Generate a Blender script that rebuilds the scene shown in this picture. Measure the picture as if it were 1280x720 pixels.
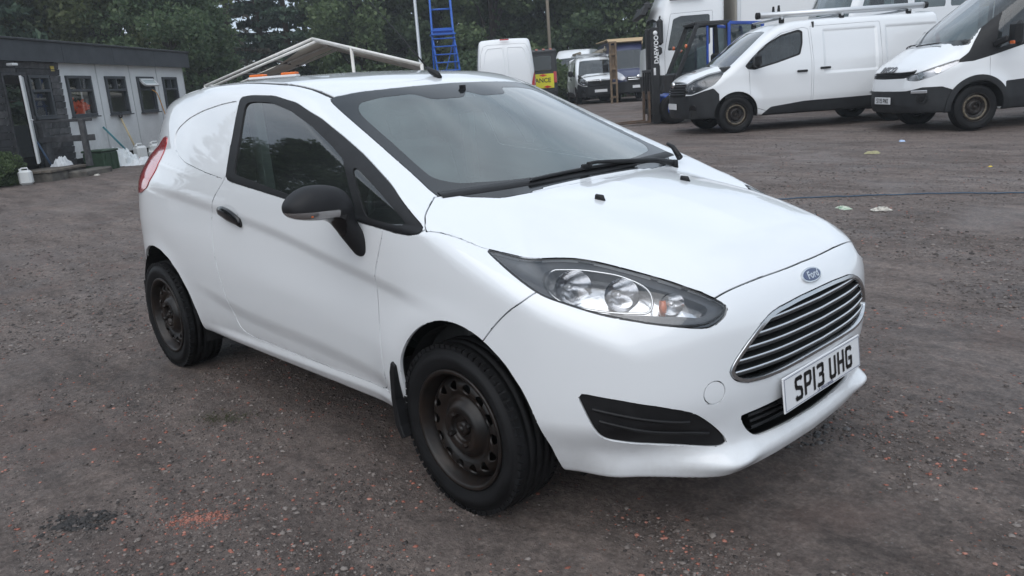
import bpy, bmesh, math, random
import numpy as np
from mathutils import Vector, Matrix
for o in list(bpy.data.objects): bpy.data.objects.remove(o, do_unlink=True)
scene = bpy.context.scene
COL = scene.collection
rng = np.random.default_rng(7)
random.seed(7)
# ---------------- camera ----------------
CAM = np.array([1.9408, -2.3406, 1.3785])
YAW, PITCH, ROLL, FOC = 2.3926, 0.2458, -0.0722, 1001.4
def cam_axes():
    cy, sy, cp, sp = math.cos(YAW), math.sin(YAW), math.cos(PITCH), math.sin(PITCH)
    f = np.array([cp*cy, cp*sy, -sp]); r = np.array([sy, -cy, 0.]); u = np.cross(r, f)
    c, s = math.cos(ROLL), math.sin(ROLL)
    return c*r + s*u, -s*r + c*u, f
_r, _u, _f = cam_axes()
cam = bpy.data.cameras.new('camera'); camo = bpy.data.objects.new('camera', cam); COL.objects.link(camo)
cam.sensor_width = 36; cam.lens = 36*FOC/1280; cam.clip_start = .05; cam.clip_end = 3000
M = Matrix(((_r[0], _u[0], -_f[0], CAM[0]), (_r[1], _u[1], -_f[1], CAM[1]), (_r[2], _u[2], -_f[2], CAM[2]), (0, 0, 0, 1)))
camo.matrix_world = M
scene.camera = camo
scene.render.resolution_x, scene.render.resolution_y = 1024, 576
# ---------------- sky: a bright overcast with thin breaks ----------------
world = bpy.data.worlds.new('World'); scene.world = world; world.use_nodes = True
nt = world.node_tree; nt.nodes.clear()
SUN_AZ, SUN_EL = math.radians(300), math.radians(50)     # azimuth measured from +X towards +Y
sky = nt.nodes.new('ShaderNodeTexSky'); sky.sky_type = 'NISHITA'; sky.sun_disc = False
sky.sun_elevation = SUN_EL; sky.sun_rotation = math.pi/2 - SUN_AZ
sky.air_density = 1.0; sky.dust_density = 2.0; sky.ozone_density = 1.0
tc = nt.nodes.new('ShaderNodeTexCoord')
mp = nt.nodes.new('ShaderNodeMapping'); mp.inputs['Scale'].default_value = (1, 1, 2.2)
nz = nt.nodes.new('ShaderNodeTexNoise'); nz.inputs['Scale'].default_value = 2.6; nz.inputs['Detail'].default_value = 7; nz.inputs['Roughness'].default_value = .55
nz.inputs['Distortion'].default_value = .4
rp = nt.nodes.new('ShaderNodeValToRGB')
rp.color_ramp.elements[0].position = .34; rp.color_ramp.elements[0].color = (4.25, 5.15, 6.25, 1)
rp.color_ramp.elements[1].position = .66; rp.color_ramp.elements[1].color = (8.6, 9.4, 10.35, 1)
mix = nt.nodes.new('ShaderNodeMix'); mix.data_type = 'RGBA'; mix.inputs[0].default_value = .84
bg = nt.nodes.new('ShaderNodeBackground'); bg.inputs['Strength'].default_value = .105
out = nt.nodes.new('ShaderNodeOutputWorld')
nt.links.new(tc.outputs['Generated'], mp.inputs['Vector']); nt.links.new(mp.outputs[0], nz.inputs['Vector'])
nt.links.new(nz.outputs['Fac'], rp.inputs[0])
nt.links.new(sky.outputs[0], mix.inputs[6]); nt.links.new(rp.outputs[0], mix.inputs[7])
nt.links.new(mix.outputs[2], bg.inputs['Color']); nt.links.new(bg.outputs[0], out.inputs['Surface'])
sun = bpy.data.lights.new('sun', 'SUN'); sun.energy = 1.15; sun.angle = math.radians(70); sun.color = (1, .98, .96)
suno = bpy.data.objects.new('sun', sun); COL.objects.link(suno)
sd = Vector((math.cos(SUN_EL)*math.cos(SUN_AZ), math.cos(SUN_EL)*math.sin(SUN_AZ), math.sin(SUN_EL)))
suno.rotation_euler = sd.to_track_quat('Z', 'Y').to_euler(); suno.location = (0, 0, 30)
vs = scene.view_settings; vs.view_transform = 'Standard'; vs.look = 'None'; vs.exposure = 0.47; vs.gamma = 1; vs.use_curve_mapping = False
# ---------------- the yard's own frame: D metres away from the camera, R metres to its right ----------------
FW = np.array([math.cos(YAW), math.sin(YAW)]); RT = np.array([math.sin(YAW), -math.cos(YAW)])
def ground_z(x, y):
    x = np.asarray(x, float); y = np.asarray(y, float)
    dx, dy = x - CAM[0], y - CAM[1]
    D = dx*FW[0] + dy*FW[1]; R = dx*RT[0] + dy*RT[1]
    b = R/np.maximum(np.sqrt(D*D + R*R), 1.0)
    t = np.clip((b + .40)/.5, 0, 1); t = t*t*(3-2*t)
    d = np.maximum(D - 5.0, 0)
    return (.32 + .18*t)*(1 - np.exp(-d*d/(d + 1.5)/14.0))
def yard(D, R, dz=0.):
    p = CAM[:2] + D*FW + R*RT
    return (float(p[0]), float(p[1]), float(ground_z(p[0], p[1])) + dz)
HEAD_LEFT = math.atan2(-RT[1], -RT[0])     # heading of things that point to the left of the view
HEAD_AWAY = YAW
# ---------------- materials ----------------
MATS = {}
def srgb(h):
    h = h.lstrip('#'); c = [int(h[i:i+2], 16)/255 for i in (0, 2, 4)]
    return tuple(v/12.92 if v <= .04045 else ((v+.055)/1.055)**2.4 for v in c)
def mat(name, col, rough=.5, metal=0., spec=.5, coat=0., coat_r=.05, var=0., vscale=8., bump=0., bscale=40., rvar=0., dirt=None, trans=0., alpha=1., emit=None, vcol2=None, bdist=.01):
    if name in MATS: return MATS[name]
    m = bpy.data.materials.new(name); m.use_nodes = True; t = m.node_tree; b = t.nodes['Principled BSDF']
    b.inputs['Base Color'].default_value = (*col, 1); b.inputs['Roughness'].default_value = rough; b.inputs['Metallic'].default_value = metal
    b.inputs['Specular IOR Level'].default_value = spec; b.inputs['Coat Weight'].default_value = coat; b.inputs['Coat Roughness'].default_value = coat_r
    b.inputs['Transmission Weight'].default_value = trans
    if emit: b.inputs['Emission Color'].default_value = (*emit[0], 1); b.inputs['Emission Strength'].default_value = emit[1]
    L = t.links.new
    tcn = t.nodes.new('ShaderNodeTexCoord')
    if var > 0 or vcol2:
        n = t.nodes.new('ShaderNodeTexNoise'); n.inputs['Scale'].default_value = vscale; n.inputs['Detail'].default_value = 6; n.inputs['Roughness'].default_value = .6
        L(tcn.outputs['Object'], n.inputs['Vector'])
        c2 = vcol2 or tuple(max(0, c*(1-var)) for c in col); c1 = col if vcol2 else tuple(min(1, c*(1+var)) for c in col)
        r = t.nodes.new('ShaderNodeValToRGB'); r.color_ramp.elements[0].position = .35; r.color_ramp.elements[1].position = .65
        r.color_ramp.elements[0].color = (*c2, 1); r.color_ramp.elements[1].color = (*c1, 1)
        L(n.outputs['Fac'], r.inputs[0]); L(r.outputs[0], b.inputs['Base Color'])
        if rvar:
            mr = t.nodes.new('ShaderNodeMapRange'); mr.inputs['To Min'].default_value = max(0, rough-rvar); mr.inputs['To Max'].default_value = min(1, rough+rvar)
            L(n.outputs['Fac'], mr.inputs['Value']); L(mr.outputs[0], b.inputs['Roughness'])
    if dirt:      # (colour, height below which road dirt gathers, amount)
        geo = t.nodes.new('ShaderNodeNewGeometry'); sp = t.nodes.new('ShaderNodeSeparateXYZ'); L(tcn.outputs['Object'], sp.inputs[0])
        n = t.nodes.new('ShaderNodeTexNoise'); n.inputs['Scale'].default_value = 14; n.inputs['Detail'].default_value = 8; n.inputs['Roughness'].default_value = .75
        L(tcn.outputs['Object'], n.inputs['Vector'])
        mr = t.nodes.new('ShaderNodeMapRange'); mr.inputs['From Min'].default_value = dirt[1]; mr.inputs['From Max'].default_value = dirt[1]*.3; mr.inputs['To Max'].default_value = 1.0
        L(sp.outputs['Z'], mr.inputs['Value'])
        mu = t.nodes.new('ShaderNodeMath'); mu.operation = 'MULTIPLY'; L(mr.outputs[0], mu.inputs[0])
        m2 = t.nodes.new('ShaderNodeMapRange'); m2.inputs['From Min'].default_value = .42; m2.inputs['From Max'].default_value = .75; m2.inputs['To Min'].default_value = .05; m2.inputs['To Max'].default_value = dirt[2]
        L(n.outputs['Fac'], m2.inputs['Value']); L(m2.outputs[0], mu.inputs[1])
        mx = t.nodes.new('ShaderNodeMix'); mx.data_type = 'RGBA'; L(mu.outputs[0], mx.inputs[0])
        src = b.inputs['Base Color'].links[0].from_socket if b.inputs['Base Color'].links else None
        if src: L(src, mx.inputs[6])
        else: mx.inputs[6].default_value = (*col, 1)
        mx.inputs[7].default_value = (*dirt[0], 1); L(mx.outputs[2], b.inputs['Base Color'])
    if bump > 0:
        n = t.nodes.new('ShaderNodeTexNoise'); n.inputs['Scale'].default_value = bscale; n.inputs['Detail'].default_value = 5
        L(tcn.outputs['Object'], n.inputs['Vector'])
        bp = t.nodes.new('ShaderNodeBump'); bp.inputs['Strength'].default_value = bump; bp.inputs['Distance'].default_value = bdist
        L(n.outputs['Fac'], bp.inputs['Height']); L(bp.outputs[0], b.inputs['Normal'])
    MATS[name] = m; return m
def glass_mat(name, tint, dens, rough=.02, ior=1.5, film=0., filmcol=(.5, .55, .55)):
    """thin pane: clear with tint, mirror reflection by fresnel; film = tinted diffuse layer with fine dots"""
    if name in MATS: return MATS[name]
    m = bpy.data.materials.new(name); m.use_nodes = True; t = m.node_tree; t.nodes.clear(); L = t.links.new
    o = t.nodes.new('ShaderNodeOutputMaterial'); tr = t.nodes.new('ShaderNodeBsdfTransparent'); tr.inputs[0].default_value = (*[c*dens for c in tint], 1)
    gl = t.nodes.new('ShaderNodeBsdfGlossy'); gl.inputs['Roughness'].default_value = rough; gl.inputs[0].default_value = (1, 1, 1, 1)
    fr = t.nodes.new('ShaderNodeFresnel'); fr.inputs[0].default_value = ior
    ad = t.nodes.new('ShaderNodeMath'); ad.operation = 'MULTIPLY'; ad.inputs[1].default_value = 1.6; ad.use_clamp = True; L(fr.outputs[0], ad.inputs[0])
    mx = t.nodes.new('ShaderNodeMixShader'); L(ad.outputs[0], mx.inputs[0]); L(gl.outputs[0], mx.inputs[2])
    if film > 0:
        df = t.nodes.new('ShaderNodeBsdfDiffuse'); df.inputs[0].default_value = (*filmcol, 1)
        tcn = t.nodes.new('ShaderNodeTexCoord'); n = t.nodes.new('ShaderNodeTexNoise'); n.inputs['Scale'].default_value = 4; n.inputs['Detail'].default_value = 8
        n2 = t.nodes.new('ShaderNodeTexVoronoi'); n2.inputs['Scale'].default_value = 120
        L(tcn.outputs['Object'], n.inputs['Vector']); L(tcn.outputs['Object'], n2.inputs['Vector'])
        mr = t.nodes.new('ShaderNodeMapRange'); mr.inputs['From Min'].default_value = .3; mr.inputs['From Max'].default_value = .7
        mr.inputs['To Min'].default_value = film*.6; mr.inputs['To Max'].default_value = film*1.3; L(n.outputs['Fac'], mr.inputs['Value'])
        dr = t.nodes.new('ShaderNodeMapRange'); dr.inputs['From Min'].default_value = .16; dr.inputs['From Max'].default_value = .10; dr.inputs['To Max'].default_value = .22; L(n2.outputs['Distance'], dr.inputs['Value'])
        am = t.nodes.new('ShaderNodeMath'); am.operation = 'ADD'; am.use_clamp = True; L(mr.outputs[0], am.inputs[0]); L(dr.outputs[0], am.inputs[1])
        m2 = t.nodes.new('ShaderNodeMixShader'); L(am.outputs[0], m2.inputs[0]); L(tr.outputs[0], m2.inputs[1]); L(df.outputs[0], m2.inputs[2])
        L(m2.outputs[0], mx.inputs[1])
    else: L(tr.outputs[0], mx.inputs[1])
    L(mx.outputs[0], o.inputs[0]); MATS[name] = m; return m

# ---------------- scene helpers ----------------
def tag(o, label=None, cat=None, group=None, kind=None):
    if label: o['label'] = label
    if cat: o['category'] = cat
    if group: o['group'] = group
    if kind: o['kind'] = kind
    return o
def empty(name, loc=(0, 0, 0), rz=0., label=None, cat=None, group=None):
    o = bpy.data.objects.new(name, None); COL.objects.link(o); o.location = loc; o.rotation_euler = (0, 0, rz); o.empty_display_size = .2
    return tag(o, label, cat, group)
def mesh_obj(name, V, F, material, parent=None, smooth=False, normals=None):
    me = bpy.data.meshes.new(name)
    me.from_pydata(np.asarray(V, float).tolist(), [], [[int(i) for i in f] for f in F]); me.update()
    if material: me.materials.append(material)
    if smooth or normals is not None: me.polygons.foreach_set('use_smooth', [True]*len(me.polygons))
    if normals is not None: me.normals_split_custom_set_from_vertices(np.asarray(normals, float).tolist())
    o = bpy.data.objects.new(name, me); COL.objects.link(o)
    if parent: o.parent = parent
    return o
def copy_tree(o, parent=None):
    c = o.copy(); COL.objects.link(c)
    if parent is not None: c.parent = parent
    for ch in list(o.children): copy_tree(ch, c)
    return c
class MB:
    """collects simple shapes into one mesh"""
    def __init__(s): s.V = []; s.F = []; s.S = []
    def add(s, V, F, smooth=False):
        n = len(s.V); s.V += [tuple(v) for v in V]; s.F += [tuple(i+n for i in f) for f in F]; s.S += [smooth]*len(F); return s
    def box(s, c, d, rot=None, bev=0.):
        """centre c, full sizes d, optional 3x3 rotation, chamfered edges"""
        hx, hy, hz = d[0]/2, d[1]/2, d[2]/2; b = min(bev, hx*.9, hy*.9, hz*.9)
        V = []; F = []
        if b <= 0:
            V = [(x, y, z) for x in (-hx, hx) for y in (-hy, hy) for z in (-hz, hz)]
            F = [(0, 1, 3, 2), (4, 6, 7, 5), (0, 4, 5, 1), (2, 3, 7, 6), (0, 2, 6, 4), (1, 5, 7, 3)]
        else:
            idx = {}
            for sx in (-1, 1):
                for sy in (-1, 1):
                    for sz in (-1, 1):
                        for a in range(3):
                            p = [sx*(hx-b), sy*(hy-b), sz*(hz-b)]; p[a] = (sx, sy, sz)[a]*(hx, hy, hz)[a]
                            idx[(sx, sy, sz, a)] = len(V); V.append(tuple(p))
            def q(*ks): F.append(tuple(idx[k] for k in ks))
            for sx in (-1, 1):
                f = [(sx, -1, -1, 0), (sx, 1, -1, 0), (sx, 1, 1, 0), (sx, -1, 1, 0)]; q(*(f if sx > 0 else f[::-1]))
                f = [(-1, sx, -1, 1), (-1, sx, 1, 1), (1, sx, 1, 1), (1, sx, -1, 1)]; q(*(f if sx > 0 else f[::-1]))
                f = [(-1, -1, sx, 2), (1, -1, sx, 2), (1, 1, sx, 2), (-1, 1, sx, 2)]; q(*(f if sx > 0 else f[::-1]))
            for a in (-1, 1):
                for c2 in (-1, 1):
                    f = [(a, c2, -1, 0), (a, c2, -1, 1), (a, c2, 1, 1), (a, c2, 1, 0)]; q(*(f if a*c2 > 0 else f[::-1]))
                    f = [(a, -1, c2, 0), (a, 1, c2, 0), (a, 1, c2, 2), (a, -1, c2, 2)]; q(*(f if a*c2 > 0 else f[::-1]))
                    f = [(-1, a, c2, 1), (-1, a, c2, 2), (1, a, c2, 2), (1, a, c2, 1)]; q(*(f if a*c2 > 0 else f[::-1]))
            for sx in (-1, 1):
                for sy in (-1, 1):
                    for sz in (-1, 1):
                        f = [(sx, sy, sz, 0), (sx, sy, sz, 1), (sx, sy, sz, 2)]; q(*(f if sx*sy*sz > 0 else f[::-1]))
        V = np.array(V, float)
        if rot is not None: V = V @ np.array(rot, float).T
        return s.add(V + np.array(c, float), F)
    def tube(s, pts, r, n=8, cap=True, smooth=True):
        pts = [np.array(p, float) for p in pts]; rs = r if hasattr(r, '__len__') else [r]*len(pts)
        V = []; F = []; up = None
        for i, p in enumerate(pts):
            d = pts[min(i+1, len(pts)-1)] - pts[max(i-1, 0)]; d /= np.linalg.norm(d)+1e-12
            if up is None:
                up = np.array([0, 0, 1.]) if abs(d[2]) < .9 else np.array([1., 0, 0])
            a = np.cross(d, up); a /= np.linalg.norm(a)+1e-12; b = np.cross(a, d); up = b
            for k in range(n):
                t = 2*math.pi*k/n; V.append(p + rs[i]*(math.cos(t)*a + math.sin(t)*b))
        for i in range(len(pts)-1):
            for k in range(n):
                F.append((i*n+k, i*n+(k+1) % n, (i+1)*n+(k+1) % n, (i+1)*n+k))
        s.add(V, F, smooth)
        if cap:
            m = len(s.V) - len(V); s.F += [tuple(m+k for k in range(n))[::-1], tuple(m+(len(pts)-1)*n+k for k in range(n))]; s.S += [False, False]
        return s
    def bar(s, a, b, w, h, bev=0., up=(0, 0, 1)):
        """rectangular bar from a to b, w wide, h tall"""
        a = np.array(a, float); b = np.array(b, float); d = b-a; L = np.linalg.norm(d); d = d/L
        u = np.array(up, float)
        if abs(d@u) > .95: u = np.array([1., 0, 0])
        y = np.cross(u, d); y /= np.linalg.norm(y); z = np.cross(d, y)
        return s.box((a+b)/2, (L, w, h), np.stack([d, y, z], 1), bev)
    def lathe(s, prof, n=32, axis='y', c=(0, 0, 0), smooth=True, closed=False):
        """profile [(r,t)] round an axis"""
        V = []; F = []; m = len(prof)
        for k in range(n):
            a = 2*math.pi*k/n
            for r, t in prof:
                if axis == 'y': V.append((c[0]+r*math.cos(a), c[1]+t, c[2]+r*math.sin(a)))
                elif axis == 'z': V.append((c[0]+r*math.cos(a), c[1]+r*math.sin(a), c[2]+t))
                else: V.append((c[0]+t, c[1]+r*math.cos(a), c[2]+r*math.sin(a)))
        for k in range(n):
            k2 = (k+1) % n
            for j in range(m-1 if not closed else m):
                j2 = (j+1) % m
                q = (k*m+j, k*m+j2, k2*m+j2, k2*m+j)
                F.append(q)
        return s.add(V, F, smooth)
    def prism(s, poly, t0, t1, axis='y', bev=0.):
        """extrude a 2-D outline along an axis: 'y' takes (x,z), 'x' takes (y,z), 'z' takes (x,y)"""
        n = len(poly)
        A = sum(poly[i][0]*poly[(i+1) % n][1] - poly[(i+1) % n][0]*poly[i][1] for i in range(n))
        if A < 0: poly = poly[::-1]
        mk = {'y': lambda p, t: (p[0], t, p[1]), 'x': lambda p, t: (t, p[0], p[1]), 'z': lambda p, t: (p[0], p[1], t)}[axis]
        V = [mk(p, t0) for p in poly] + [mk(p, t1) for p in poly]
        F = [tuple(range(n)), tuple(range(2*n-1, n-1, -1))] + [(i+n, (i+1) % n+n, (i+1) % n, i) for i in range(n)]
        if axis == 'y': pass
        else: F = [f[::-1] for f in F]
        return s.add(V, F)
    def build(s, name, material, parent=None, loc=None, bevel=0., seg=2):
        me = bpy.data.meshes.new(name); me.from_pydata([tuple(map(float, v)) for v in s.V], [], s.F); me.update()
        me.polygons.foreach_set('use_smooth', s.S)
        if material: me.materials.append(material)
        o = bpy.data.objects.new(name, me); COL.objects.link(o)
        if parent is not None: o.parent = parent
        if loc is not None: o.location = loc
        if bevel > 0:
            b = o.modifiers.new('b', 'BEVEL'); b.width = bevel; b.segments = seg; b.limit_method = 'ANGLE'; b.angle_limit = math.radians(40)
        return o
def fix_normals(o):
    bm = bmesh.new(); bm.from_mesh(o.data); bmesh.ops.recalc_face_normals(bm, faces=bm.faces); bm.to_mesh(o.data); bm.free(); return o

# ---------------- 2-D outlines ----------------
def chaikin(P, n=2, closed=True):
    P = np.array(P, float)
    if closed:       # long edges keep straight: only the corners are rounded
        out_ = []
        for a, b in zip(P, np.roll(P, -1, 0)):
            k = max(1, int(np.linalg.norm(b-a)/.05)); out_ += [a + (b-a)*i/k for i in range(k)]
        P = np.array(out_)
    for _ in range(n):
        Q = np.roll(P, -1, 0) if closed else P[1:]; A = P if closed else P[:-1]
        R = np.stack([.75*A+.25*Q, .25*A+.75*Q], 1).reshape(-1, P.shape[1])
        P = R if closed else np.concatenate([P[:1], R, P[-1:]])
    return P
def poly_sdf(poly, q):
    """signed distance of points q (n,2) to a closed polygon, negative inside"""
    A = np.array(poly, float); B = np.roll(A, -1, 0); d = np.full(len(q), 1e9); s = np.zeros(len(q), bool)
    for a, b in zip(A, B):
        e = b-a; w = q-a; t = np.clip((w@e)/max(e@e, 1e-12), 0, 1); r = w - t[:, None]*e
        d = np.minimum(d, (r*r).sum(1))
        c = (a[1] > q[:, 1]) != (b[1] > q[:, 1])
        if c.any():
            xi = a[0] + (q[:, 1]-a[1])*(b[0]-a[0])/(b[1]-a[1] if b[1] != a[1] else 1e-9)
            s ^= c & (q[:, 0] < xi)
    return np.where(s, -1, 1)*np.sqrt(d)

# ---------------- a surface cut into panels ----------------
class Surf:
    W = 10
    def __init__(s, P, Q, N):
        s.P = P.copy(); s.N = N.copy(); s.F = np.concatenate([Q, np.repeat(Q[:, -1:], s.W-Q.shape[1], 1)], 1); s.L = np.full(len(Q), Q.shape[1]); s.T = np.zeros(len(Q), np.int16)
        s.names = ['']
    def tid(s, n):
        if n not in s.names: s.names.append(n)
        return s.names.index(n)
    def absP(s): return np.abs(s.P*[0, 1, 0]) + s.P*[1, 0, 1]
    def clip(s, d, new, src=('',)):
        """faces of the tags src that lie where d<0 become tag new; faces that straddle are split along d=0"""
        d = np.where(np.abs(d) < 2e-4, 2e-4*np.where(d < 0, -1, 1), d)
        ids = [s.tid(a) for a in src]; nid = s.tid(new)
        sel = np.isin(s.T, ids); fd = d[s.F]; mx = fd.max(1); mn = fd.min(1)
        s.T[sel & (mx < 0)] = nid
        cut = np.where(sel & (mx > 0) & (mn < 0))[0]
        if len(cut) == 0: return
        P = []; N = []; n0 = len(s.P); cache = {}; nf = []; nl = []; ntag = []
        def mid(i, j):
            k = (i, j) if i < j else (j, i)
            if k not in cache:
                t = d[k[0]]/(d[k[0]]-d[k[1]]); P.append(s.P[k[0]]*(1-t)+s.P[k[1]]*t)
                n = s.N[k[0]]*(1-t)+s.N[k[1]]*t; N.append(n/np.linalg.norm(n)); cache[k] = n0+len(P)-1
            return cache[k]
        for f in cut:
            v = s.F[f, :s.L[f]]; ins = []; outs = []
            for a in range(len(v)):
                i, j = v[a], v[(a+1) % len(v)]
                (ins if d[i] < 0 else outs).append(i)
                if (d[i] < 0) != (d[j] < 0):
                    m = mid(i, j); ins.append(m); outs.append(m)
            for lst, tg in ((ins, nid), (outs, s.T[f])):
                if 3 <= len(lst) <= s.W:
                    nf.append(lst + [lst[-1]]*(s.W-len(lst))); nl.append(len(lst)); ntag.append(tg)
        keep = np.ones(len(s.F), bool); keep[cut] = False
        s.P = np.concatenate([s.P, np.array(P)]); s.N = np.concatenate([s.N, np.array(N)])
        s.F = np.concatenate([s.F[keep], np.array(nf)]); s.L = np.concatenate([s.L[keep], nl]); s.T = np.concatenate([s.T[keep], np.array(ntag, np.int16)])
    def cut2d(s, poly, plane, new, src=('',), cond=None, grow=0.):
        A = s.absP()
        if isinstance(plane, str): q = A[:, ['xyz'.index(c) for c in plane]]; off = np.full(len(A), -1.)
        else: o, e1, e2, lim = plane; w = A-o; q = np.stack([w@e1, w@e2], 1); off = np.abs(w@np.cross(e1, e2)) - lim
        ok = np.ones(len(A), bool) if cond is None else cond(A, s.N)
        ok &= off < 0
        lo, hi = np.min(poly, 0)-.05, np.max(poly, 0)+.05
        box = ok & (q > lo).all(1) & (q < hi).all(1)
        d = np.full(len(A), 1.); d[box] = poly_sdf(poly, q[box]) - grow
        s.clip(d, new, src)
    def part(s, tags, side=0):
        ids = [s.tid(a) for a in tags]; sel = np.isin(s.T, ids)
        if side:
            c = s.P[s.F, 1].mean(1); sel &= (c*side > 0)
        return np.where(sel)[0]
    def make(s, name, tags, material, parent, side=0, gap=0., flange=0., offset=0., thick=0.):
        fs = s.part(tags, side)
        if len(fs) == 0: print('EMPTY PART', name, tags); return None
        used, inv = np.unique(s.F[fs], return_inverse=True); G = inv.reshape(len(fs), s.W)
        V = s.P[used].copy(); N = s.N[used].copy()
        Gl = G.tolist(); Ll = s.L[fs].tolist()
        faces = [g[:n] for g, n in zip(Gl, Ll)]
        faces = [f if len(set(f)) == len(f) else list(dict.fromkeys(f)) for f in faces]; faces = [f for f in faces if len(f) >= 3]
        if gap or flange or thick:
            ec = {}
            for f in faces:
                for a in range(len(f)):
                    i, j = f[a], f[(a+1) % len(f)]; k = (min(i, j), max(i, j)); ec.setdefault(k, []).append((i, j, f))
            be = [v[0] for v in ec.values() if len(v) == 1]
            D = np.zeros_like(V)
            for i, j, f in be:
                e = V[j]-V[i]; n = N[i]+N[j]; w = np.cross(n, e); L = np.linalg.norm(w)
                if L > 1e-9:
                    if L > 0: w /= L
                    D[i] += w; D[j] += w
            Ln = np.linalg.norm(D, axis=1); nzr = Ln > 1e-6; D[nzr] /= Ln[nzr, None]
            sym = (np.abs(V[:, 1]) < 1e-6); D[sym, 1] = 0
            V += gap*D
        if offset: V = V - offset*N
        nV = len(V); Vn = []; Nn = []
        fl = flange or thick
        if fl:
            mp_in = {}; mp_top = {}
            for i, j, f in be:
                for k in (i, j):
                    if k not in mp_in:
                        mp_top[k] = nV+len(Vn); Vn.append(V[k]); Nn.append(-D[k] + .5*N[k])
                        mp_in[k] = nV+len(Vn); Vn.append(V[k] - fl*N[k]); Nn.append(-D[k])
                faces.append([mp_top[j], mp_top[i], mp_in[i], mp_in[j]])
        if Vn: V = np.concatenate([V, np.array(Vn)]); N = np.concatenate([N, np.array(Nn)])
        return mesh_obj(name, V, faces, material, parent, True, N)
def plane_of(pts):
    p = np.array(pts, float); c = p.mean(0); u, sv, vt = np.linalg.svd(p-c)
    return c, vt[0], vt[1]
def on_plane(pts, pl): w = np.array(pts, float)-pl[0]; return np.stack([w@pl[1], w@pl[2]], 1)
# ---------- implicit surfaces -> meshes ----------
def lut(pts, n=3000, smooth=0.0):
    """smooth (pchip) curve through pts [(t,v)...] as a fast lookup"""
    pts = sorted(pts); x = np.array([p[0] for p in pts], float); y = np.array([p[1] for p in pts], float)
    h = np.diff(x); d = np.diff(y) / h; m = np.zeros_like(y)
    m[0], m[-1] = d[0], d[-1]
    for i in range(1, len(x) - 1):
        if d[i-1] * d[i] > 0:
            w1, w2 = 2*h[i] + h[i-1], h[i] + 2*h[i-1]
            m[i] = (w1 + w2) / (w1/d[i-1] + w2/d[i])
    t = np.linspace(x[0], x[-1], n); k = np.clip(np.searchsorted(x, t) - 1, 0, len(h)-1)
    s = (t - x[k]) / h[k]
    v = (2*s**3-3*s**2+1)*y[k] + (s**3-2*s**2+s)*h[k]*m[k] + (-2*s**3+3*s**2)*y[k+1] + (s**3-s**2)*h[k]*m[k+1]
    if smooth > 0:
        w = max(1, int(smooth / (t[1]-t[0])))
        ker = np.hanning(2*w+3)[1:-1]; ker /= ker.sum()
        vp = np.concatenate([v[0] + (v[1]-v[0])*np.arange(-w, 0), v, v[-1] + (v[-1]-v[-2])*np.arange(1, w+1)])
        v = np.convolve(vp, ker, 'valid')
    e0, e1 = (v[1]-v[0])/(t[1]-t[0]), (v[-1]-v[-2])/(t[1]-t[0])
    def f(q):
        q = np.asarray(q, float)
        r = np.interp(q, t, v)
        return r + np.where(q < t[0], (q-t[0])*e0, 0) + np.where(q > t[-1], (q-t[-1])*e1, 0)
    dv = np.gradient(v, t)
    f.d = lambda q: np.interp(q, t, dv)
    return f
def smax(a, b, k):
    h = np.maximum(k - np.abs(a-b), 0) / k
    return np.maximum(a, b) + h*h*k*0.25
def smin(a, b, k): return -smax(-a, -b, k)
def sstep(a, b, t):
    s = np.clip((t-a)/(b-a), 0, 1); return s*s*(3-2*s)

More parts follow.
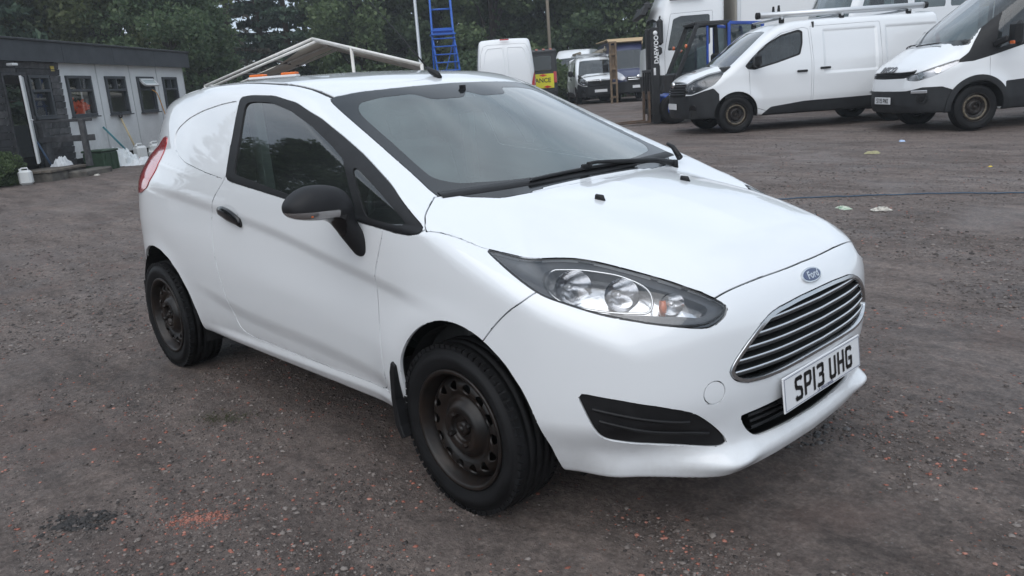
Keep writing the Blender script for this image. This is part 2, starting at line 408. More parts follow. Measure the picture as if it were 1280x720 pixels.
def nets(f, lo, hi, h):
    """surface nets of f(x,|y|,z)=0; symmetric about y=0. returns verts, quads, normals"""
    nx = int((hi[0]-lo[0])/h)+2; ny = int((hi[1]+h/2)/h)+2; nz = int((hi[2]-lo[2])/h)+2
    X = lo[0] + h*np.arange(nx); Y = -h/2 + h*np.arange(ny); Z = lo[2] + h*np.arange(nz)
    # coarse pass, then every point only in blocks the surface may pass through
    B = 4; ix = np.arange(0, nx+B, B); iy = np.arange(0, ny+B, B); iz = np.arange(0, nz+B, B)
    XX = lo[0]+h*ix; YY = np.abs(-h/2+h*iy); ZZ = lo[2]+h*iz; sh = (len(ix), len(iy), len(iz))
    G3 = np.meshgrid(XX, YY, ZZ, indexing='ij'); Cc = f(G3[0].ravel(), G3[1].ravel(), G3[2].ravel()).reshape(sh)
    amin = np.full((sh[0]-1, sh[1]-1, sh[2]-1), 1e9); smn = np.full(amin.shape, 1e9)
    for a in (0, 1):
        for b in (0, 1):
            for d in (0, 1):
                q = Cc[a:sh[0]-1+a, b:sh[1]-1+b, d:sh[2]-1+d]; amin = np.minimum(amin, np.abs(q)); smn = np.minimum(smn, q)
    act0 = amin < B*h*1.6
    def up(A): return np.repeat(np.repeat(np.repeat(A, B, 0), B, 1), B, 2)[:nx, :ny, :nz]
    V = up(np.where(smn < 0, -1., 1.)).astype(np.float32); m0 = up(act0)
    # points on the far faces of an active block belong to the next block: grow by one block
    g0 = act0.copy(); g0[1:] |= act0[:-1]; g0[:, 1:] |= g0[:, :-1].copy(); g0[:, :, 1:] |= g0[:, :, :-1].copy(); m0 = up(g0)
    I0 = np.argwhere(m0)
    for k in range(0, len(I0), 400000):
        q = I0[k:k+400000]; V[q[:, 0], q[:, 1], q[:, 2]] = f(X[q[:, 0]], np.abs(Y[q[:, 1]]), Z[q[:, 2]])
    S = V < 0
    c = np.zeros((nx-1, ny-1, nz-1), np.int8)
    for a in (0, 1):
        for b in (0, 1):
            for d in (0, 1):
                c += S[a:nx-1+a, b:ny-1+b, d:nz-1+d]
    act = (c > 0) & (c < 8)
    idx = -np.ones(act.shape, np.int64); I = np.argwhere(act); idx[act] = np.arange(len(I))
    # start from mean of edge crossings
    P = np.zeros((len(I), 3)); N = np.zeros(len(I))
    offs = [(a, b, d) for a in (0, 1) for b in (0, 1) for d in (0, 1)]
    for o in offs:
        for ax in range(3):
            if o[ax]: continue
            o2 = list(o); o2[ax] = 1
            v0 = V[I[:,0]+o[0], I[:,1]+o[1], I[:,2]+o[2]]; v1 = V[I[:,0]+o2[0], I[:,1]+o2[1], I[:,2]+o2[2]]
            m = (v0 < 0) != (v1 < 0); t = np.where(m, v0/np.where(m, v0-v1, 1), 0)
            q = np.array(o, float)[None] + np.zeros((len(I), 3)); q[:, ax] += t
            P[m] += q[m]; N[m] += 1
    P = (P/N[:, None] + I) * h + np.array([lo[0], -h/2, lo[2]])
    quads = []
    for ax in range(3):
        s0 = [slice(None)]*3; s1 = [slice(None)]*3; s0[ax] = slice(0, -1); s1[ax] = slice(1, None)
        d = S[tuple(s0)].astype(np.int8) - S[tuple(s1)].astype(np.int8)
        E = np.argwhere(d != 0); sg = d[tuple(E.T)]
        b, g = [(1, 2), (2, 0), (0, 1)][ax]
        ok = (E[:, b] > 0) & (E[:, g] > 0) & (E[:, b] < act.shape[b]) & (E[:, g] < act.shape[g])
        E, sg = E[ok], sg[ok]
        def at(db, dg):
            q = E.copy(); q[:, b] -= db; q[:, g] -= dg; return idx[tuple(q.T)]
        qd = np.stack([at(1, 1), at(0, 1), at(0, 0), at(1, 0)], 1)
        qd[sg < 0] = qd[sg < 0][:, ::-1]
        quads.append(qd)
    Q = np.concatenate(quads); Q = Q[(Q >= 0).all(1)]
    sym = I[:, 1] == 0
    P[sym, 1] = 0
    def grad(P, e=2e-3):
        g = np.empty_like(P)
        for a in range(3):
            q = P.copy(); r = P.copy(); q[:, a] += e; r[:, a] -= e
            g[:, a] = (f(q[:, 0], np.abs(q[:, 1]), q[:, 2]) - f(r[:, 0], np.abs(r[:, 1]), r[:, 2])) / (2*e)
        return g
    # relax tangentially a little, then project
    for it in range(3):
        A = np.zeros_like(P); W = np.zeros(len(P))
        for k in range(4):
            np.add.at(A, Q[:, k], P[Q[:, (k+1) % 4]] + P[Q[:, (k+3) % 4]]); np.add.at(W, Q[:, k], 2)
        M = W > 5
        P[M] = 0.5*P[M] + 0.5*(A[M]/W[M, None]); P[sym, 1] = 0
        for _ in range(1 if it < 2 else 2):
            g = grad(P); v = f(P[:, 0], np.abs(P[:, 1]), P[:, 2]); gg = (g*g).sum(1)+1e-9
            st = -(v/gg)[:, None]*g; L = np.linalg.norm(st, axis=1); st *= np.minimum(1, h/np.maximum(L, 1e-9))[:, None]
            P += st; P[sym, 1] = 0
    g = grad(P); Nn = g/np.maximum(np.linalg.norm(g, axis=1, keepdims=True), 1e-9)
    # mirror
    n = len(P); mp = np.arange(n) + n; keep = ~sym
    ren = -np.ones(n, np.int64); ren[keep] = np.arange(keep.sum()) + n; ren[sym] = np.where(sym)[0]
    P2 = np.concatenate([P, P[keep]*[1, -1, 1]]); N2 = np.concatenate([Nn, Nn[keep]*[1, -1, 1]])
    Q2 = np.concatenate([Q, ren[Q][:, ::-1]])
    return P2, Q2, N2
# ---------- the white car-derived van: its body as one implicit surface ----------
cz_hood = lut([(.95,.62),(.82,.755),(.76,.808),(.68,.850),(.55,.896),(.40,.938),(.18,.983),(0,1.010),(-.2,1.030),(-.5,1.05)], smooth=.05)
cz_roof = lut([(-.5,1.36),(-.8,1.428),(-1.0,1.458),(-1.3,1.485),(-1.6,1.503),(-1.9,1.506),(-2.2,1.495),(-2.5,1.468),(-2.8,1.425),(-3.0,1.385)], smooth=.1)
hood_drop = lut([(0,0),(.2,.003),(.35,.012),(.5,.036),(.62,.082),(.72,.145),(.80,.215),(.9,.33)], smooth=.05)
W_side = lut([(.9,.84),(.3,.848),(0,.850),(-.5,.846),(-1.2,.850),(-1.9,.854),(-2.5,.850),(-2.8,.825),(-3.0,.79),(-3.2,.74)], smooth=.15)
side_z = lut([(.10,-.16),(.16,-.12),(.22,-.085),(.27,-.060),(.33,-.034),(.45,-.014),(.56,-.004),(.66,0),(.78,0),(.88,-.004),(.95,-.010),(1.0,-.016),(1.06,-.026),(1.15,-.045)], smooth=.03)
nose_y = lut([(0,0),(.2,-.008),(.35,-.026),(.45,-.052),(.55,-.100),(.64,-.175),(.72,-.28),(.78,-.40),(.83,-.56),(.86,-.78)], smooth=.04)
nose_z = lut([(.10,.76),(.18,.80),(.22,.818),(.27,.822),(.32,.815),(.40,.828),(.50,.834),(.60,.832),(.70,.824),(.76,.808),(.82,.770),(.9,.69)], smooth=.02)
belt_z = lut([(.4,.90),(0,.945),(-.15,.957),(-.38,.968),(-.8,1.005),(-1.53,1.068),(-2.0,1.105),(-2.4,1.135),(-3.1,1.18)], smooth=.15)
gh_x = lut([(.3,-.03),(0,-.005),(-.4,.0),(-1.5,.0),(-1.9,-.015),(-2.2,-.055),(-2.5,-.115),(-2.75,-.19),(-3.1,-.33)], smooth=.1)
hatch_z = lut([(.1,-2.95),(.25,-3.06),(.40,-3.12),(.60,-3.135),(.80,-3.12),(.92,-3.085),(1.05,-3.03),(1.2,-2.95),(1.30,-2.90),(1.4,-2.86)], smooth=.04)
hatch_y = lut([(0,0),(.3,.02),(.5,.07),(.65,.15),(.75,.27),(.82,.42),(.87,.65)], smooth=.04)
char_z = lut([(.2,.69),(-.34,.773),(-.63,.819),(-.97,.878),(-1.32,.924),(-1.77,.971),(-2.29,1.02),(-2.9,1.06)], smooth=.2)
low_z = lut([(.2,.35),(-.37,.385),(-.82,.428),(-1.47,.466),(-1.77,.511),(-2.3,.60)], smooth=.2)
bot_z = lut([(.9,.215),(.35,.215),(.0,.25),(-.4,.255),(-2.1,.28),(-2.6,.30),(-3.2,.31)], smooth=.05)
AX_R = -2.489; WHEEL_R = .297
def fiesta_f(x, y, z):
    # side
    s = W_side(x) + side_z(z)
    for ax, wf in ((0., .018), (AX_R, .018)):
        r = np.sqrt((x-ax)**2 + (z-.30)**2)
        s = s + wf*np.exp(-((r-.36)/.085)**2)*sstep(.16, .3, z)*(1-sstep(.66, .84, z))
    d = char_z(x) - z
    fade = sstep(.15, -.35, x)*sstep(-3.0, -2.3, x)
    s = s - .011*fade*(sstep(-.010, .050, d) - sstep(.05, .28, d))
    d2 = low_z(x) - z
    fade2 = sstep(-.2, -.45, x)*sstep(-2.1, -1.6, x)
    s = s - .010*fade2*(sstep(-.035, .05, d2)) + .014*fade2*sstep(.345, .30, z)
    s = s - .075*sstep(.46, .24, z)*sstep(.20, .45, x)
    t = z - belt_z(x); tp = np.maximum(t, 0)
    up = .829 - .33*tp - .34*tp*tp + gh_x(x) + .006*sstep(.0, -.02, t)
    rr = sstep(-1.6, -2.3, x); w = np.clip((t + .012 + .16*rr)/(.024 + .22*rr), 0, 1); w = w*w*(3-2*w)
    s = s*(1-w) + np.minimum(up, s)*w
    lower = (y - s)*.97
    # nose
    xf = nose_z(z) + nose_y(y) - .10*sstep(.42, .26, z)*sstep(.43, .62, y)
    lip = np.exp(-((z-.262)/.028)**2)*(.024*np.exp(-((y-.43)/.09)**2) + .011*(1-sstep(.5, .8, y)))
    xf = xf + lip
    xf = xf + .014*np.exp(-((z-.58)/.15)**2)*np.exp(-(y/.36)**4)
    xf = xf - .014*np.exp(-((z-.38)/.06)**2)*np.exp(-((y-.56)/.18)**2)
    nose = (x - xf)/np.sqrt(1.1 + nose_y.d(y)**2)
    # hood
    dome = .009*sstep(.50, .40, y)*sstep(.85, .6, x)
    hood = (z - (cz_hood(x) - hood_drop(y)*(1 - .25*sstep(.1, -.3, x) + .5*sstep(.3, .75, x)) + dome - .005))/np.sqrt(1.05 + hood_drop.d(y)**2)
    tail = (hatch_z(z) + hatch_y(y) - x)/np.sqrt(1.1 + hatch_y.d(y)**2)
    xs = -.03 - (z-1.0)*2.0 - (.15 + .9*(z-1.0))*y*y
    ws = (x - xs)*.447
    roof = z - (cz_roof(x) - .05*y*y - .17*np.maximum(y-.42, 0)**2)
    top = smin(hood, smax(ws, roof, .07), .02)
    k = .055 + .04*sstep(-.25, .2, x)
    b = smax(smax(lower, nose, .05), top, k)
    b = smax(b, bot_z(x) - z, .02)
    return smax(b, tail, .11)
# ---------------- materials of the vehicles ----------------
def m_paint(): return mat('white_paint', (.70, .715, .73), .30, spec=.5, coat=.9, coat_r=.03, dirt=((.26, .23, .20), .48, .34))
WHITE = m_paint()
BLACKP = mat('black_plastic', (.009, .009, .010), .5, spec=.3, bump=.15, bscale=300, bdist=.001, var=.25, vscale=20)
GLOSSB = mat('gloss_black', (.006, .006, .007), .12)
RUBBER = mat('rubber', (.0078, .0078, .0085), .66, spec=.22, var=.35, vscale=9, bump=.2, bscale=160, bdist=.002, rvar=.15)
DARK = mat('underside', (.008, .008, .008), .85)
CHROME = mat('chrome', (.62, .63, .64), .16, metal=1.)
STEELB = mat('painted_steel_rim', (.0055, .0054, .0056), .36, spec=.32, vcol2=(.020, .0135, .0105), vscale=13, rvar=.16, bump=.2, bscale=60, bdist=.002)
GLASS = glass_mat('side_glass', (.62, .76, .73), .84, film=.03, filmcol=(.45, .5, .5))
SCREEN = glass_mat('windscreen', (.55, .70, .68), .60, film=.17, filmcol=(.30, .40, .38))  # greenish film colour painted in for the sky mirrored on the screen
LENS = glass_mat('lamp_lens', (1, 1, 1), .97, film=.0)
REFL = mat('reflector', (.60, .61, .63), .18, metal=1., bump=.25, bscale=60, bdist=.004)
LAMPGREY = mat('lamp_bezel', (.085, .09, .10), .3, metal=.2)
REDL = mat('red_lamp', (.42, .01, .012), .12, coat=1.)
AMBER = mat('amber', (.55, .12, .03), .2, coat=.5)
CLOTH = mat('seat_cloth', (.035, .036, .04), .9)
DASH = mat('dashboard', (.02, .021, .022), .6, var=.2)
TRIMGREY = mat('pale_trim', (.42, .43, .43), .6)

WHEELS = {}
def wheel(parent, loc, side, R=.297, rim=.205, w=.19, holes=14, yaw=0., hub=.085, name='wheel', rim_mat=None, cap_mat=None, tyre_mat=None, disc_in=.045, detail=1, hole_r=.0190, dirty=None):
    """one road wheel: tyre, rim with pressed disc, hub; side=-1 shows its face to -y"""
    key = (R, rim, w, holes, hub, rim_mat.name if rim_mat else '', detail, hole_r)
    if key in WHEELS:
        wo = bpy.data.objects.new(name, None); COL.objects.link(wo); wo.parent = parent; wo.location = loc; wo.rotation_euler = (0, 0, yaw + (0 if side < 0 else math.pi))
        for nm, me in WHEELS[key]: o = bpy.data.objects.new(nm, me); COL.objects.link(o); o.parent = wo
        return wo
    wo = bpy.data.objects.new(name, None); COL.objects.link(wo); wo.parent = parent; wo.location = loc; wo.rotation_euler = (0, 0, yaw + (0 if side < 0 else math.pi)); wo.empty_display_size = .1
    h = w/2; n = 72 if detail else 32
    # tyre, outer face towards -y
    pr = [(rim-.012, -h*.80), (rim+.004, -h*.90), (rim+.018, -h*.96), ((R+rim)/2-.01, -h*1.04), ((R+rim)/2+.012, -h*1.045), (R-.034, -h*.985), (R-.020, -h*.93), (R-.009, -h*.86), (R-.004, -h*.78)]
    gr = [-.52, -.18, .18, .52]; gw = .045
    for g in gr:
        for dy, dr in ((-gw, 0), (-gw*.8, -.007), (gw*.8, -.007), (gw, 0)): pr.append((R - .003*abs(g)**2 + dr, (g+dy)*h*1.0))
    pr += [(R-.004, h*.78), (R-.014, h*.9), (R-.035, h*.98), ((R+rim)/2, h*1.03), (rim+.01, h*.92), (rim-.012, h*.8)]
    b = MB(); b.lathe(pr, n, 'y'); 
    if detail:       # shoulder blocks: shallow cross ribs standing proud between the cuts
        nb = 64
        for k in range(nb):
            a = 2*math.pi*(k+.5)/nb; ca, sa = math.cos(a), math.sin(a)
            for yy in (-h*.80, h*.80):
                c = np.array([(R-.010)*ca, yy, (R-.010)*sa]); rm = np.array([[-sa, 0, ca], [0, 1, 0], [ca, 0, sa]]).T
                b.box(c, (2*math.pi*R/nb*.72, h*.30, .014), rm)
    ty = b.build('tyre', tyre_mat or RUBBER, wo); fix_normals(ty)
    # rim well and flange
    b = MB(); b.lathe([(rim-.015, -h*.80), (rim+.003, -h*.88), (rim+.005, -h*.95), (rim, -h*.99), (rim-.007, -h*.985), (rim-.013, -h*.90), (rim-.016, -h*.72), (rim-.024, -h*.60), (rim-.026, -h*.30), (rim-.045, -h*.1), (rim-.045, h*.6)], 64 if detail else 32, 'y')
    rm_ = b.build('rim', rim_mat or STEELB, wo); fix_normals(rm_)
    # pressed disc with holes
    ri = rim-.024; y0 = -h*.5+disc_in*0
    prof = lut([(0, -.012), (hub*.55, -.012), (hub*.62, -.030), (hub*.85, -.034), (hub*1.05, -.022), (ri*.60, -.004), (ri*.70, -.016), (ri*.80, -.022), (ri*.90, -.012), (ri, .012)], smooth=.004)
    nr, na = 40, 168 if detail else 84
    rr = np.linspace(.022, ri, nr); aa = np.linspace(0, 2*np.pi, na, endpoint=False)
    A, Rr = np.meshgrid(aa, rr, indexing='ij')
    P = np.stack([Rr*np.cos(A), y0+prof(Rr), Rr*np.sin(A)], 2).reshape(-1, 3)
    q = []
    for i in range(na):
        for j in range(nr-1): q.append((i*nr+j, i*nr+j+1, ((i+1) % na)*nr+j+1, ((i+1) % na)*nr+j))
    sl = prof.d(Rr).ravel(); Nn = np.stack([sl*np.cos(A.ravel()), -np.ones(len(P)), sl*np.sin(A.ravel())], 1); Nn /= np.linalg.norm(Nn, axis=1, keepdims=True)
    S = Surf(P, np.array(q), Nn)
    rh = ri*.80; d = np.full(len(P), 1.)
    th = np.arctan2(S.P[:, 2], S.P[:, 0]); rad = np.hypot(S.P[:, 0], S.P[:, 2]); st = 2*np.pi/holes
    da = (th + st/2) % st - st/2
    d = np.sqrt((da*rh/1.05)**2 + ((rad-rh)/.92)**2) - hole_r
    S.clip(d, 'hole')
    S.make('wheel_disc', [''], rim_mat or STEELB, wo, flange=.006)
    b = MB(); b.lathe([(.0005, -.03), (.020, -.03), (.026, -.024), (.028, .0), (.028, .02)], 24, 'y', (0, y0, 0))
    b.lathe([(.0005, -.036), (.010, -.036), (.012, -.028)], 12, 'y', (0, y0, 0))
    hb = b.build('hub', cap_mat or STEELB, wo); fix_normals(hb)
    for k in range(4 if holes != 12 else 5):
        a = 2*math.pi*k/(4 if holes != 12 else 5) + .5; rb = hub*.63+.0
        b = MB(); b.lathe([(.0005, -.048), (.008, -.047), (.0105, -.040), (.0105, -.02)], 6, 'y', (rb*math.cos(a), y0, rb*math.sin(a)), smooth=False)
        fix_normals(b.build('wheel_nut', rim_mat or STEELB, wo))
    b = MB(); b.lathe([(.0005, 0), (ri*.86, 0)], 32, 'y', (0, y0+.07, 0)); b.build('brake_disc', DARK, wo)
    WHEELS[key] = [(c.name.split('.')[0], c.data) for c in wo.children]
    return wo

def tube_strip(P, N, w, hgt):
    """a moulding of half-width w lying on a polyline P with surface normals N"""
    P = np.array(P, float); N = np.array(N, float); V = []; F = []; n = len(P)
    for i in range(n):
        d = P[min(i+1, n-1)]-P[max(i-1, 0)]; d /= np.linalg.norm(d)+1e-9; s = np.cross(N[i], d); s /= np.linalg.norm(s)+1e-9
        for a, b in ((-1, -.2), (-.9, .7), (0, 1), (.9, .7), (1, -.2)): V.append(P[i]+s*w*a+N[i]*hgt*b)
    for i in range(n-1):
        for k in range(4): F.append((i*5+k, i*5+k+1, (i+1)*5+k+1, (i+1)*5+k))
    return V, F
def project(f, pts, it=12):
    """pull points on to the surface f=0; returns points and normals"""
    P = np.array(pts, float); e = 1e-3
    for k in range(it):
        g = np.empty_like(P)
        for a in range(3):
            q = P.copy(); r = P.copy(); q[:, a] += e; r[:, a] -= e
            g[:, a] = (f(q[:, 0], np.abs(q[:, 1]), q[:, 2]) - f(r[:, 0], np.abs(r[:, 1]), r[:, 2]))/(2*e)
        v = f(P[:, 0], np.abs(P[:, 1]), P[:, 2]); P = P - (v/((g*g).sum(1)+1e-9))[:, None]*g
    return P, g/np.linalg.norm(g, axis=1, keepdims=True)
def shoot(f, pts, d, tmax=.6, n=400):
    """first hit of the surface along direction d from each point"""
    P = np.array(pts, float); d = np.array(d, float); d = d/np.linalg.norm(d)
    t = np.zeros(len(P)); done = np.zeros(len(P), bool)
    for k in range(n):
        q = P + t[:, None]*d; v = f(q[:, 0], np.abs(q[:, 1]), q[:, 2]); done |= v < 5e-4
        t = np.where(done, t, t + np.clip(v*.7, 3e-4, .05))
        if done.all(): break
    return project(f, P + t[:, None]*d, 3)
def smooth_line(pts, n=40):
    p = np.array(pts, float); d = np.concatenate([[0], np.cumsum(np.linalg.norm(np.diff(p, axis=0), axis=1))])
    t = np.linspace(0, d[-1], n); return np.stack([lut(list(zip(d, p[:, k])))(t) for k in range(p.shape[1])], 1)
def text_mesh(txt, size, depth, material, parent, mtx, name='lettering', align='CENTER', sx=1., bold=0., shear=0.):
    cu = bpy.data.curves.new(name, 'FONT'); cu.body = txt; cu.size = size; cu.extrude = depth; cu.align_x = align; cu.align_y = 'CENTER'; cu.offset = bold; cu.shear = shear; cu.resolution_u = 3
    o = bpy.data.objects.new(name, cu); COL.objects.link(o)
    dg = bpy.context.evaluated_depsgraph_get(); me = bpy.data.meshes.new_from_object(o.evaluated_get(dg)); bpy.data.objects.remove(o, do_unlink=True)
    me.materials.clear(); me.materials.append(material)
    o = bpy.data.objects.new(name, me); COL.objects.link(o); o.parent = parent
    o.matrix_local = mtx @ Matrix.Diagonal((sx, 1, 1, 1)); return o
def frame_mtx(o, right, up):
    r = Vector(right).normalized(); u = Vector(up); n = r.cross(u).normalized(); u = n.cross(r)
    return Matrix(((r.x, u.x, n.x, o[0]), (r.y, u.y, n.y, o[1]), (r.z, u.z, n.z, o[2]), (0, 0, 0, 1)))

# number plate lettering: upright strokes of even width, as on the plates of the country
GLYPH = {
 'S': [[(.95, .86), (.8, .97), (.5, 1), (.2, .97), (.05, .84), (.05, .68), (.2, .56), (.5, .51), (.8, .45), (.95, .33), (.95, .16), (.8, .03), (.5, 0), (.2, .03), (.05, .16)]],
 'P': [[(.06, 0), (.06, 1), (.7, 1), (.93, .88), (.93, .58), (.7, .44), (.06, .44)]],
 '1': [[(.5, 0), (.5, 1)], ],
 '3': [[(.06, .88), (.22, 1), (.75, 1), (.93, .88), (.93, .64), (.75, .53), (.4, .53)], [(.75, .53), (.95, .42), (.95, .13), (.76, 0), (.22, 0), (.05, .12)]],
 'U': [[(.06, 1), (.06, .18), (.25, 0), (.75, 0), (.94, .18), (.94, 1)]],
 'H': [[(.07, 0), (.07, 1)], [(.93, 0), (.93, 1)], [(.07, .51), (.93, .51)]],
 'G': [[(.94, .82), (.75, 1), (.25, 1), (.06, .82), (.06, .18), (.25, 0), (.75, 0), (.94, .16), (.94, .46), (.52, .46)]],
 'T': [[(0, 1), (1, 1)], [(.5, 1), (.5, 0)]],
 '5': [[(.92, 1), (.1, 1), (.08, .57), (.6, .6), (.93, .45), (.93, .15), (.72, 0), (.22, 0), (.05, .12)]],
 'N': [[(.07, 0), (.07, 1), (.93, 0), (.93, 1)]],
 'X': [[(.05, 0), (.95, 1)], [(.05, 1), (.95, 0)]],
}
def plate_chars(mb, txt, h, cw, sp, stroke, gap, x0):
    """characters as flat bars in the plane x (right), y (up); z is thickness"""
    x = x0
    for ch in txt:
        if ch == ' ': x += gap; continue
        w = cw if ch != '1' else stroke
        for ln in GLYPH[ch]:
            pts = [(x + (p[0] if ch != '1' else .5)*w, (p[1]-.5)*h) for p in ln]
            pts = [(min(max(p[0], x+stroke/2), x+w-stroke/2) if ch != '1' else p[0], min(max(p[1], -h/2+stroke/2), h/2-stroke/2) if len(ln) > 2 or ln[0][1] == ln[1][1] else p[1]) for p in pts]
            for a, b in zip(pts[:-1], pts[1:]):
                d = math.hypot(b[0]-a[0], b[1]-a[1]); ex = stroke*.30 if len(pts) > 2 else 0
                ux, uy = (b[0]-a[0])/d, (b[1]-a[1])/d
                A = np.array([a[0]-ux*ex, a[1]-uy*ex]); B = np.array([b[0]+ux*ex, b[1]+uy*ex]); nn = np.array([-uy, ux])*stroke/2
                V = [(*(A+nn), .001), (*(A-nn), .001), (*(B-nn), .001), (*(B+nn), .001)]
                mb.add(V, [(0, 1, 2, 3)])
        x += w + sp
    return x
# ---------------- the white van in front, cut into its panels ----------------
def build_white_van():
    root = empty('small_van', (0, 0, 0), 0, 'clean white small hatchback-shaped van in the foreground with black steel wheels and black mirrors', 'van')
    P, Q, N = nets(fiesta_f, (-3.3, 0, .12), (1.0, .95, 1.55), .0118)
    S = Surf(P, Q, N)
    side = lambda A, n: A[:, 1] > .45
    up = lambda A, n: n[:, 2] > .15
    front = lambda A, n: A[:, 0] > .45
    arch_f = chaikin([(-.285, .10), (-.275, .35), (-.262, .45), (-.245, .50), (-.205, .560), (-.144, .618), (-.079, .655), (-.014, .676), (.05, .680), (.116, .668), (.18, .640), (.255, .582), (.317, .499), (.352, .417), (.366, .33), (.368, .10)], 1)
    arch_r = chaikin([(-2.03, .10), (-2.025, .38), (-2.056, .486), (-2.125, .577), (-2.22, .643), (-2.33, .680), (-2.44, .690), (-2.55, .678), (-2.66, .635), (-2.76, .55), (-2.82, .45), (-2.85, .33), (-2.86, .10)], 1)
    S.cut2d(arch_f, 'xz', 'hole', cond=side); S.cut2d(arch_r, 'xz', 'hole', cond=side)
    # lamps and grilles
    hl3 = np.array([(.122, .754, .905), (.208, .682, .873), (.262, .647, .866), (.356, .603, .868), (.417, .580, .860), (.502, .552, .842), (.590, .522, .820), (.669, .486, .793), (.733, .444, .760), (.756, .424, .741), (.763, .422, .728), (.766, .440, .711), (.760, .471, .697), (.747, .503, .689), (.713, .553, .698), (.651, .610, .711), (.579, .655, .726), (.507, .693, .742), (.434, .732, .767), (.384, .755, .784), (.346, .766, .800), (.278, .771, .833), (.206, .767, .867)])
    hp = plane_of(hl3); hpl = (hp[0], hp[1], hp[2], .14); hl2 = chaikin(on_plane(hl3, hp), 1)
    S.cut2d(hl2, hpl, 'headlight', cond=lambda A, n: (A[:, 0] > .0) & (A[:, 1] > .3))
    fg3 = np.array([(.480, .759, .513), (.494, .753, .515), (.587, .698, .498), (.671, .626, .476), (.721, .563, .453), (.737, .528, .430), (.750, .477, .384), (.765, .433, .330), (.763, .441, .321), (.741, .474, .320), (.677, .542, .329), (.616, .605, .338), (.562, .675, .357), (.530, .708, .370), (.520, .730, .397), (.501, .748, .454)])
    fp = plane_of(fg3); fpl = (fp[0], fp[1], fp[2], .14); fg2 = chaikin(on_plane(fg3, fp), 1)
    hl_core = np.array([(.285, .672, .850), (.33, .642, .853), (.40, .608, .851), (.50, .566, .836), (.585, .549, .806), (.70, .492, .770), (.742, .462, .744), (.738, .498, .718), (.66, .585, .737), (.54, .668, .744), (.46, .709, .760), (.40, .736, .780), (.335, .722, .818)])
    S.cut2d(chaikin(on_plane(hl_core, hp), 2), hpl, 'headlight_core', src=('headlight',), cond=lambda A, n: (A[:, 0] > .0) & (A[:, 1] > .3))
    S.cut2d(fg2, fpl, 'fog', cond=lambda A, n: (A[:, 0] > .3) & (A[:, 1] > .3) & (A[:, 2] > .305) & (n[:, 0] > .1))
    gr = [(-.01, .702), (.12, .700), (.244, .693), (.301, .678), (.368, .638), (.421, .590), (.442, .562), (.446, .548), (.432, .524), (.395, .506), (.333, .499), (.265, .499), (.15, .503), (-.01, .507)]
    grp = chaikin([(-.3, .702)] + gr + [(-.3, .507)], 1)
    S.cut2d(grp, 'yz', 'grille_surround', cond=front); S.cut2d(grp, 'yz', 'grille_hole', src=('grille_surround',), cond=front, grow=-.012)
    lgp = chaikin([(-.3, .414), (.247, .406), (.385, .400), (.395, .396), (.37, .358), (.349, .335), (.320, .314), (.272, .309), (.1, .304), (-.3, .303)], 1)
    S.cut2d(lgp, 'yz', 'lower_hole', cond=front)
    # bonnet
    hood = [(.768, -.3)] + [(.768 - .155*y_*y_ - .11*y_**4, y_) for y_ in np.linspace(0, .440, 22)] + [(.729, .4465), (.669, .486), (.590, .522), (.502, .552), (.417, .580), (.356, .603), (.262, .647), (.208, .682), (.122, .754), (.118, .757), (.02, .787), (-.068, .817), (-.076, .822), (-.12, .785), (-.155, .735), (-.19, .685), (-.18, .63), (-.136, .574), (-.088, .480), (-.060, .36), (-.040, .16), (-.032, 0), (-.032, -.3)]
    S.cut2d(np.array(hood), 'xy', 'bonnet', cond=lambda A, n: (n[:, 2] > .2) & (A[:, 2] > .6))
    # screen, side windows
    scr = [(-.3, 1.413), (0, 1.413), (.22, 1.409), (.44, 1.401), (.560, 1.386), (.580, 1.372), (.592, 1.33), (.617, 1.22), (.650, 1.10), (.672, 1.045), (.672, .98), (.60, .93), (-.3, .93)]
    S.cut2d(chaikin(scr, 1), 'yz', 'screen_band', cond=lambda A, n: (A[:, 0] < .02) & (n[:, 0] > .25) & (A[:, 2] > .9))
    scg = [(-.3, 1.376), (0, 1.376), (.05, 1.350), (.21, 1.350), (.25, 1.379), (.40, 1.373), (.50, 1.357), (.545, 1.32), (.575, 1.20), (.603, 1.11), (.604, 1.085), (.55, 1.065), (.40, 1.056), (.2, 1.05), (-.3, 1.048)]
    S.cut2d(chaikin(scg, 2), 'yz', 'screen_glass', src=('screen_band',), cond=lambda A, n: A[:, 0] < .02)
    wf = [(-1.475, 1.076), (-1.492, 1.25), (-1.532, 1.416), (-1.43, 1.420), (-1.245, 1.410), (-1.06, 1.376), (-.865, 1.311), (-.700, 1.244), (-.554, 1.182), (-.327, 1.081), (-.092, .962), (-.094, .948), (-.14, .938), (-.2, .939), (-.399, .957), (-.962, 1.016), (-1.44, 1.066)]
    S.cut2d(chaikin(wf, 1), 'xz', 'window_frame', cond=side)
    g1 = [(-1.405, 1.098), (-1.425, 1.25), (-1.466, 1.388), (-1.40, 1.393), (-1.25, 1.384), (-1.08, 1.349), (-.89, 1.287), (-.71, 1.212), (-.612, 1.165), (-.60, 1.150), (-.472, 1.000), (-.478, .988), (-.55, .994), (-.962, 1.036)]
    g2 = [(-.545, 1.138), (-.515, 1.135), (-.34, 1.055), (-.20, .985), (-.17, .966), (-.23, .964), (-.39, .978), (-.415, .990)]
    S.cut2d(chaikin(g1, 1), 'xz', 'door_glass', src=('window_frame',), cond=side); S.cut2d(chaikin(g2, 1), 'xz', 'quarter_glass', src=('window_frame',), cond=side)
    # blank quarter panel, tail lamp
    qp = [(-1.545, 1.402), (-1.70, 1.392), (-1.88, 1.370), (-2.06, 1.335), (-2.19, 1.293), (-2.222, 1.262), (-2.190, 1.212), (-2.10, 1.172), (-1.965, 1.138), (-1.724, 1.103), (-1.50, 1.074), (-1.51, 1.20)]
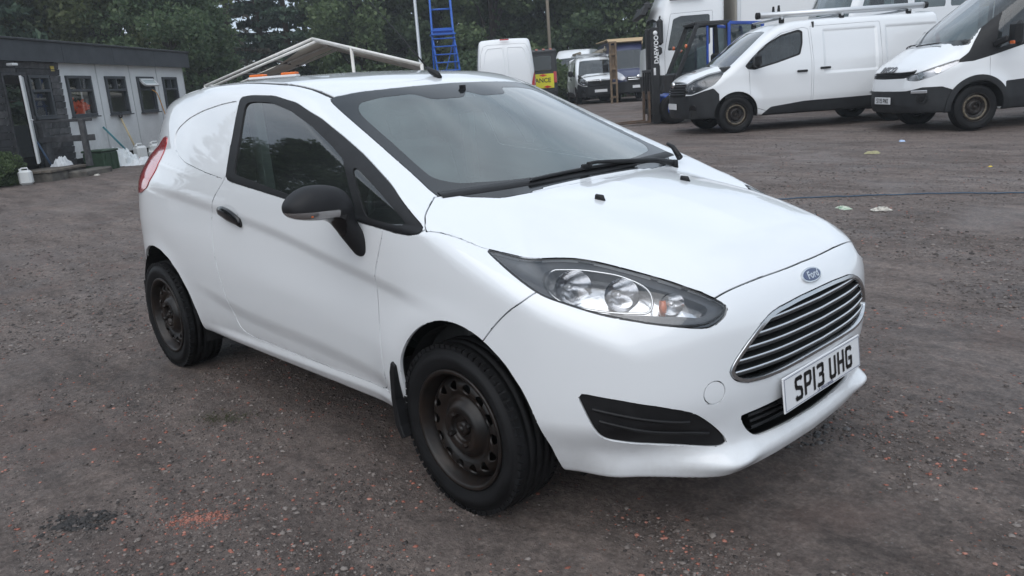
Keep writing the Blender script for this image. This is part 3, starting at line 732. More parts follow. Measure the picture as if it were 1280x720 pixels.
    S.cut2d(chaikin(qp, 2), 'xz', 'quarter_panel', cond=side)
    tl = [(-2.33, 1.262), (-2.36, 1.15), (-2.40, 1.06), (-2.47, .99), (-2.62, .97), (-2.9, .95), (-3.1, .98), (-3.05, 1.15), (-2.8, 1.30), (-2.5, 1.31)]
    S.cut2d(chaikin([(-2.352, 1.25), (-2.375, 1.156), (-2.395, 1.07), (-2.465, .998), (-2.60, .96), (-2.95, .94), (-2.98, 1.05), (-2.80, 1.12), (-2.60, 1.19), (-2.45, 1.25)], 1), 'xz', 'tail_lamp', cond=lambda A, n: A[:, 1] > .5)
    # roof ditch trims
    A = S.absP(); yt = lut([(-2.6, .545), (-2.2, .585), (-1.8, .600), (-1.282, .600), (-1.165, .583), (-1.06, .566), (-.95, .555)])
    S.cut2d(np.array([(x, yt(x)+.008) for x in np.linspace(-.955, -2.55, 40)] + [(x, yt(x)-.008) for x in np.linspace(-2.55, -.955, 40)]), 'xy', 'roof_trim', cond=lambda A, n: (A[:, 2] > 1.3) & (n[:, 2] > .3))
    # door, bumper, wings
    dr = [(-.400, .345), (-.368, .38), (-.363, .455), (-.366, .62), (-.366, .74), (-.348, .80), (-.312, .88), (-.286, .945), (-.30, 1.03), (-.8, 1.15), (-1.4, 1.25), (-1.47, 1.10), (-1.490, 1.070), (-1.600, .985), (-1.655, .90), (-1.662, .80), (-1.652, .70), (-1.635, .60), (-1.612, .50), (-1.592, .42), (-1.560, .368), (-1.45, .349), (-.94, .338), (-.46, .336)]
    S.cut2d(chaikin(dr, 1), 'xz', 'door', cond=side)
    bs = [(.346, .800), (.322, .774), (.290, .751), (.252, .719), (.184, .646), (.15, .60), (.15, .05), (1.2, .05), (1.2, .72), (.80, .75)]
    bump_x = lut([(.05, .15), (.60, .15), (.646, .184), (.719, .252), (.751, .290), (.774, .322), (.800, .349), (.9, .45)])
    A = S.absP()
    S.clip(bump_x(A[:, 2]) - A[:, 0], 'bumper')
    S.cut2d(np.array([(.6, .05), (.6, 1.0), (-.062, 1.0), (-.082, .958), (-.10, .944), (-.20, .946), (-.33, .958), (-.42, .93), (-.42, .345), (-.376, .338), (-.376, .05)]), 'xz', 'wing', cond=side)
    bc = np.array([.765, .493, .498]); A = S.absP(); S.clip(np.where(A[:, 0] > .5, np.sqrt((A[:, 1]-bc[1])**2*1.25 + (A[:, 2]-bc[2])**2) - .034, 1), 'tow_cover', src=('bumper',))
    # ---- panels as objects
    kw = dict(gap=.0027, flange=.014)
    S.make('body_shell', [''], WHITE, root, **kw)
    S.make('bonnet', ['bonnet'], WHITE, root, gap=.0030, flange=.014)
    bp = S.make('front_bumper', ['bumper'], WHITE, root, **kw)
    S.make('tow_eye_cover', ['tow_cover'], WHITE, bp, side=-1, gap=.0008, flange=.006); S.make('tow_eye_cover', ['tow_cover'], WHITE, bp, side=1, gap=.0004, flange=.004)
    doors = {}
    for sd in (-1, 1):
        S.make('front_wing', ['wing'], WHITE, root, side=sd, **kw)
        d = S.make('door', ['door'], WHITE, root, side=sd, **kw); doors[sd] = d
        S.make('window_frame', ['window_frame'], BLACKP, d, side=sd, gap=.0006, flange=.012)
        S.make('window_pane', ['door_glass'], GLASS, d, side=sd, offset=.006)
        S.make('quarter_pane', ['quarter_glass'], GLASS, d, side=sd, offset=.005)
        S.make('quarter_panel', ['quarter_panel'], WHITE, root, side=sd, gap=.0008, flange=.006, offset=.003)
        S.make('tail_lamp', ['tail_lamp'], REDL, root, side=sd, gap=.001, flange=.014, offset=-.004)
        S.make('roof_trim', ['roof_trim'], BLACKP, root, side=sd, offset=.003)
    S.make('windscreen_border', ['screen_band'], mat('screen_frit', (.012, .013, .014), .12, spec=.5), root, gap=.001, flange=.006)
    S.make('windscreen', ['screen_glass'], SCREEN, root, offset=.0008)
    # dark structure behind the panel gaps
    S.make('inner_structure', ['', 'bonnet', 'bumper', 'door', 'wing', 'quarter_panel', 'tail_lamp', 'roof_trim', 'tow_cover'], DARK, root, offset=.016)
    # ---- grille: surround, recessed mesh and bright-edged slats
    S.make('grille_surround', ['grille_surround'], mat('grille_chrome', (.55, .56, .57), .22, metal=1.), root, gap=.001, flange=.03, offset=-.004)
    S.make('grille_back', ['grille_hole'], DARK, root, offset=.055)
    GR = np.array(chaikin([(-.3, .702)] + gr + [(-.3, .507)], 1))
    def half_w(z):
        ys = [0]
        for a, b in zip(GR, np.roll(GR, -1, 0)):
            if (a[1]-z)*(b[1]-z) < 0: ys.append(a[0]+(z-a[1])/(b[1]-a[1])*(b[0]-a[0]))
        return max(ys)
    for z in (.6675, .6355, .6025, .5695, .5365):
        hw = half_w(z) - .016; ys = np.linspace(-hw, hw, 41)
        Pf, Nf = shoot(fiesta_f, np.stack([np.full(41, 1.05), ys, np.full(41, z) + .010*(ys/.4)**2*0], 1), (-1, 0, 0))
        V = []; F = []; prof = [(-.002, .0085), (.002, .0045), (.001, -.006), (-.012, -.0105), (-.034, -.004), (-.034, .006)]
        for p in Pf:
            for dx, dz in prof: V.append((p[0]-.006+dx, p[1], p[2]+dz))
        k = len(prof)
        for i in range(40):
            for j in range(k): F.append((i*k+j, i*k+(j+1) % k, (i+1)*k+(j+1) % k, (i+1)*k+j))
        F += [tuple(range(k)), tuple(range(40*k, 41*k))[::-1]]
        sl = mesh_obj('grille_slat', V, F, mat('slat', (.035, .038, .04), .3), root); fix_normals(sl)
        V2, F2 = tube_strip([(p[0]-.005, p[1], p[2]+.006) for p in Pf], np.array([(.75, 0, .66)]*41), .0042, .0022)
        mesh_obj('bright_edge', V2, F2, CHROME, sl, True)
    # lower grille
    S.make('lower_grille_back', ['lower_hole'], DARK, root, offset=.06)
    S.make('lower_grille_frame', ['lower_hole'], BLACKP, root, offset=.075)
    for z in (.385, .362, .338):
        hw = .36 - (.40-z)*.5; ys = np.linspace(-hw, hw, 31)
        Pf, Nf = shoot(fiesta_f, np.stack([np.full(31, 1.05), ys, np.full(31, z)], 1), (-1, 0, 0))
        b = MB(); V = []; F = []; prof = [(-.010, .005), (-.006, 0), (-.012, -.006), (-.05, -.004), (-.05, .004)]; k = len(prof)
        for p in Pf:
            for dx, dz in prof: V.append((p[0]+dx, p[1], p[2]+dz))
        for i in range(30):
            for j in range(k): F.append((i*k+j, i*k+(j+1) % k, (i+1)*k+(j+1) % k, (i+1)*k+j))
        fix_normals(mesh_obj('lower_grille_bar', V, F, BLACKP, root))
    # ---- fog lamp blanks with two fins each
    for sd in (-1, 1):
        fo = S.make('fog_lamp_blank', ['fog'], BLACKP, root, side=sd, gap=.0012, flange=.02, offset=.004)
        for a, b in (((.520, .744, .468), (.722, .552, .413)), ((.534, .733, .431), (.742, .487, .361))):
            t = np.linspace(0, 1, 21)[:, None]; L = np.array(a)*(1-t)+np.array(b)*t
            L[:, 1] *= sd; Pf, Nf = project(fiesta_f, L)
            V, F = tube_strip(Pf - Nf*.004, Nf, .0045, .006); fix_normals(mesh_obj('fin', V, F, BLACKP, fo, True))
    # ---- headlights
    for sd in (-1, 1):
        hr = S.make('headlight', ['headlight', 'headlight_core'], LENS, root, side=sd, gap=.002, offset=.001)
        S.make('lamp_gasket', ['headlight'], GLOSSB, hr, side=sd, gap=.001, flange=.02) if False else None
        fs = hl3*[1, sd, 1]
        # bucket following the lens 4.5 cm behind
        S.make('lamp_body', ['headlight'], LAMPGREY, hr, side=sd, offset=.018, flange=.05); S.make('reflector_housing', ['headlight_core'], REFL, hr, side=sd, offset=.058)
        # rim of dark trim round the lens
        rimP, rimN = project(fiesta_f, np.array([o_ for o_ in (hp[0] + chaikin(on_plane(hl3, hp), 2)@np.stack([hp[1], hp[2]]))])*[1, sd, 1])
        rimP = np.concatenate([rimP, rimP[:2]]); rimN = np.concatenate([rimN, rimN[:2]])
        cen = rimP.mean(0)
        V, F = tube_strip(rimP + (cen-rimP)*.008 - rimN*.001, rimN, .0042, .0012); mesh_obj('lamp_gasket', V, F, GLOSSB, hr, True)
        def bowl(c, r, dep, name, m, sq=1.0, depth0=.012):
            c, n = project(fiesta_f, np.array([c])*[1, sd, 1]); c = c[0]; n = n[0]
            ax = np.array([.86, sd*.34, .18]); ax /= np.linalg.norm(ax); e1 = np.cross([0, 0, 1.], ax); e1 /= np.linalg.norm(e1); e2 = np.cross(ax, e1)
            V = []; F = []; nr, na = 9, 36
            for i in range(nr):
                s = i/(nr-1)
                for k in range(na):
                    a = 2*math.pi*k/na; rad = r*(.10+.90*s)
                    lim = c + e1*math.cos(a)*rad + e2*math.sin(a)*rad*sq - ax*(depth0+dep*(1-s*s))
                    V.append(lim)
            for i in range(nr-1):
                for k in range(na): F.append((i*na+k, i*na+(k+1) % na, (i+1)*na+(k+1) % na, (i+1)*na+k))
            o = mesh_obj(name, V, F, m, hr, True)
            b = MB(); q = c - ax*(depth0+dep*.92); b.tube([q - ax*.01, q + ax*.024, q+ax*.034], [.010, .010, .004], 10); b.build('bulb', mat('bulb', (.7, .72, .75), .1, metal=.6), o)
            return o
        bowl((.425, .672, .800), .060, .055, 'reflector', REFL, .86, .030)
        bowl((.555, .612, .782), .056, .050, 'reflector', REFL, .86, .028)
        o = bowl((.672, .540, .755), .040, .032, 'indicator_reflector', REFL, .80, .022)
        c, n = project(fiesta_f, np.array([(.645, .562, .758)])*[1, sd, 1])
        b = MB(); b.tube([c[0]-n[0]*.030+np.array([0, 0, -.022]), c[0]-n[0]*.026, c[0]-n[0]*.030+np.array([0, 0, .022])], [.009, .012, .009], 10); b.build('amber_bulb_cover', AMBER, hr)
        # bright outline of the main unit
        loop = [(.300, .664, .850), (.40, .612, .850), (.50, .568, .836), (.585, .552, .806), (.622, .575, .772), (.628, .603, .742), (.54, .663, .746), (.46, .706, .762), (.40, .733, .782), (.345, .722, .815)]
        lp, ln = project(fiesta_f, chaikin(np.array(loop)*[1, sd, 1], 2)); lp = np.concatenate([lp - ln*.016, lp[:2]-ln[:2]*.016]); ln = np.concatenate([ln, ln[:2]])
        V, F = tube_strip(lp, ln, .0035, .003); mesh_obj('bright_ring', V, F, CHROME, hr, True)
    # ---- number plate
    pr = bpy.data.objects.new('number_plate', None); COL.objects.link(pr); pr.parent = root; pr['label'] = 'white front plate reading SP13 UHG in black'
    mt = frame_mtx((.852, 0, .430), (0, 1, 0), (-.09, 0, 1)); pr.matrix_local = mt
    PLW = mat('plate_white', (.72, .73, .74), .25, coat=.4)
    b = MB(); b.box((0, 0, -.003), (.52, .111, .005), bev=.0015); b.build('plate_board', PLW, pr)
    b = MB()
    for w_, h_, c_ in ((.506, .0012, (0, .0495)), (.506, .0012, (0, -.0495)), (.0012, .1, (-.2535, 0)), (.0012, .1, (.2535, 0))): b.box((c_[0], c_[1], .0006), (w_, h_, .0006))
    b.build('plate_border', mat('plate_line', (.03, .04, .12), .4), pr)
    xx = -.1935
    for ch in 'SP13 UHG':
        b = MB(); xx = plate_chars(b, ch, .076, .048, .0105, .0135, .026, xx)
        if ch != ' ': b.build('character', mat('plate_black', (.006, .006, .006), .35), pr)
    text_mesh('S. N. VEHICLE SERVICES', .011, .0002, mat('plate_line', (0, 0, 0)), pr, Matrix.Translation((0, -.0445, .0008)), 'dealer_line', sx=.95)
    b = MB(); b.box((.822, 0, .43), (.03, .44, .09), bev=.004); b.build('plate_plinth', BLACKP, root)
    # ---- badge
    cb, nb = project(fiesta_f, np.array([(.80, 0, .742)])); c, n = cb[0], nb[0]
    bm_ = frame_mtx(c + n*.002, (0, 1, 0), (-n[2], 0, n[0]))
    bo = bpy.data.objects.new('badge', None); COL.objects.link(bo); bo.parent = root; bo.matrix_local = bm_
    def oval(a, b_, z0, z1, m, name):
        q = MB(); V = []; F = []; k = 40
        for s_, z in ((1, z0), (1, z1), (.94, z1+.0006)):
            for i in range(k): V.append((a*s_*math.cos(2*math.pi*i/k), b_*s_*math.sin(2*math.pi*i/k), z))
        for j in range(2):
            for i in range(k): F.append((j*k+i, j*k+(i+1) % k, (j+1)*k+(i+1) % k, (j+1)*k+i))
        F.append(tuple(range(2*k, 3*k))); q.add(V, F); return q.build(name, m, bo)
    oval(.058, .0245, -.004, .003, CHROME, 'badge_rim'); oval(.052, .0195, .003, .0042, mat('badge_blue', (.012, .03, .10), .2, coat=.6), 'badge_field')
    text_mesh('Ford', .034, .0004, CHROME, bo, Matrix.Translation((0, -.001, .0054)), 'badge_script', sx=1.05, bold=.0006, shear=.25)
    # ---- mirrors
    def mir_f(x, y, z):
        a = (y-.972)/.120; b_ = (x+.462)/.074; tp_ = .076 - .034*np.clip(a, 0, 1.2)**2 + .0*x
        zc = 1.030 + .010*a; c_ = (z-zc)/np.where(z > zc, tp_, .043)
        head = ((np.abs(a)**2.6 + np.abs(b_)**2.4 + np.abs(c_)**2.4)**(1/2.5) - 1)*.055
        ax_, ay_, az_ = -.435, .835, .868; bx_, by_, bz_ = -.452, .905, 1.005
        d = np.array([bx_-ax_, by_-ay_, bz_-az_]); L2 = d@d
        t = np.clip(((x-ax_)*d[0]+(y-ay_)*d[1]+(z-az_)*d[2])/L2, 0, 1)
        st = np.sqrt(((x-ax_-t*d[0])/1.3)**2 + (y-ay_-t*d[1])**2 + ((z-az_-t*d[2]))**2) - (.030 + .012*t)
        return smin(head, st, .03)
    MP, MQ, MN = nets(mir_f, (-.60, 0, .80), (-.33, 1.12, 1.16), .006)
    MS = Surf(MP, MQ, MN); A = MS.absP()
    lamp = (np.abs(A[:, 2]-(1.012 + .05*(A[:, 1]-.98))) - .0125); lamp = np.maximum(lamp, .930 - A[:, 1]); lamp = np.maximum(lamp, -.475 - A[:, 0])
    MS.clip(lamp, 'lamp'); A = MS.absP()
    MS.clip(np.where(A[:, 1] > .90, A[:, 2]-(1.004 + .05*(A[:, 1]-.98)), 1.), 'lower'); A = MS.absP()
    MS.clip(np.where((MS.N[:, 0] < -.75) & (A[:, 1] > .86), -1., 1.), 'mirror_glass') if False else None
    for sd in (-1, 1):
        mo = MS.make('door_mirror', [''], mat('mirror_cap', (.013, .013, .0145), .6, spec=.3, bump=.3, bscale=500, bdist=.0008, var=.15), doors[sd], side=sd)
        if sd > 0: mo.location = (-.14, -.07, 0)       # the far mirror is folded back
        MS.make('lower_cap', ['lower'], GLOSSB, mo, side=sd, offset=.0008)
        MS.make('side_repeater', ['lamp'], mat('repeater', (.32, .31, .31), .14, metal=.55, coat=1.), mo, side=sd, offset=-.0012)
        b = MB(); b.box((-.455+.056, sd*1.03, 1.012), (.004, .007, .005)); b.build('amber_bulb', AMBER, mo)
        b = MB(); b.lathe([(.0005, 0), (.05, 0)], 24, 'x', (-.538, sd*.97, 1.035)); b.build('mirror_pane', CHROME, mo)
    # ---- door handles in dished recesses
    for sd in (-1, 1):
        hc, hn = project(fiesta_f, np.array([(-1.455, sd*.84, .922)])); hc = hc[0]
        b = MB()
        pts = [(-1.550, .938), (-1.51, .938), (-1.455, .931), (-1.395, .917), (-1.350, .898)]
        V = []; F = []; k = 10
        for i, (x, z) in enumerate(smooth_line(pts, 14)):
            s_ = i/13; ht = .022*(.55+.45*math.sin(math.pi*s_)) + .008
            for j in range(k):
                a = 2*math.pi*j/k; V.append((x, sd*(abs(hc[1])+.014*math.sin(math.pi*(.12+.76*s_))+.010*math.cos(a)), z-.006+ht*math.sin(a)))
        for i in range(13):
            for j in range(k): F.append((i*k+j, i*k+(j+1) % k, (i+1)*k+(j+1) % k, (i+1)*k+j))
        F += [tuple(range(k)), tuple(range(13*k, 14*k))[::-1]]
        b.add(V, F, True); hd = b.build('door_handle', GLOSSB, doors[sd]); fix_normals(hd)
        # shallow dish (a shaded oval set 4 mm into the skin)
        V = []; F = []
        for s_ in (1.0, .85, .6, 0.02):
            for j in range(28):
                a = 2*math.pi*j/28; q = np.array([-1.455+.092*s_*math.cos(a), 0, .934+.040*s_*math.sin(a)])
                V.append(q)
        V = np.array(V); V[:, 1] = sd*.9; Pd, Nd = project(fiesta_f, V*[1, 1, 1])
        dep = np.repeat([.0012, .0004, -.0004, -.0008], 28)[:, None]
        for i in range(3):
            for j in range(28): F.append((i*28+j, i*28+(j+1) % 28, (i+1)*28+(j+1) % 28, (i+1)*28+j))
        mesh_obj('handle_dish', Pd + Nd*dep, F, WHITE, hd, True)
    # ---- washer jets, aerial, wipers
    for y_ in (-.252, .252):
        c, n = project(fiesta_f, np.array([(.17, y_, .985)])); b = MB(); b.tube([c[0]+np.array([.018, 0, -.003]), c[0]+np.array([.006, 0, .008]), c[0]+np.array([-.016, 0, .009]), c[0]+np.array([-.02, 0, 0])], [.003, .010, .011, .006], 8); b.build('washer_jet', BLACKP, root)
    c, n = project(fiesta_f, np.array([(-.975, 0, 1.45)])); c = c[0]
    b = MB(); b.tube([c+np.array([.03, 0, -.004]), c+np.array([.005, 0, .012]), c+np.array([-.035, 0, .028]), c+np.array([-.06, 0, .045])], [.010, .016, .013, .006], 10)
    ae = b.build('aerial', BLACKP, root); b = MB(); b.tube([c+np.array([-.055, 0, .042]), c+np.array([-.25, 0, .21]), c+np.array([-.46, 0, .38])], [.0040, .0028, .0016], 6); b.build('aerial_mast', BLACKP, ae)
    # cowl strip along the foot of the screen
    ys = np.linspace(-.66, .66, 61); zz = 1.037 + 0*ys
    Pc, Nc = shoot(fiesta_f, np.stack([np.full(61, .35), ys, np.full(61, 1.040)], 1), (-1, 0, 0))
    V, F = tube_strip(Pc, Nc, .022, .004); mesh_obj('cowl_strip', V, F, BLACKP, root, True)
    def wiper(pv, a, b_, name):
        wo = bpy.data.objects.new(name, None); COL.objects.link(wo); wo.parent = root
        L = np.linspace(0, 1, 24)[:, None]; pts = np.array(a)*(1-L) + np.array(b_)*L
        Pb, Nb = project(fiesta_f, pts)
        q = MB(); V, F = tube_strip(Pb + Nb*.012, Nb, .007, .006); q.add(V, F, True); q.build('blade', BLACKP, wo)
        V, F = tube_strip(Pb + Nb*.004, Nb, .0025, .006); q = MB(); q.add(V, F); q.build('blade_rubber', RUBBER, wo)
        pp, pn = project(fiesta_f, np.array([pv])); pp = pp[0] + pn[0]*.012; mid_ = Pb[11] + Nb[11]*.032
        q = MB(); q.tube([pp, pp*.75+mid_*.25+np.array([.004, 0, .012]), mid_*.9+pp*.1+np.array([0, 0, .006]), mid_], [.013, .011, .007, .006], 8); q.build('arm', BLACKP, wo)
        q = MB(); q.tube([pp-np.array([0, 0, .02]), pp+np.array([.002, 0, .012])], [.018, .015], 12); q.build('pivot', BLACKP, wo)
        q = MB(); q.bar(mid_-np.array([.012, .02, .010]), mid_+np.array([.012, .02, -.010])*.0+np.array([0, .022, -.010]), .022, .018, .004); q.build('clip', BLACKP, wo)
    wiper((-.075, .53, 1.02), (-.115, -.30, 1.045), (-.115, .33, 1.045), 'wiper')
    wiper((-.095, .60, 1.02), (-.20, .60, 1.062), (-.13, .615, 1.03), 'wiper') if False else None
    q = MB(); p0 = np.array([-.085, .585, 1.03]); q.tube([p0, p0+np.array([-.05, .02, .045]), p0+np.array([-.085, .03, .058])], [.014, .010, .007], 8); q.build('wiper_pivot_arm', BLACKP, root)
    # ---- wheels, liners, mud flaps
    for ax, yw in ((0., .735), (AX_R, .735)):
        for sd in (-1, 1):
            wheel(root, (ax, sd*yw, WHEEL_R-.004), sd)
            b = MB(); n = 26; V = []; F = []; cx = ax + (.045 if ax == 0 else .05); rr_ = .355 if ax == 0 else .40
            for i in range(n+1):
                a = math.radians(-12 + 204*i/n)
                for yy in (.50, .80 if (ax < -1 or a > .75) else .64): V.append((cx + rr_*math.cos(a), sd*yy, .30+rr_*math.sin(a)))
            for i in range(n): F.append((2*i, 2*i+1, 2*i+3, 2*i+2))
            V2 = [(cx+rr_*math.cos(math.radians(-12+204*i/n)), sd*.50, .30+rr_*math.sin(math.radians(-12+204*i/n))) for i in range(n+1)]
            k = len(V); V += V2; F.append(tuple(range(k, k+n+1)))
            mesh_obj('arch_liner', V, F, DARK, root)
    for sd in (-1, 1):
        b = MB(); b.prism([(-.300, .475), (-.290, .485), (-.276, .47), (-.296, .34), (-.280, .245), (-.262, .205), (-.280, .195), (-.310, .24), (-.318, .34), (-.312, .44)], sd*.70, sd*.862, 'y'); b.build('mud_flap', BLACKP, root, bevel=.004)
        b = MB(); b.prism([(-2.76, .46), (-2.745, .46), (-2.76, .20), (-2.775, .19), (-2.79, .22)], sd*.66, sd*.825, 'y'); b.build('mud_flap', BLACKP, root, bevel=.004)
        b = MB(); b.prism([(.352, .33), (.366, .33), (.385, .22), (.37, .165), (.355, .165), (.352, .24)], sd*.50, sd*.63, 'y'); b.build('air_deflector', BLACKP, root, bevel=.004)
    # ---- floor pan and what can be seen inside
    b = MB(); b.prism([(.50, .25), (.45, .235), (-2.8, .27), (-2.9, .33), (-2.9, .40), (.5, .36)], -.52, .52, 'y'); b.build('floor_pan', DARK, root)
    b = MB(); b.prism([(-.10, .99), (-.30, 1.00), (-.52, .985), (-.62, .94), (-.66, .86), (-.60, .70), (-.5, .55), (-.2, .45), (.0, .5)], -.72, .72, 'y'); b.build('dashboard', DASH, root, bevel=.03, seg=3)
    b = MB(); V = []
    sw = bpy.data.objects.new('steering_wheel', None); COL.objects.link(sw); sw.parent = root; sw.location = (-.78, -.36, .90); sw.rotation_euler = (0, math.radians(-25), 0)
    b = MB(); b.tube([(0, .185*math.cos(a), .185*math.sin(a)) for a in np.linspace(0, 2*math.pi, 37)], .015, 8, cap=False); b.build('rim', BLACKP, sw)
    b = MB(); b.lathe([(.0005, -.03), (.06, -.028), (.07, 0), (.06, .03)], 20, 'x'); b.bar((.01, -.17, 0), (.01, .17, 0), .03, .02); b.bar((.01, 0, -.17), (.01, 0, 0), .03, .02); b.build('boss', BLACKP, sw)
    for y_ in (-.36, .36):
        st = bpy.data.objects.new('seat', None); COL.objects.link(st); st.parent = root; st.location = (-1.25, y_, .38)
        b = MB(); b.box((.02, 0, .10), (.50, .48, .16), bev=.06); b.build('cushion', CLOTH, st)
        b = MB(); a = math.radians(-18); b.box((-.33, 0, .46), (.14, .47, .62), [[math.cos(a), 0, math.sin(a)], [0, 1, 0], [-math.sin(a), 0, math.cos(a)]], .06); b.build('backrest', CLOTH, st)
        b = MB(); b.box((-.46, 0, .83), (.09, .25, .17), [[math.cos(a), 0, math.sin(a)], [0, 1, 0], [-math.sin(a), 0, math.cos(a)]], .04); b.build('headrest', CLOTH, st)
    b = MB(); b.prism([(-1.72, .4), (-1.76, .4), (-1.84, 1.42), (-1.80, 1.42)], -.62, .62, 'y'); b.build('bulkhead', DASH, root)
    # rear-view mirror and tax disc holder on the screen
    b = MB(); b.box((-.78, 0, 1.315), (.03, .22, .065), bev=.012); b.bar((-.80, 0, 1.33), (-.80, 0, 1.40), .02, .02); b.build('rear_view_mirror', BLACKP, root)
    # B-pillar trims seen through the glass
    for sd in (-1, 1):
        b = MB(); b.prism([(-1.46, .9), (-1.52, .9), (-1.56, 1.40), (-1.48, 1.40)], sd*.60, sd*.64, 'y'); b.build('pillar_trim', TRIMGREY, root)
    return root
small_van = build_white_van()
# ---------------- ground ----------------
def lattice_noise(x, y, scale, seed):
    g = np.random.default_rng(seed).random((256, 256)); u = x/scale; v = y/scale
    i = np.floor(u).astype(int); j = np.floor(v).astype(int); a = u-i; b = v-j; a = a*a*(3-2*a); b = b*b*(3-2*b)
    G = lambda p, q: g[p % 256, q % 256]
    return (G(i, j)*(1-a)+G(i+1, j)*a)*(1-b) + (G(i, j+1)*(1-a)+G(i+1, j+1)*a)*b - .5
def ground_mat():
    m = bpy.data.materials.new('ash_and_gravel'); m.use_nodes = True; t = m.node_tree; b = t.nodes['Principled BSDF']; L = t.links.new
    tcn = t.nodes.new('ShaderNodeTexCoord')
    def noise(s, d=6, r=.6, dist=0.):
        n = t.nodes.new('ShaderNodeTexNoise'); n.inputs['Scale'].default_value = s; n.inputs['Detail'].default_value = d; n.inputs['Roughness'].default_value = r; n.inputs['Distortion'].default_value = dist
        L(tcn.outputs['Object'], n.inputs['Vector']); return n
    def ramp(src, *st):
        r = t.nodes.new('ShaderNodeValToRGB'); e = r.color_ramp.elements
        e[0].position, e[0].color = st[0][0], (*st[0][1], 1); e[1].position, e[1].color = st[-1][0], (*st[-1][1], 1)
        for p, c in st[1:-1]: k = e.new(p); k.color = (*c, 1)
        L(src, r.inputs[0]); return r
    def mixc(f, a, c):
        x = t.nodes.new('ShaderNodeMix'); x.data_type = 'RGBA'
        if hasattr(f, 'links'): L(f, x.inputs[0])
        else: x.inputs[0].default_value = f
        L(a, x.inputs[6]); L(c, x.inputs[7]); return x
    big = noise(.55, 5, .55, .3); mid_ = noise(6, 7, .65); fine = noise(55, 6, .7); grit = noise(190, 4, .7)
    mpg = t.nodes.new('ShaderNodeMapping'); mpg.inputs['Rotation'].default_value = (0, 0, -(YAW - math.pi/2 + .25)); mpg.inputs['Scale'].default_value = (.5, 2.6, 1); L(tcn.outputs['Object'], mpg.inputs['Vector'])
    streak = t.nodes.new('ShaderNodeTexNoise'); streak.inputs['Scale'].default_value = 1.6; streak.inputs['Detail'].default_value = 8; streak.inputs['Roughness'].default_value = .68; L(mpg.outputs[0], streak.inputs['Vector'])
    c1 = ramp(big.outputs['Fac'], (.30, (0.103, 0.081, 0.070)), (.50, (0.149, 0.118, 0.105)), (.70, (0.207, 0.168, 0.148)))
    c2 = ramp(fine.outputs['Fac'], (.30, (0.034, 0.026, 0.023)), (.5, (0.136, 0.107, 0.094)), (.72, (0.322, 0.267, 0.236)))
    mott = noise(16, 6, .7); c4 = ramp(mott.outputs['Fac'], (.34, (.55, .54, .54)), (.5, (1, 1, 1)), (.66, (1.35, 1.32, 1.30)))
    c3 = ramp(streak.outputs['Fac'], (.32, (.42, .40, .40)), (.50, (.92, .92, .92)), (.68, (1.35, 1.34, 1.32)))
    mx0 = mixc(.50, c1.outputs[0], c2.outputs[0])
    mx = t.nodes.new('ShaderNodeMix'); mx.data_type = 'RGBA'; mx.blend_type = 'MULTIPLY'; mx.inputs[0].default_value = .8; L(mx0.outputs[2], mx.inputs[6]); L(c3.outputs[0], mx.inputs[7])
    mxm = t.nodes.new('ShaderNodeMix'); mxm.data_type = 'RGBA'; mxm.blend_type = 'MULTIPLY'; mxm.inputs[0].default_value = .75; L(mx.outputs[2], mxm.inputs[6]); L(c4.outputs[0], mxm.inputs[7]); mx = mxm
    # grit: pale and brick-red crumbs
    vor = t.nodes.new('ShaderNodeTexVoronoi'); vor.inputs['Scale'].default_value = 70; L(tcn.outputs['Object'], vor.inputs['Vector'])
    sep = t.nodes.new('ShaderNodeSeparateColor'); L(vor.outputs['Color'], sep.inputs[0])
    thr = t.nodes.new('ShaderNodeMath'); thr.operation = 'GREATER_THAN'; thr.inputs[1].default_value = .93; L(sep.outputs[0], thr.inputs[0])
    near = t.nodes.new('ShaderNodeMath'); near.operation = 'LESS_THAN'; near.inputs[1].default_value = .30; L(vor.outputs['Distance'], near.inputs[0])
    both = t.nodes.new('ShaderNodeMath'); both.operation = 'MULTIPLY'; L(thr.outputs[0], both.inputs[0]); L(near.outputs[0], both.inputs[1])
    crumb = ramp(sep.outputs[1], (.0, (.22, .085, .055)), (.35, (.20, .09, .065)), (.40, (.17, .155, .145)), (1., (.07, .065, .065)))
    crumb.color_ramp.interpolation = 'CONSTANT'
    mx2 = mixc(both.outputs[0], mx.outputs[2], crumb.outputs[0])
    # red brick dust patches
    rb = noise(1.6, 5, .6, .5); rf = ramp(rb.outputs['Fac'], (.56, (0, 0, 0)), (.74, (.5, .5, .5)))
    dust = t.nodes.new('ShaderNodeRGB'); dust.outputs[0].default_value = (.145, .095, .080, 1)
    mx3 = mixc(rf.outputs[0], mx2.outputs[2], dust.outputs[0]); L(mx3.outputs[2], b.inputs['Base Color'])
    wet = noise(1.1, 4, .6, .6); wr = t.nodes.new('ShaderNodeMapRange'); wr.inputs['From Min'].default_value = .35; wr.inputs['From Max'].default_value = .62; wr.inputs['To Min'].default_value = .46; wr.inputs['To Max'].default_value = .9
    L(wet.outputs['Fac'], wr.inputs['Value']); L(wr.outputs[0], b.inputs['Roughness'])
    b.inputs['Specular IOR Level'].default_value = .4
    ad = t.nodes.new('ShaderNodeMath'); ad.operation = 'MULTIPLY_ADD'; ad.inputs[1].default_value = .55; L(grit.outputs['Fac'], ad.inputs[0]); L(fine.outputs['Fac'], ad.inputs[2])
    bp = t.nodes.new('ShaderNodeBump'); bp.inputs['Strength'].default_value = .9; bp.inputs['Distance'].default_value = .020; L(ad.outputs[0], bp.inputs['Height'])
    bp2 = t.nodes.new('ShaderNodeBump'); bp2.inputs['Strength'].default_value = .5; bp2.inputs['Distance'].default_value = .05; L(mid_.outputs['Fac'], bp2.inputs['Height']); L(bp2.outputs[0], bp.inputs['Normal'])
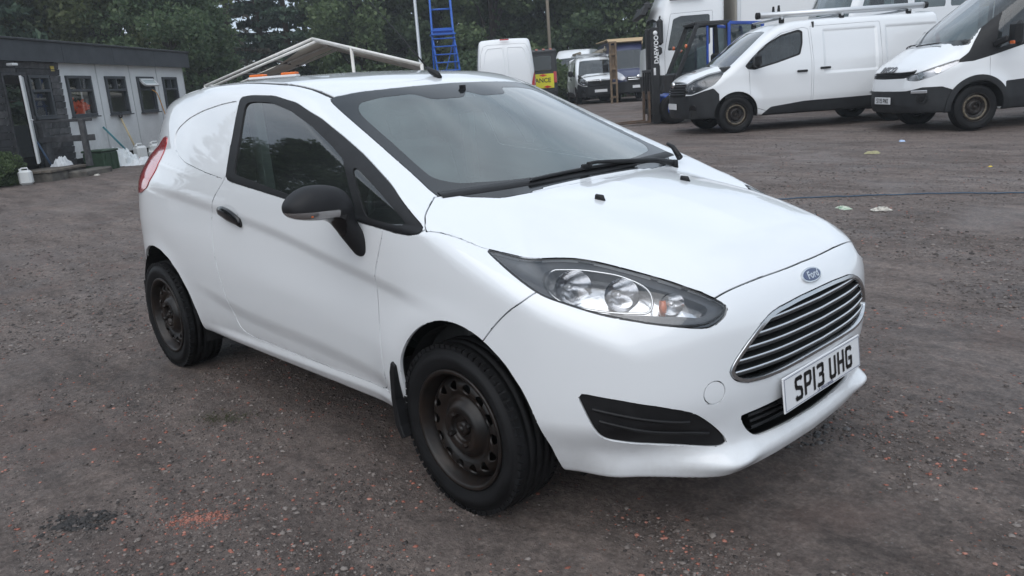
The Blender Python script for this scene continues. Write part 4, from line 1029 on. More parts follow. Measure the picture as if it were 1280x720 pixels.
    L(bp.outputs[0], b.inputs['Normal']); return m
def ground_h(x, y):
    h = ground_z(x, y)
    r = np.hypot(x-CAM[0], y-CAM[1])
    h = h + .030*lattice_noise(x, y, 1.7, 1) + .016*lattice_noise(x+9, y-3, .55, 2)
    # old wheel ruts run past on the left
    q = (x*FW[1]*.6 - y*FW[0]*.6 + (x+y)*.25)
    h = h + .010*lattice_noise(x*.35+y, y*.35-x*.2, .30, 5) + .007*lattice_noise(x, y, .16, 3)*(r < 14) + .0075*lattice_noise(x, y, .07, 4)*(r < 9) + .005*lattice_noise(x, y, .03, 6)*(r < 6)
    # level under the tyres
    for ax in (0., AX_R):
        for sd in (-1, 1):
            d = np.hypot((x-ax)/1.4, y-sd*.735); w = np.exp(-(d/.20)**2); h = h*(1-w)
    return h
def build_ground():
    na = 560; th = np.linspace(-math.pi, math.pi, na, endpoint=False)
    # finer where the camera looks
    base = YAW; w = 1 - .86*np.exp(-((th)/.72)**2); ang = np.cumsum(w); ang = (ang/ang[-1])*2*np.pi; ang = ang - ang[na//2] + base
    rs = np.concatenate([np.linspace(.0, 1.2, 4)[1:], np.geomspace(1.25, 9, 210), np.geomspace(9.2, 60, 90), np.geomspace(64, 900, 24)])
    A, Rr = np.meshgrid(ang, rs, indexing='ij'); X = CAM[0]+Rr*np.cos(A); Y = CAM[1]+Rr*np.sin(A)
    Z = ground_h(X, Y)
    V = np.stack([X, Y, Z], 2).reshape(-1, 3); nr = len(rs); c = len(V)
    V = np.concatenate([V, [[CAM[0], CAM[1], 0]]])
    F = []
    i = np.arange(na); j = np.arange(nr-1); I, J = np.meshgrid(i, j, indexing='ij'); I2 = (I+1) % na
    q = np.stack([I*nr+J, I*nr+J+1, I2*nr+J+1, I2*nr+J], 2).reshape(-1, 4)
    F = [tuple(f) for f in q] + [(k*nr, ((k+1) % na)*nr, c) for k in range(na)]
    o = mesh_obj('ground', V, F, ground_mat(), None, True); tag(o, kind='structure', label='dark trampled ash and brick gravel yard floor'); return o
build_ground()
def stones(n, rmin, rmax, smin_, smax_, m, name, label, seed, red=0., spread=.62, pts=None):
    g = np.random.default_rng(seed)
    if pts is None:
        u = g.random(n); r = rmin*(rmax/rmin)**u; a = YAW + (g.random(n)*2-1)*spread
        x = CAM[0]+r*np.cos(a); y = CAM[1]+r*np.sin(a)
        # gather in drifts
        k = lattice_noise(x, y, .8, 11) + .5*lattice_noise(x, y, .25, 12) + .25*(g.random(n)-.5) > -.12
        x, y, r = x[k], y[k], r[k]
    else: x, y = pts[:, 0], pts[:, 1]; r = np.hypot(x-CAM[0], y-CAM[1])
    n = len(x); s = smin_*(smax_/smin_)**(g.random(n)**2.2)
    base = np.array([(1, 0, 0), (-1, 0, 0), (0, 1, 0), (0, -1, 0), (0, 0, 1), (0, 0, -1), (.6, .6, .55), (-.6, .6, .5), (-.6, -.6, .55), (.6, -.6, .5)], float)
    tri = [(4, 0, 6), (6, 0, 2), (4, 6, 2), (4, 2, 7), (7, 2, 1), (4, 7, 1), (4, 1, 8), (8, 1, 3), (4, 8, 3), (4, 3, 9), (9, 3, 0), (4, 9, 0)]
    V = base[None] * (1 + .45*(g.random((n, 10, 3))-.5)); V[:, :, 2] *= (.30+.45*g.random(n))[:, None]; V[:, :, 0] *= (.7+.7*g.random(n))[:, None]
    an = g.random(n)*6.283; c, sn = np.cos(an)[:, None], np.sin(an)[:, None]
    X = V[:, :, 0]*c - V[:, :, 1]*sn; Y = V[:, :, 0]*sn + V[:, :, 1]*c
    W = np.stack([X, Y, V[:, :, 2]], 2)*(s/2)[:, None, None]; z = ground_h(x, y)
    W += np.stack([x, y, z + s*.04], 1)[:, None]
    T_ = (np.array(tri)[None] + 10*np.arange(n)[:, None, None]).reshape(-1, 3)
    me = bpy.data.meshes.new(name); me.vertices.add(n*10); me.vertices.foreach_set('co', W.reshape(-1)); me.loops.add(len(T_)*3); me.loops.foreach_set('vertex_index', T_.reshape(-1)); me.polygons.add(len(T_)); me.polygons.foreach_set('loop_start', np.arange(0, len(T_)*3, 3)); me.polygons.foreach_set('loop_total', np.full(len(T_), 3)); me.update(calc_edges=True); me.validate()
    me.materials.append(m); o = bpy.data.objects.new(name, me); COL.objects.link(o); tag(o, label, name.split('_')[-1], kind='stuff'); return o
def stone_mat(name, c1, c2, c3):
    m = bpy.data.materials.new(name); m.use_nodes = True; t = m.node_tree; b = t.nodes['Principled BSDF']; g = t.nodes.new('ShaderNodeNewGeometry'); r = t.nodes.new('ShaderNodeValToRGB')
    r.color_ramp.elements[0].color = (*c1, 1); r.color_ramp.elements[1].color = (*c3, 1); e = r.color_ramp.elements.new(.6); e.color = (*c2, 1)
    t.links.new(g.outputs['Random Per Island'], r.inputs[0]); t.links.new(r.outputs[0], b.inputs['Base Color']); b.inputs['Roughness'].default_value = .7; return m
STONE = stone_mat('stone_mix', (.028, .022, .020), (.098, .079, .070), (.20, .172, .155)); BRICK = stone_mat('brick_crumbs', (.19, .066, .045), (.30, .112, .078), (.38, .180, .135))
stones(42000, 1.9, 16, .005, .024, STONE, 'loose_gravel', 'grey loose stones scattered over the yard', 21)
stones(52000, 1.8, 7.5, .0035, .013, STONE, 'fine_gravel', 'fine brown grey grit covering the near yard', 23)
stones(34000, 5.0, 22, .010, .036, STONE, 'scattered_gravel', 'coarser loose stones lying over the middle of the yard', 24)
stones(13000, 1.8, 13, .004, .018, BRICK, 'brick_fragments', 'orange red brick crumbs trodden into the yard', 22)
# ---------------- other vehicles in the yard ----------------
GOLDRIM = mat('worn_rim', (.20, .165, .115), .5, metal=.3, vcol2=(.03, .027, .024), vscale=25)
GREYPL = mat('grey_plastic', (.016, .017, .019), .6, spec=.35, var=.2, vscale=6)
TINT = glass_mat('van_glass', (.60, .72, .74), .50, film=.05, filmcol=(.4, .45, .46))
def van_fn(p):
    hood = lut(p['hood'], smooth=.08); drop = lut(p['drop'], smooth=.05); roof = lut(p['roof'], smooth=.15); W = lut(p['W'], smooth=.2); sz = lut(p['sz'], smooth=.05)
    ny = lut(p['ny'], smooth=.05); nzl = lut(p['nz'], smooth=.03); tz = lut(p['tz'], smooth=.05); ty = lut(p['ty'], smooth=.04); x0, z0, sl, sw = p['screen']; bot = p.get('bot', .28)
    def f(x, y, z):
        s = W(x) + sz(z)
        for ax in p['axles']:
            r = np.hypot(x-ax, z-p['R']); s = s + p.get('flare', .02)*np.exp(-((r-p['arch'])/.10)**2)*sstep(.15, .35, z)
        for (a0, a1, b0, b1) in p.get('press', []):
            s = s - .022*sstep(a0, a0+.05, x)*sstep(a1, a1-.05, x)*sstep(b0, b0+.06, z)*sstep(b1, b1-.06, z)
        xf = nzl(z) + ny(y)
        nose = (x-xf)/np.sqrt(1.1 + ny.d(y)**2)
        hd = (z - hood(x) + drop(y))/np.sqrt(1.15 + drop.d(y)**2)
        ws = (x - (x0 - (z-z0)*sl - sw*y*y))/math.sqrt(1+sl*sl)
        rf = z - roof(x) + .04*y*y
        top = smin(hd, smax(ws, rf, p.get('rk', .16)), .03)
        b = smax(smax(y-s, nose, .08), top, p.get('ek', .10)); b = smax(b, bot-z, .03)
        return smax(b, (tz(z)+ty(y)-x)/np.sqrt(1.1+ty.d(y)**2), .08)
    return f
def van_wheels(root, p, mat_rim=None, holes=12, track=None, detail=0):
    for ax in p['axles']:
        for sd in (-1, 1):
            y = sd*(track or (p['W'][0][1]-.13))
            w = wheel(root, (ax, y, p['R']-.01), sd, R=p['R'], rim=p['R']*.64, w=.215, holes=holes, detail=detail, rim_mat=STEELB, hub=.10, hole_r=.017)
            b = MB(); b.lathe([(p['R']*.46, 0), (p['R']*.47, -.006), (p['R']*.55, -.006), (p['R']*.56, 0)], 32, 'y', (0, -.075, 0)); fix_normals(b.build('rim_ring', mat_rim or GOLDRIM, w)) if mat_rim != 'none' else None
            n = 20; V = []; F = []; rr = p['arch']-.012
            for i in range(n+1):
                a = math.radians(-8+196*i/n)
                for yy in (abs(y)-.28, abs(y)+.10): V.append((ax+rr*math.cos(a), sd*yy, p['R']+rr*math.sin(a)))
            for i in range(n): F.append((2*i, 2*i+1, 2*i+3, 2*i+2))
            k = len(V); V += [(ax+rr*math.cos(math.radians(-8+196*i/n)), sd*(abs(y)-.28), p['R']+rr*math.sin(math.radians(-8+196*i/n))) for i in range(n+1)]; F.append(tuple(range(k, k+n+1)))
            mesh_obj('arch_liner', V, F, DARK, root)
def arch_poly(ax, R, r): return np.array([(ax-r*1.0, -.2)] + [(ax+r*math.cos(a), R+r*math.sin(a)) for a in np.linspace(math.pi, 0, 30)] + [(ax+r, -.2)])
def plain_plate(root, c, w=.52, h=.111, right=(0, 1, 0), up=(0, 0, 1), txt=None, name='number_plate', yellow=False):
    pr = bpy.data.objects.new(name, None); COL.objects.link(pr); pr.parent = root; pr.matrix_local = frame_mtx(c, right, up)
    b = MB(); b.box((0, 0, 0), (w, h, .012), bev=.002); b.build('plate_board', mat('plate_yellow', (.70, .52, .06), .3) if yellow else mat('plate_white', (.72, .73, .74), .25), pr)
    if txt:
        b = MB(); plate_chars(b, txt, .076, .048, .0105, .0145, .026, -.1935); o = b.build('registration', mat('plate_black', (.006, .006, .006), .35), pr); o.location = (0, 0, .007); o['kind'] = 'stuff'
    return pr
side_c = lambda A, n: A[:, 1] > .5

# -- the medium panel van: built once, copied for its twins
VIV = dict(axles=(0., -3.098), R=.336, arch=.405,
    hood=[(1.05, .86), (.92, .99), (.78, 1.065), (.5, 1.16), (.25, 1.225), (-.1, 1.29)], drop=[(0, 0), (.4, .015), (.6, .05), (.75, .10), (.85, .17), (.95, .28)],
    roof=[(-.3, 1.79), (-.65, 1.885), (-1.1, 1.945), (-2, 1.968), (-4.1, 1.955)], W=[(1, .955), (0, .955), (-3.3, .952), (-4.1, .935)],
    sz=[(.2, -.10), (.3, -.05), (.45, -.02), (.6, 0), (1.0, 0), (1.15, -.012), (1.4, -.06), (1.7, -.125), (1.85, -.175), (2.0, -.24)],
    ny=[(0, 0), (.3, -.02), (.5, -.06), (.65, -.13), (.78, -.26), (.88, -.45), (.96, -.8)], nz=[(.15, .80), (.25, .88), (.4, .92), (.7, .93), (.85, .915), (1.0, .85), (1.1, .74)],
    tz=[(.15, -3.98), (.45, -4.06), (1.2, -4.05), (1.9, -3.97)], ty=[(0, 0), (.6, .02), (.8, .06), (.9, .14), (.96, .3)], screen=(.34, 1.15, 1.36, .28), press=[(-2.72, -1.66, .95, 1.76), (-3.92, -2.86, .95, 1.76)])
def build_vivaro():
    root = empty('panel_van', (0, 0, 0), 0)
    f = van_fn(VIV); P, Q, N = nets(f, (-4.2, 0, .2), (1.1, 1.05, 2.05), .027); S = Surf(P, Q, N)
    for ax in VIV['axles']: S.cut2d(arch_poly(ax, VIV['R'], VIV['arch']), 'xz', 'hole', cond=side_c)
    fr = lambda A, n: A[:, 0] > .3
    S.cut2d(chaikin([(.90, .76), (.86, .90), (.70, 1.01), (.45, 1.10), (.17, 1.15), (.27, 1.02), (.40, .90), (.60, .81), (.78, .74)], 1), 'xz', 'headlight', cond=lambda A, n: (A[:, 1] > .52) & (A[:, 0] > .1))
    S.cut2d(chaikin([(-.3, .985), (.3, .975), (.50, .955), (.56, .90), (.56, .72), (.40, .70), (-.3, .70)], 1), 'yz', 'grille', cond=lambda A, n: (A[:, 0] > .6) & (n[:, 0] > .3))
    S.cut2d(np.array([(.12, .52), (.22, .62), (.32, .72), (.42, .83), (.60, .785), (.78, .72), (1.4, .70), (1.4, -.1), (.12, -.1)]), 'xz', 'bumper', cond=fr)
    S.cut2d(np.array([(-.46, -.1), (-.50, .30), (-.66, .42), (-1.3, .485), (-2.65, .50), (-2.72, -.1)]), 'xz', 'side_trim', cond=side_c)
    S.cut2d(np.array([(-3.47, -.1), (-3.49, .50), (-4.3, .50), (-4.3, -.1)]), 'xz', 'side_trim', cond=side_c)
    S.cut2d(chaikin([(-.3, 1.80), (.5, 1.795), (.66, 1.77), (.74, 1.5), (.80, 1.25), (.80, 1.1), (-.3, 1.1)], 1), 'yz', 'screen', cond=lambda A, n: (A[:, 0] > -.75) & (A[:, 0] < .40) & (n[:, 0] > .35) & (A[:, 2] > 1.2 + .0*A[:, 2]))
    wn = [(-.17, 1.19), (-.34, 1.36), (-.62, 1.57), (-.88, 1.70), (-1.22, 1.775), (-1.29, 1.74), (-1.275, 1.52), (-1.22, 1.33), (-.78, 1.21), (-.34, 1.115), (-.22, 1.13)]
    S.cut2d(chaikin(wn, 1), 'xz', 'window_frame', cond=side_c); S.cut2d(chaikin(wn, 1), 'xz', 'window', src=('window_frame',), cond=side_c, grow=-.028)
    dr = [(-.26, .44), (-.25, .8), (-.24, 1.10), (-.17, 1.19), (-.5, 1.5), (-.88, 1.73), (-1.3, 1.81), (-1.40, 1.78), (-1.43, 1.2), (-1.42, .34), (-.62, .34), (-.45, .40)]
    S.cut2d(np.array(dr), 'xz', 'door', cond=side_c, src=('',))
    S.cut2d(np.array([(-1.46, .36), (-1.47, 1.2), (-1.44, 1.82), (-2.78, 1.83), (-2.80, .5), (-2.62, .36)]), 'xz', 'sliding_door', cond=side_c)
    tl = [(-3.97, 1.0), (-3.86, 1.02), (-3.86, 1.62), (-3.95, 1.64), (-4.2, 1.6), (-4.2, 1.0)]
    S.cut2d(np.array(tl), 'xz', 'tail_lamp', cond=lambda A, n: (A[:, 1] > .82))
    kw = dict(gap=.004, flange=.03)
    S.make('body_shell', [''], WHITE, root, **kw); S.make('front_bumper', ['bumper'], GREYPL, root, gap=.002, flange=.03)
    S.make('windscreen', ['screen'], TINT, root, gap=.002, offset=.006)
    S.make('grille', ['grille'], DARK, root, offset=.03)
    for z, m in ((.94, CHROME), (.89, GREYPL), (.84, GREYPL), (.79, GREYPL), (.745, GREYPL)):
        ys = np.linspace(-.53, .53, 25); Pf, Nf = shoot(f, np.stack([np.full(25, 1.3), ys, np.full(25, z)], 1), (-1, 0, 0))
        V, F = tube_strip(Pf - Nf*.006, Nf, .014, .014); mesh_obj('grille_bar', V, F, m, root, True)
    b = MB(); b.lathe([(.0005, .02), (.05, .02), (.058, .01), (.058, -.02)], 24, 'x', (.925, 0, .925)); fix_normals(b.build('badge', CHROME, root))
    for sd in (-1, 1):
        S.make('side_trim', ['side_trim'], GREYPL, root, side=sd, gap=.001, flange=.02, offset=-.008)
        d = S.make('door', ['door'], WHITE, root, side=sd, **kw); S.make('window_frame', ['window_frame'], BLACKP, d, side=sd); S.make('window_pane', ['window'], TINT, d, side=sd, offset=.008)
        s_ = S.make('sliding_door', ['sliding_door'], WHITE, root, side=sd, **kw)
        S.make('tail_lamp', ['tail_lamp'], REDL, root, side=sd, offset=-.006)
        for x, z, par in ((-1.24, 1.03, d), (-1.68, 1.06, s_)):
            c, n = project(f, np.array([(x, sd*.95, z)])); q = MB(); q.box(c[0]+n[0]*.02, (.20, .03, .04), bev=.01); q.build('handle', BLACKP, par)
        h_ = S.make('headlight', ['headlight'], LENS, root, side=sd, offset=.002); S.make('lamp_body', ['headlight'], LAMPGREY, h_, side=sd, offset=.06)
        for cx, cy, cz, r in ((.70, .66, .86, .085), (.58, .76, .90, .075)):
            c, n = project(f, np.array([(cx, sd*cy, cz)])); c, n = c[0], n[0]; ax_ = np.array([.9, sd*.35, .15]); ax_ /= np.linalg.norm(ax_); e1 = np.cross([0, 0, 1.], ax_); e2 = np.cross(ax_, e1)
            V = []; F = []
            for i in range(6):
                s = i/5
                for k in range(20):
                    a = 2*math.pi*k/20; V.append(c - ax_*(.035+.05*(1-s*s)) + (e1*math.cos(a)+e2*math.sin(a))*r*(.05+.95*s))
            for i in range(5):
                for k in range(20): F.append((i*20+k, i*20+(k+1) % 20, (i+1)*20+(k+1) % 20, (i+1)*20+k))
            mesh_obj('reflector', V, F, REFL, h_, True)
        # fog lamp pocket
        c, n = project(f, np.array([(.78, sd*.72, .48)])); q = MB(); e1 = np.cross([0, 0, 1.], n[0]); e1 /= np.linalg.norm(e1); e2 = np.cross(n[0], e1)
        q.tube([c[0]-n[0]*.01, c[0]+n[0]*.012], [.085, .075], 20); fix_normals(q.build('fog_lamp', GLOSSB, root))
        # mirror
        q = MB(); q.box((-.33, sd*1.10, 1.27), (.13, .20, .24), bev=.05); mr = q.build('door_mirror', BLACKP, d); q = MB(); q.bar((-.33, sd*.90, 1.16), (-.33, sd*1.04, 1.22), .06, .07, .015); q.build('mirror_arm', BLACKP, mr)
    plain_plate(root, (.945, 0, .52))
    S.make('inner_structure', ['', 'door', 'sliding_door'], DARK, root, offset=.035)
    van_wheels(root, VIV)
    b = MB(); b.prism([(.8, .30), (-3.9, .32), (-3.9, .45), (.8, .45)], -.75, .75, 'y'); b.build('floor_pan', DARK, root)
    b = MB(); b.prism([(.22, 1.20), (-.2, 1.22), (-.35, 1.1), (-.3, .6), (.2, .6)], -.85, .85, 'y'); b.build('dashboard', DASH, root, bevel=.03)
    for y_ in (-.48, .10, .55):
        b = MB(); b.box((-.85, y_, .85), (.5, .44, .16), bev=.05); b.box((-1.12, y_, 1.2), (.14, .44, .66), bev=.06); b.box((-1.16, y_, 1.6), (.10, .26, .20), bev=.04); b.build('seat', CLOTH, root)
    b = MB(); b.box((-1.5, 0, 1.15), (.03, 1.6, 1.5)); b.build('bulkhead', DASH, root)
    # wiper
    ys = np.linspace(-.65, .3, 12); Pf, Nf = shoot(f, np.stack([np.full(12, 1.2), ys, 1.235 + .05*(ys+.2)], 1), (-1, 0, -.2)); V, F = tube_strip(Pf+Nf*.02, Nf, .015, .012); mesh_obj('wiper', V, F, BLACKP, root, True)
    return root
viv = build_vivaro()
def place(o, D, R, head, dz=0.): o.location = yard(D, R, dz); o.rotation_euler = (0, 0, head); return o
TH = math.radians(4)
viv_twins = [copy_tree(viv) for k in range(3)]
# van beside the forklift, pointing left
c_, s_ = math.cos(HEAD_LEFT-TH*0), 0
place(viv, 15.3+.82, 4.34, HEAD_LEFT + TH)
tag(viv, 'white panel van with pipe tubes on its roof bars, next to the forklift', 'van')
rk = bpy.data.objects.new('roof_rack', None); COL.objects.link(rk); rk.parent = viv
for x in (-.95, -2.1, -3.4):
    b = MB(); b.bar((x, -.72, 2.0), (x, .72, 2.0), .05, .045, .008); b.build('cross_bar', mat('alloy', (.55, .56, .57), .35, metal=.8), rk)
    for sd in (-1, 1): b = MB(); b.box((x, sd*.68, 1.96), (.09, .06, .10), bev=.01); b.build('bar_foot', BLACKP, rk)
    for y in (.30, .55): b = MB(); b.prism([(x-.03, 2.08), (x+.03, 2.08), (x+.015, 2.24), (x-.015, 2.24)], y-.012, y+.012, 'y'); b.build('upright', BLACKP, rk) if x > -1 else None
b = MB(); b.tube([(-.55, .60, 2.07), (-3.75, .60, 2.07)], .055, 14); b.build('pipe_tube', mat('alloy_pale', (.62, .63, .64), .35, metal=.5), rk)
for x in (-.53, -3.77): b = MB(); b.tube([(x-.03, .60, 2.07), (x+.03, .60, 2.07)], .062, 14); b.build('tube_cap', BLACKP, rk)
b = MB(); b.tube([(-.7, .35, 2.06), (-3.6, .35, 2.06)], .04, 10); b.build('pipe_tube', mat('alloy', (0, 0, 0)), rk)
# far twin, head on to the camera
t1 = place(viv_twins[0], 35, 4.25, YAW + math.pi + math.radians(1)); tag(t1, 'white panel van facing the camera across the yard, poles on its roof', 'van')
rk = bpy.data.objects.new('roof_rack', None); COL.objects.link(rk); rk.parent = t1
for x in (-1.0, -3.0):
    b = MB(); b.bar((x, -.75, 2.05), (x, .75, 2.05), .06, .06); b.build('cross_bar', mat('alloy', (0, 0, 0)), rk)
for y, z in ((-.6, 2.12), (.35, 2.13), (.5, 2.2), (.62, 2.13)): b = MB(); b.tube([(-.75, y, z), (-3.6, y*.95, z+.02)], .06, 8); b.build('pole', mat('weathered_tube', (.25, .22, .17), .7), rk)
b = MB(); b.tube([(-.95, .52, 2.05), (-.95, .5, 2.36)], .03, 6); b.build('upright', mat('weathered_tube', (0, 0, 0)), rk)
t2 = place(viv_twins[1], 42, 3.0, YAW + math.pi + math.radians(-14)); tag(t2, 'white van mostly hidden, only a narrow slice showing right of the dark maintenance truck', 'van')
viv_twins[2].scale = (.95, .95, .875); t3 = place(viv_twins[2], 16.2, -4.72, YAW + math.pi - math.radians(8)); tag(t3, 'white van roof with an orange beacon bar showing above the foreground van, before the canopy', 'van')
lb = bpy.data.objects.new('beacon_bar', None); COL.objects.link(lb); lb.parent = t3
b = MB(); b.box((-1.05, 0, 1.985), (.22, 1.10, .05), bev=.01); b.build('bar_base', mat('bar_white', (.7, .7, .7), .4), lb)
for y in (-.36, .36): b = MB(); b.box((-1.05, y, 2.035), (.20, .34, .06), bev=.015); b.build('amber_lens', mat('orange_lens', (.75, .17, .03), .25), lb)

# -- the big chassis-nosed van at the right edge
IVE = dict(axles=(0., -3.5), R=.352, arch=.455, flare=.025,
    hood=[(1.1, .93), (1.0, 1.02), (.86, 1.12), (.55, 1.27), (.25, 1.40), (-.1, 1.5)], drop=[(0, 0), (.4, .012), (.6, .04), (.75, .09), (.85, .16), (.95, .27), (1.02, .40)],
    roof=[(.2, 2.2), (-.3, 2.42), (-.8, 2.58), (-2, 2.66), (-5.2, 2.66)], W=[(1, .99), (0, .99), (-5.2, .99)],
    sz=[(.2, -.08), (.35, -.03), (.5, 0), (1.0, 0), (1.3, -.012), (1.7, -.05), (2.2, -.11), (2.7, -.18)],
    ny=[(0, 0), (.3, -.015), (.5, -.05), (.68, -.12), (.82, -.25), (.92, -.45), (1.0, -.8)], nz=[(.2, .92), (.3, .98), (.45, 1.02), (.62, 1.02), (.8, 1.0), (.95, .97), (1.05, .88), (1.15, .74)],
    tz=[(.2, -4.5), (2.5, -4.5)], ty=[(0, 0), (.8, .05), (.95, .2)], screen=(.33, 1.38, .74, .22), rk=.2, bot=.30)
def build_iveco():
    root = empty('cab_van', (0, 0, 0), 0, 'white high-roofed van with black bumper and black wheel arches, cut off by the right edge', 'van')
    f = van_fn(IVE); P, Q, N = nets(f, (-4.6, 0, .22), (1.15, 1.08, 2.75), .029); S = Surf(P, Q, N)
    for k_, ax in enumerate(IVE['axles']):
        S.cut2d(arch_poly(ax, IVE['R'], IVE['arch']-.05), 'xz', 'hole', cond=side_c); S.cut2d(arch_poly(ax, IVE['R'], IVE['arch']+.035), 'xz', 'arch_trim%d' % k_, cond=lambda A, n: (A[:, 1] > .5) & (A[:, 2] > .3))
    S.cut2d(chaikin([(.95, .83), (.90, .90), (.70, .985), (.45, 1.06), (.28, 1.10), (.33, 1.03), (.55, .92), (.72, .85), (.86, .80)], 1), 'xz', 'headlight', cond=lambda A, n: (A[:, 1] > .55) & (A[:, 0] > .2))
    S.cut2d(chaikin([(-.3, .955), (.4, .945), (.62, .955), (.70, .99), (.66, .90), (.50, .855), (-.3, .845)], 1), 'yz', 'grille', cond=lambda A, n: (A[:, 0] > .6) & (n[:, 0] > .2))
    S.cut2d(np.array([(.30, -.1), (.34, .62), (.55, .70), (.80, .70), (.95, .65), (1.4, .63), (1.4, -.1)]), 'xz', 'bumper', cond=lambda A, n: A[:, 0] > .2)
    S.cut2d(np.array([(-.40, -.1), (-.42, .72), (-1.2, .76), (-3.05, .76), (-3.05, -.1)]), 'xz', 'side_trim', cond=side_c)
    S.cut2d(chaikin([(-.3, 2.25), (.6, 2.24), (.76, 2.2), (.84, 1.7), (.90, 1.38), (.88, 1.2), (-.3, 1.2)], 1), 'yz', 'screen', cond=lambda A, n: (A[:, 0] > -.6) & (A[:, 0] < .42) & (n[:, 0] > .45) & (A[:, 2] > 1.3))
    S.cut2d(chaikin([(.36, 1.05), (.16, 1.19), (.06, 1.36), (-.20, 1.72), (-.46, 2.08), (-.60, 2.16), (-1.32, 2.18), (-1.34, 1.36), (-.8, 1.29), (-.2, 1.13), (.1, 1.06)], 1), 'xz', 'pillar_trim', cond=lambda A, n: (A[:, 1] > .5) & (A[:, 2] > 1.0))
    S.cut2d(chaikin([(-.22, 1.21), (-.30, 1.60), (-.52, 2.02), (-.62, 2.08), (-1.24, 2.10), (-1.25, 1.44), (-.8, 1.36)], 1), 'xz', 'window', src=('pillar_trim',), cond=side_c)
    S.cut2d(np.array([(-.155, .60), (-.15, 1.10), (.0, 1.3), (-.5, 2.25), (-1.38, 2.25), (-1.38, .60)]), 'xz', 'door', cond=side_c)
    kw = dict(gap=.004, flange=.03)
    S.make('body_shell', [''], WHITE, root, **kw); S.make('front_bumper', ['bumper'], GREYPL, root, gap=.002, flange=.03); S.make('windscreen', ['screen'], TINT, root, offset=.006)
    S.make('grille_back', ['grille'], DARK, root, offset=.03)
    for z in (.935, .91, .885, .862):
        ys = np.linspace(-.6, .6, 25); Pf, Nf = shoot(f, np.stack([np.full(25, 1.3), ys, np.full(25, z)], 1), (-1, 0, 0)); V, F = tube_strip(Pf-Nf*.012, Nf, .006, .012); mesh_obj('grille_bar', V, F, GREYPL, root, True)
    for sd in (-1, 1):
        [S.make('wheel_arch_trim', ['arch_trim%d' % k_], GREYPL, root, side=sd, gap=.001, flange=.03, offset=-.012) for k_ in (0, 1)]; S.make('side_trim', ['side_trim'], GREYPL, root, side=sd, gap=.001, flange=.02, offset=-.008)
        d = S.make('door', ['door'], WHITE, root, side=sd, **kw); S.make('pillar_trim', ['pillar_trim'], BLACKP, root, side=sd, offset=-.003); S.make('window_pane', ['window'], TINT, d, side=sd, offset=.008)
        h_ = S.make('headlight', ['headlight'], LENS, root, side=sd, offset=.002); S.make('lamp_body', ['headlight'], mat('lamp_silver', (.5, .5, .52), .3, metal=.7), h_, side=sd, offset=.04)
        for cx, cy, cz, r in ((.80, .74, .88, .055), (.60, .86, .95, .045)):
            c, n = project(f, np.array([(cx, sd*cy, cz)])); q = MB(); q.tube([c[0]-n[0]*.035, c[0]-n[0]*.012], [r*.7, r], 16); q.build('reflector', REFL, h_)
        c, n = project(f, np.array([(.80, sd*.80, .53)])); q = MB(); q.tube([c[0]-n[0]*.02, c[0]+n[0]*.015], [.10, .085], 20); fl = q.build('fog_lamp', BLACKP, root); q = MB(); q.tube([c[0], c[0]+n[0]*.02], [.05, .05], 16); q.build('lamp_glass', GLOSSB, fl)
        c, n = project(f, np.array([(.84, sd*.78, .635)])); q = MB(); e1 = np.cross([0, 0, 1.], n[0]); e1 /= np.linalg.norm(e1); q.bar(c[0]-e1*.12+n[0]*.008, c[0]+e1*.12+n[0]*.008, .03, .05, .008); q.build('side_light', mat('lamp_silver', (0, 0, 0)), root)
        q = MB(); q.box((-.36, sd*1.25, 1.42), (.14, .24, .36), bev=.05); mr = q.build('door_mirror', BLACKP, d); q = MB(); q.bar((-.20, sd*.98, 1.28), (-.30, sd*1.16, 1.36), .06, .10, .02); q.build('mirror_arm', BLACKP, mr)
        q = MB(); q.box((-.29, sd*1.28, 1.29), (.03, .10, .05), bev=.008); q.build('mirror_indicator', AMBER, mr)
    plain_plate(root, (1.035, 0, .50), txt='ST15 PNX')
    c, n = project(f, np.array([(.97, 0, 1.02)])); text_mesh('IVECO', .155, .006, mat('dark_chrome', (.22, .22, .23), .3, metal=.9), root, frame_mtx(c[0]+n[0]*.004, (0, 1, 0), (-n[0][2], 0, n[0][0])), 'maker_lettering', bold=.004, sx=1.05)
    S.make('inner_structure', ['', 'door'], DARK, root, offset=.035)
    van_wheels(root, IVE, track=.84)
    b = MB(); b.prism([(.8, .34), (-4.3, .36), (-4.3, .5), (.8, .5)], -.75, .75, 'y'); b.build('floor_pan', DARK, root)
    b = MB(); b.prism([(.2, 1.38), (-.25, 1.40), (-.4, 1.25), (-.3, .7), (.2, .7)], -.85, .85, 'y'); b.build('dashboard', DASH, root, bevel=.03)
    for y_ in (-.5, .5): b = MB(); b.box((-.95, y_, 1.0), (.5, .48, .16), bev=.05); b.box((-1.22, y_, 1.4), (.14, .48, .75), bev=.06); b.box((-1.26, y_, 1.85), (.10, .28, .2), bev=.04); b.build('seat', CLOTH, root)
    b = MB(); b.box((-1.55, 0, 1.5), (.03, 1.6, 2.0)); b.build('bulkhead', DASH, root)
    for y0 in (-.55, .15):
        ys = np.linspace(y0-.3, y0+.3, 10); Pf, Nf = shoot(f, np.stack([np.full(10, 1.3), ys, 1.43+.05*(ys-y0)], 1), (-1, 0, -.1)); V, F = tube_strip(Pf+Nf*.02, Nf, .016, .012); mesh_obj('wiper', V, F, BLACKP, root, True)
    return root
ive = build_iveco(); place(ive, 13.75, 7.48, HEAD_LEFT + math.radians(1))

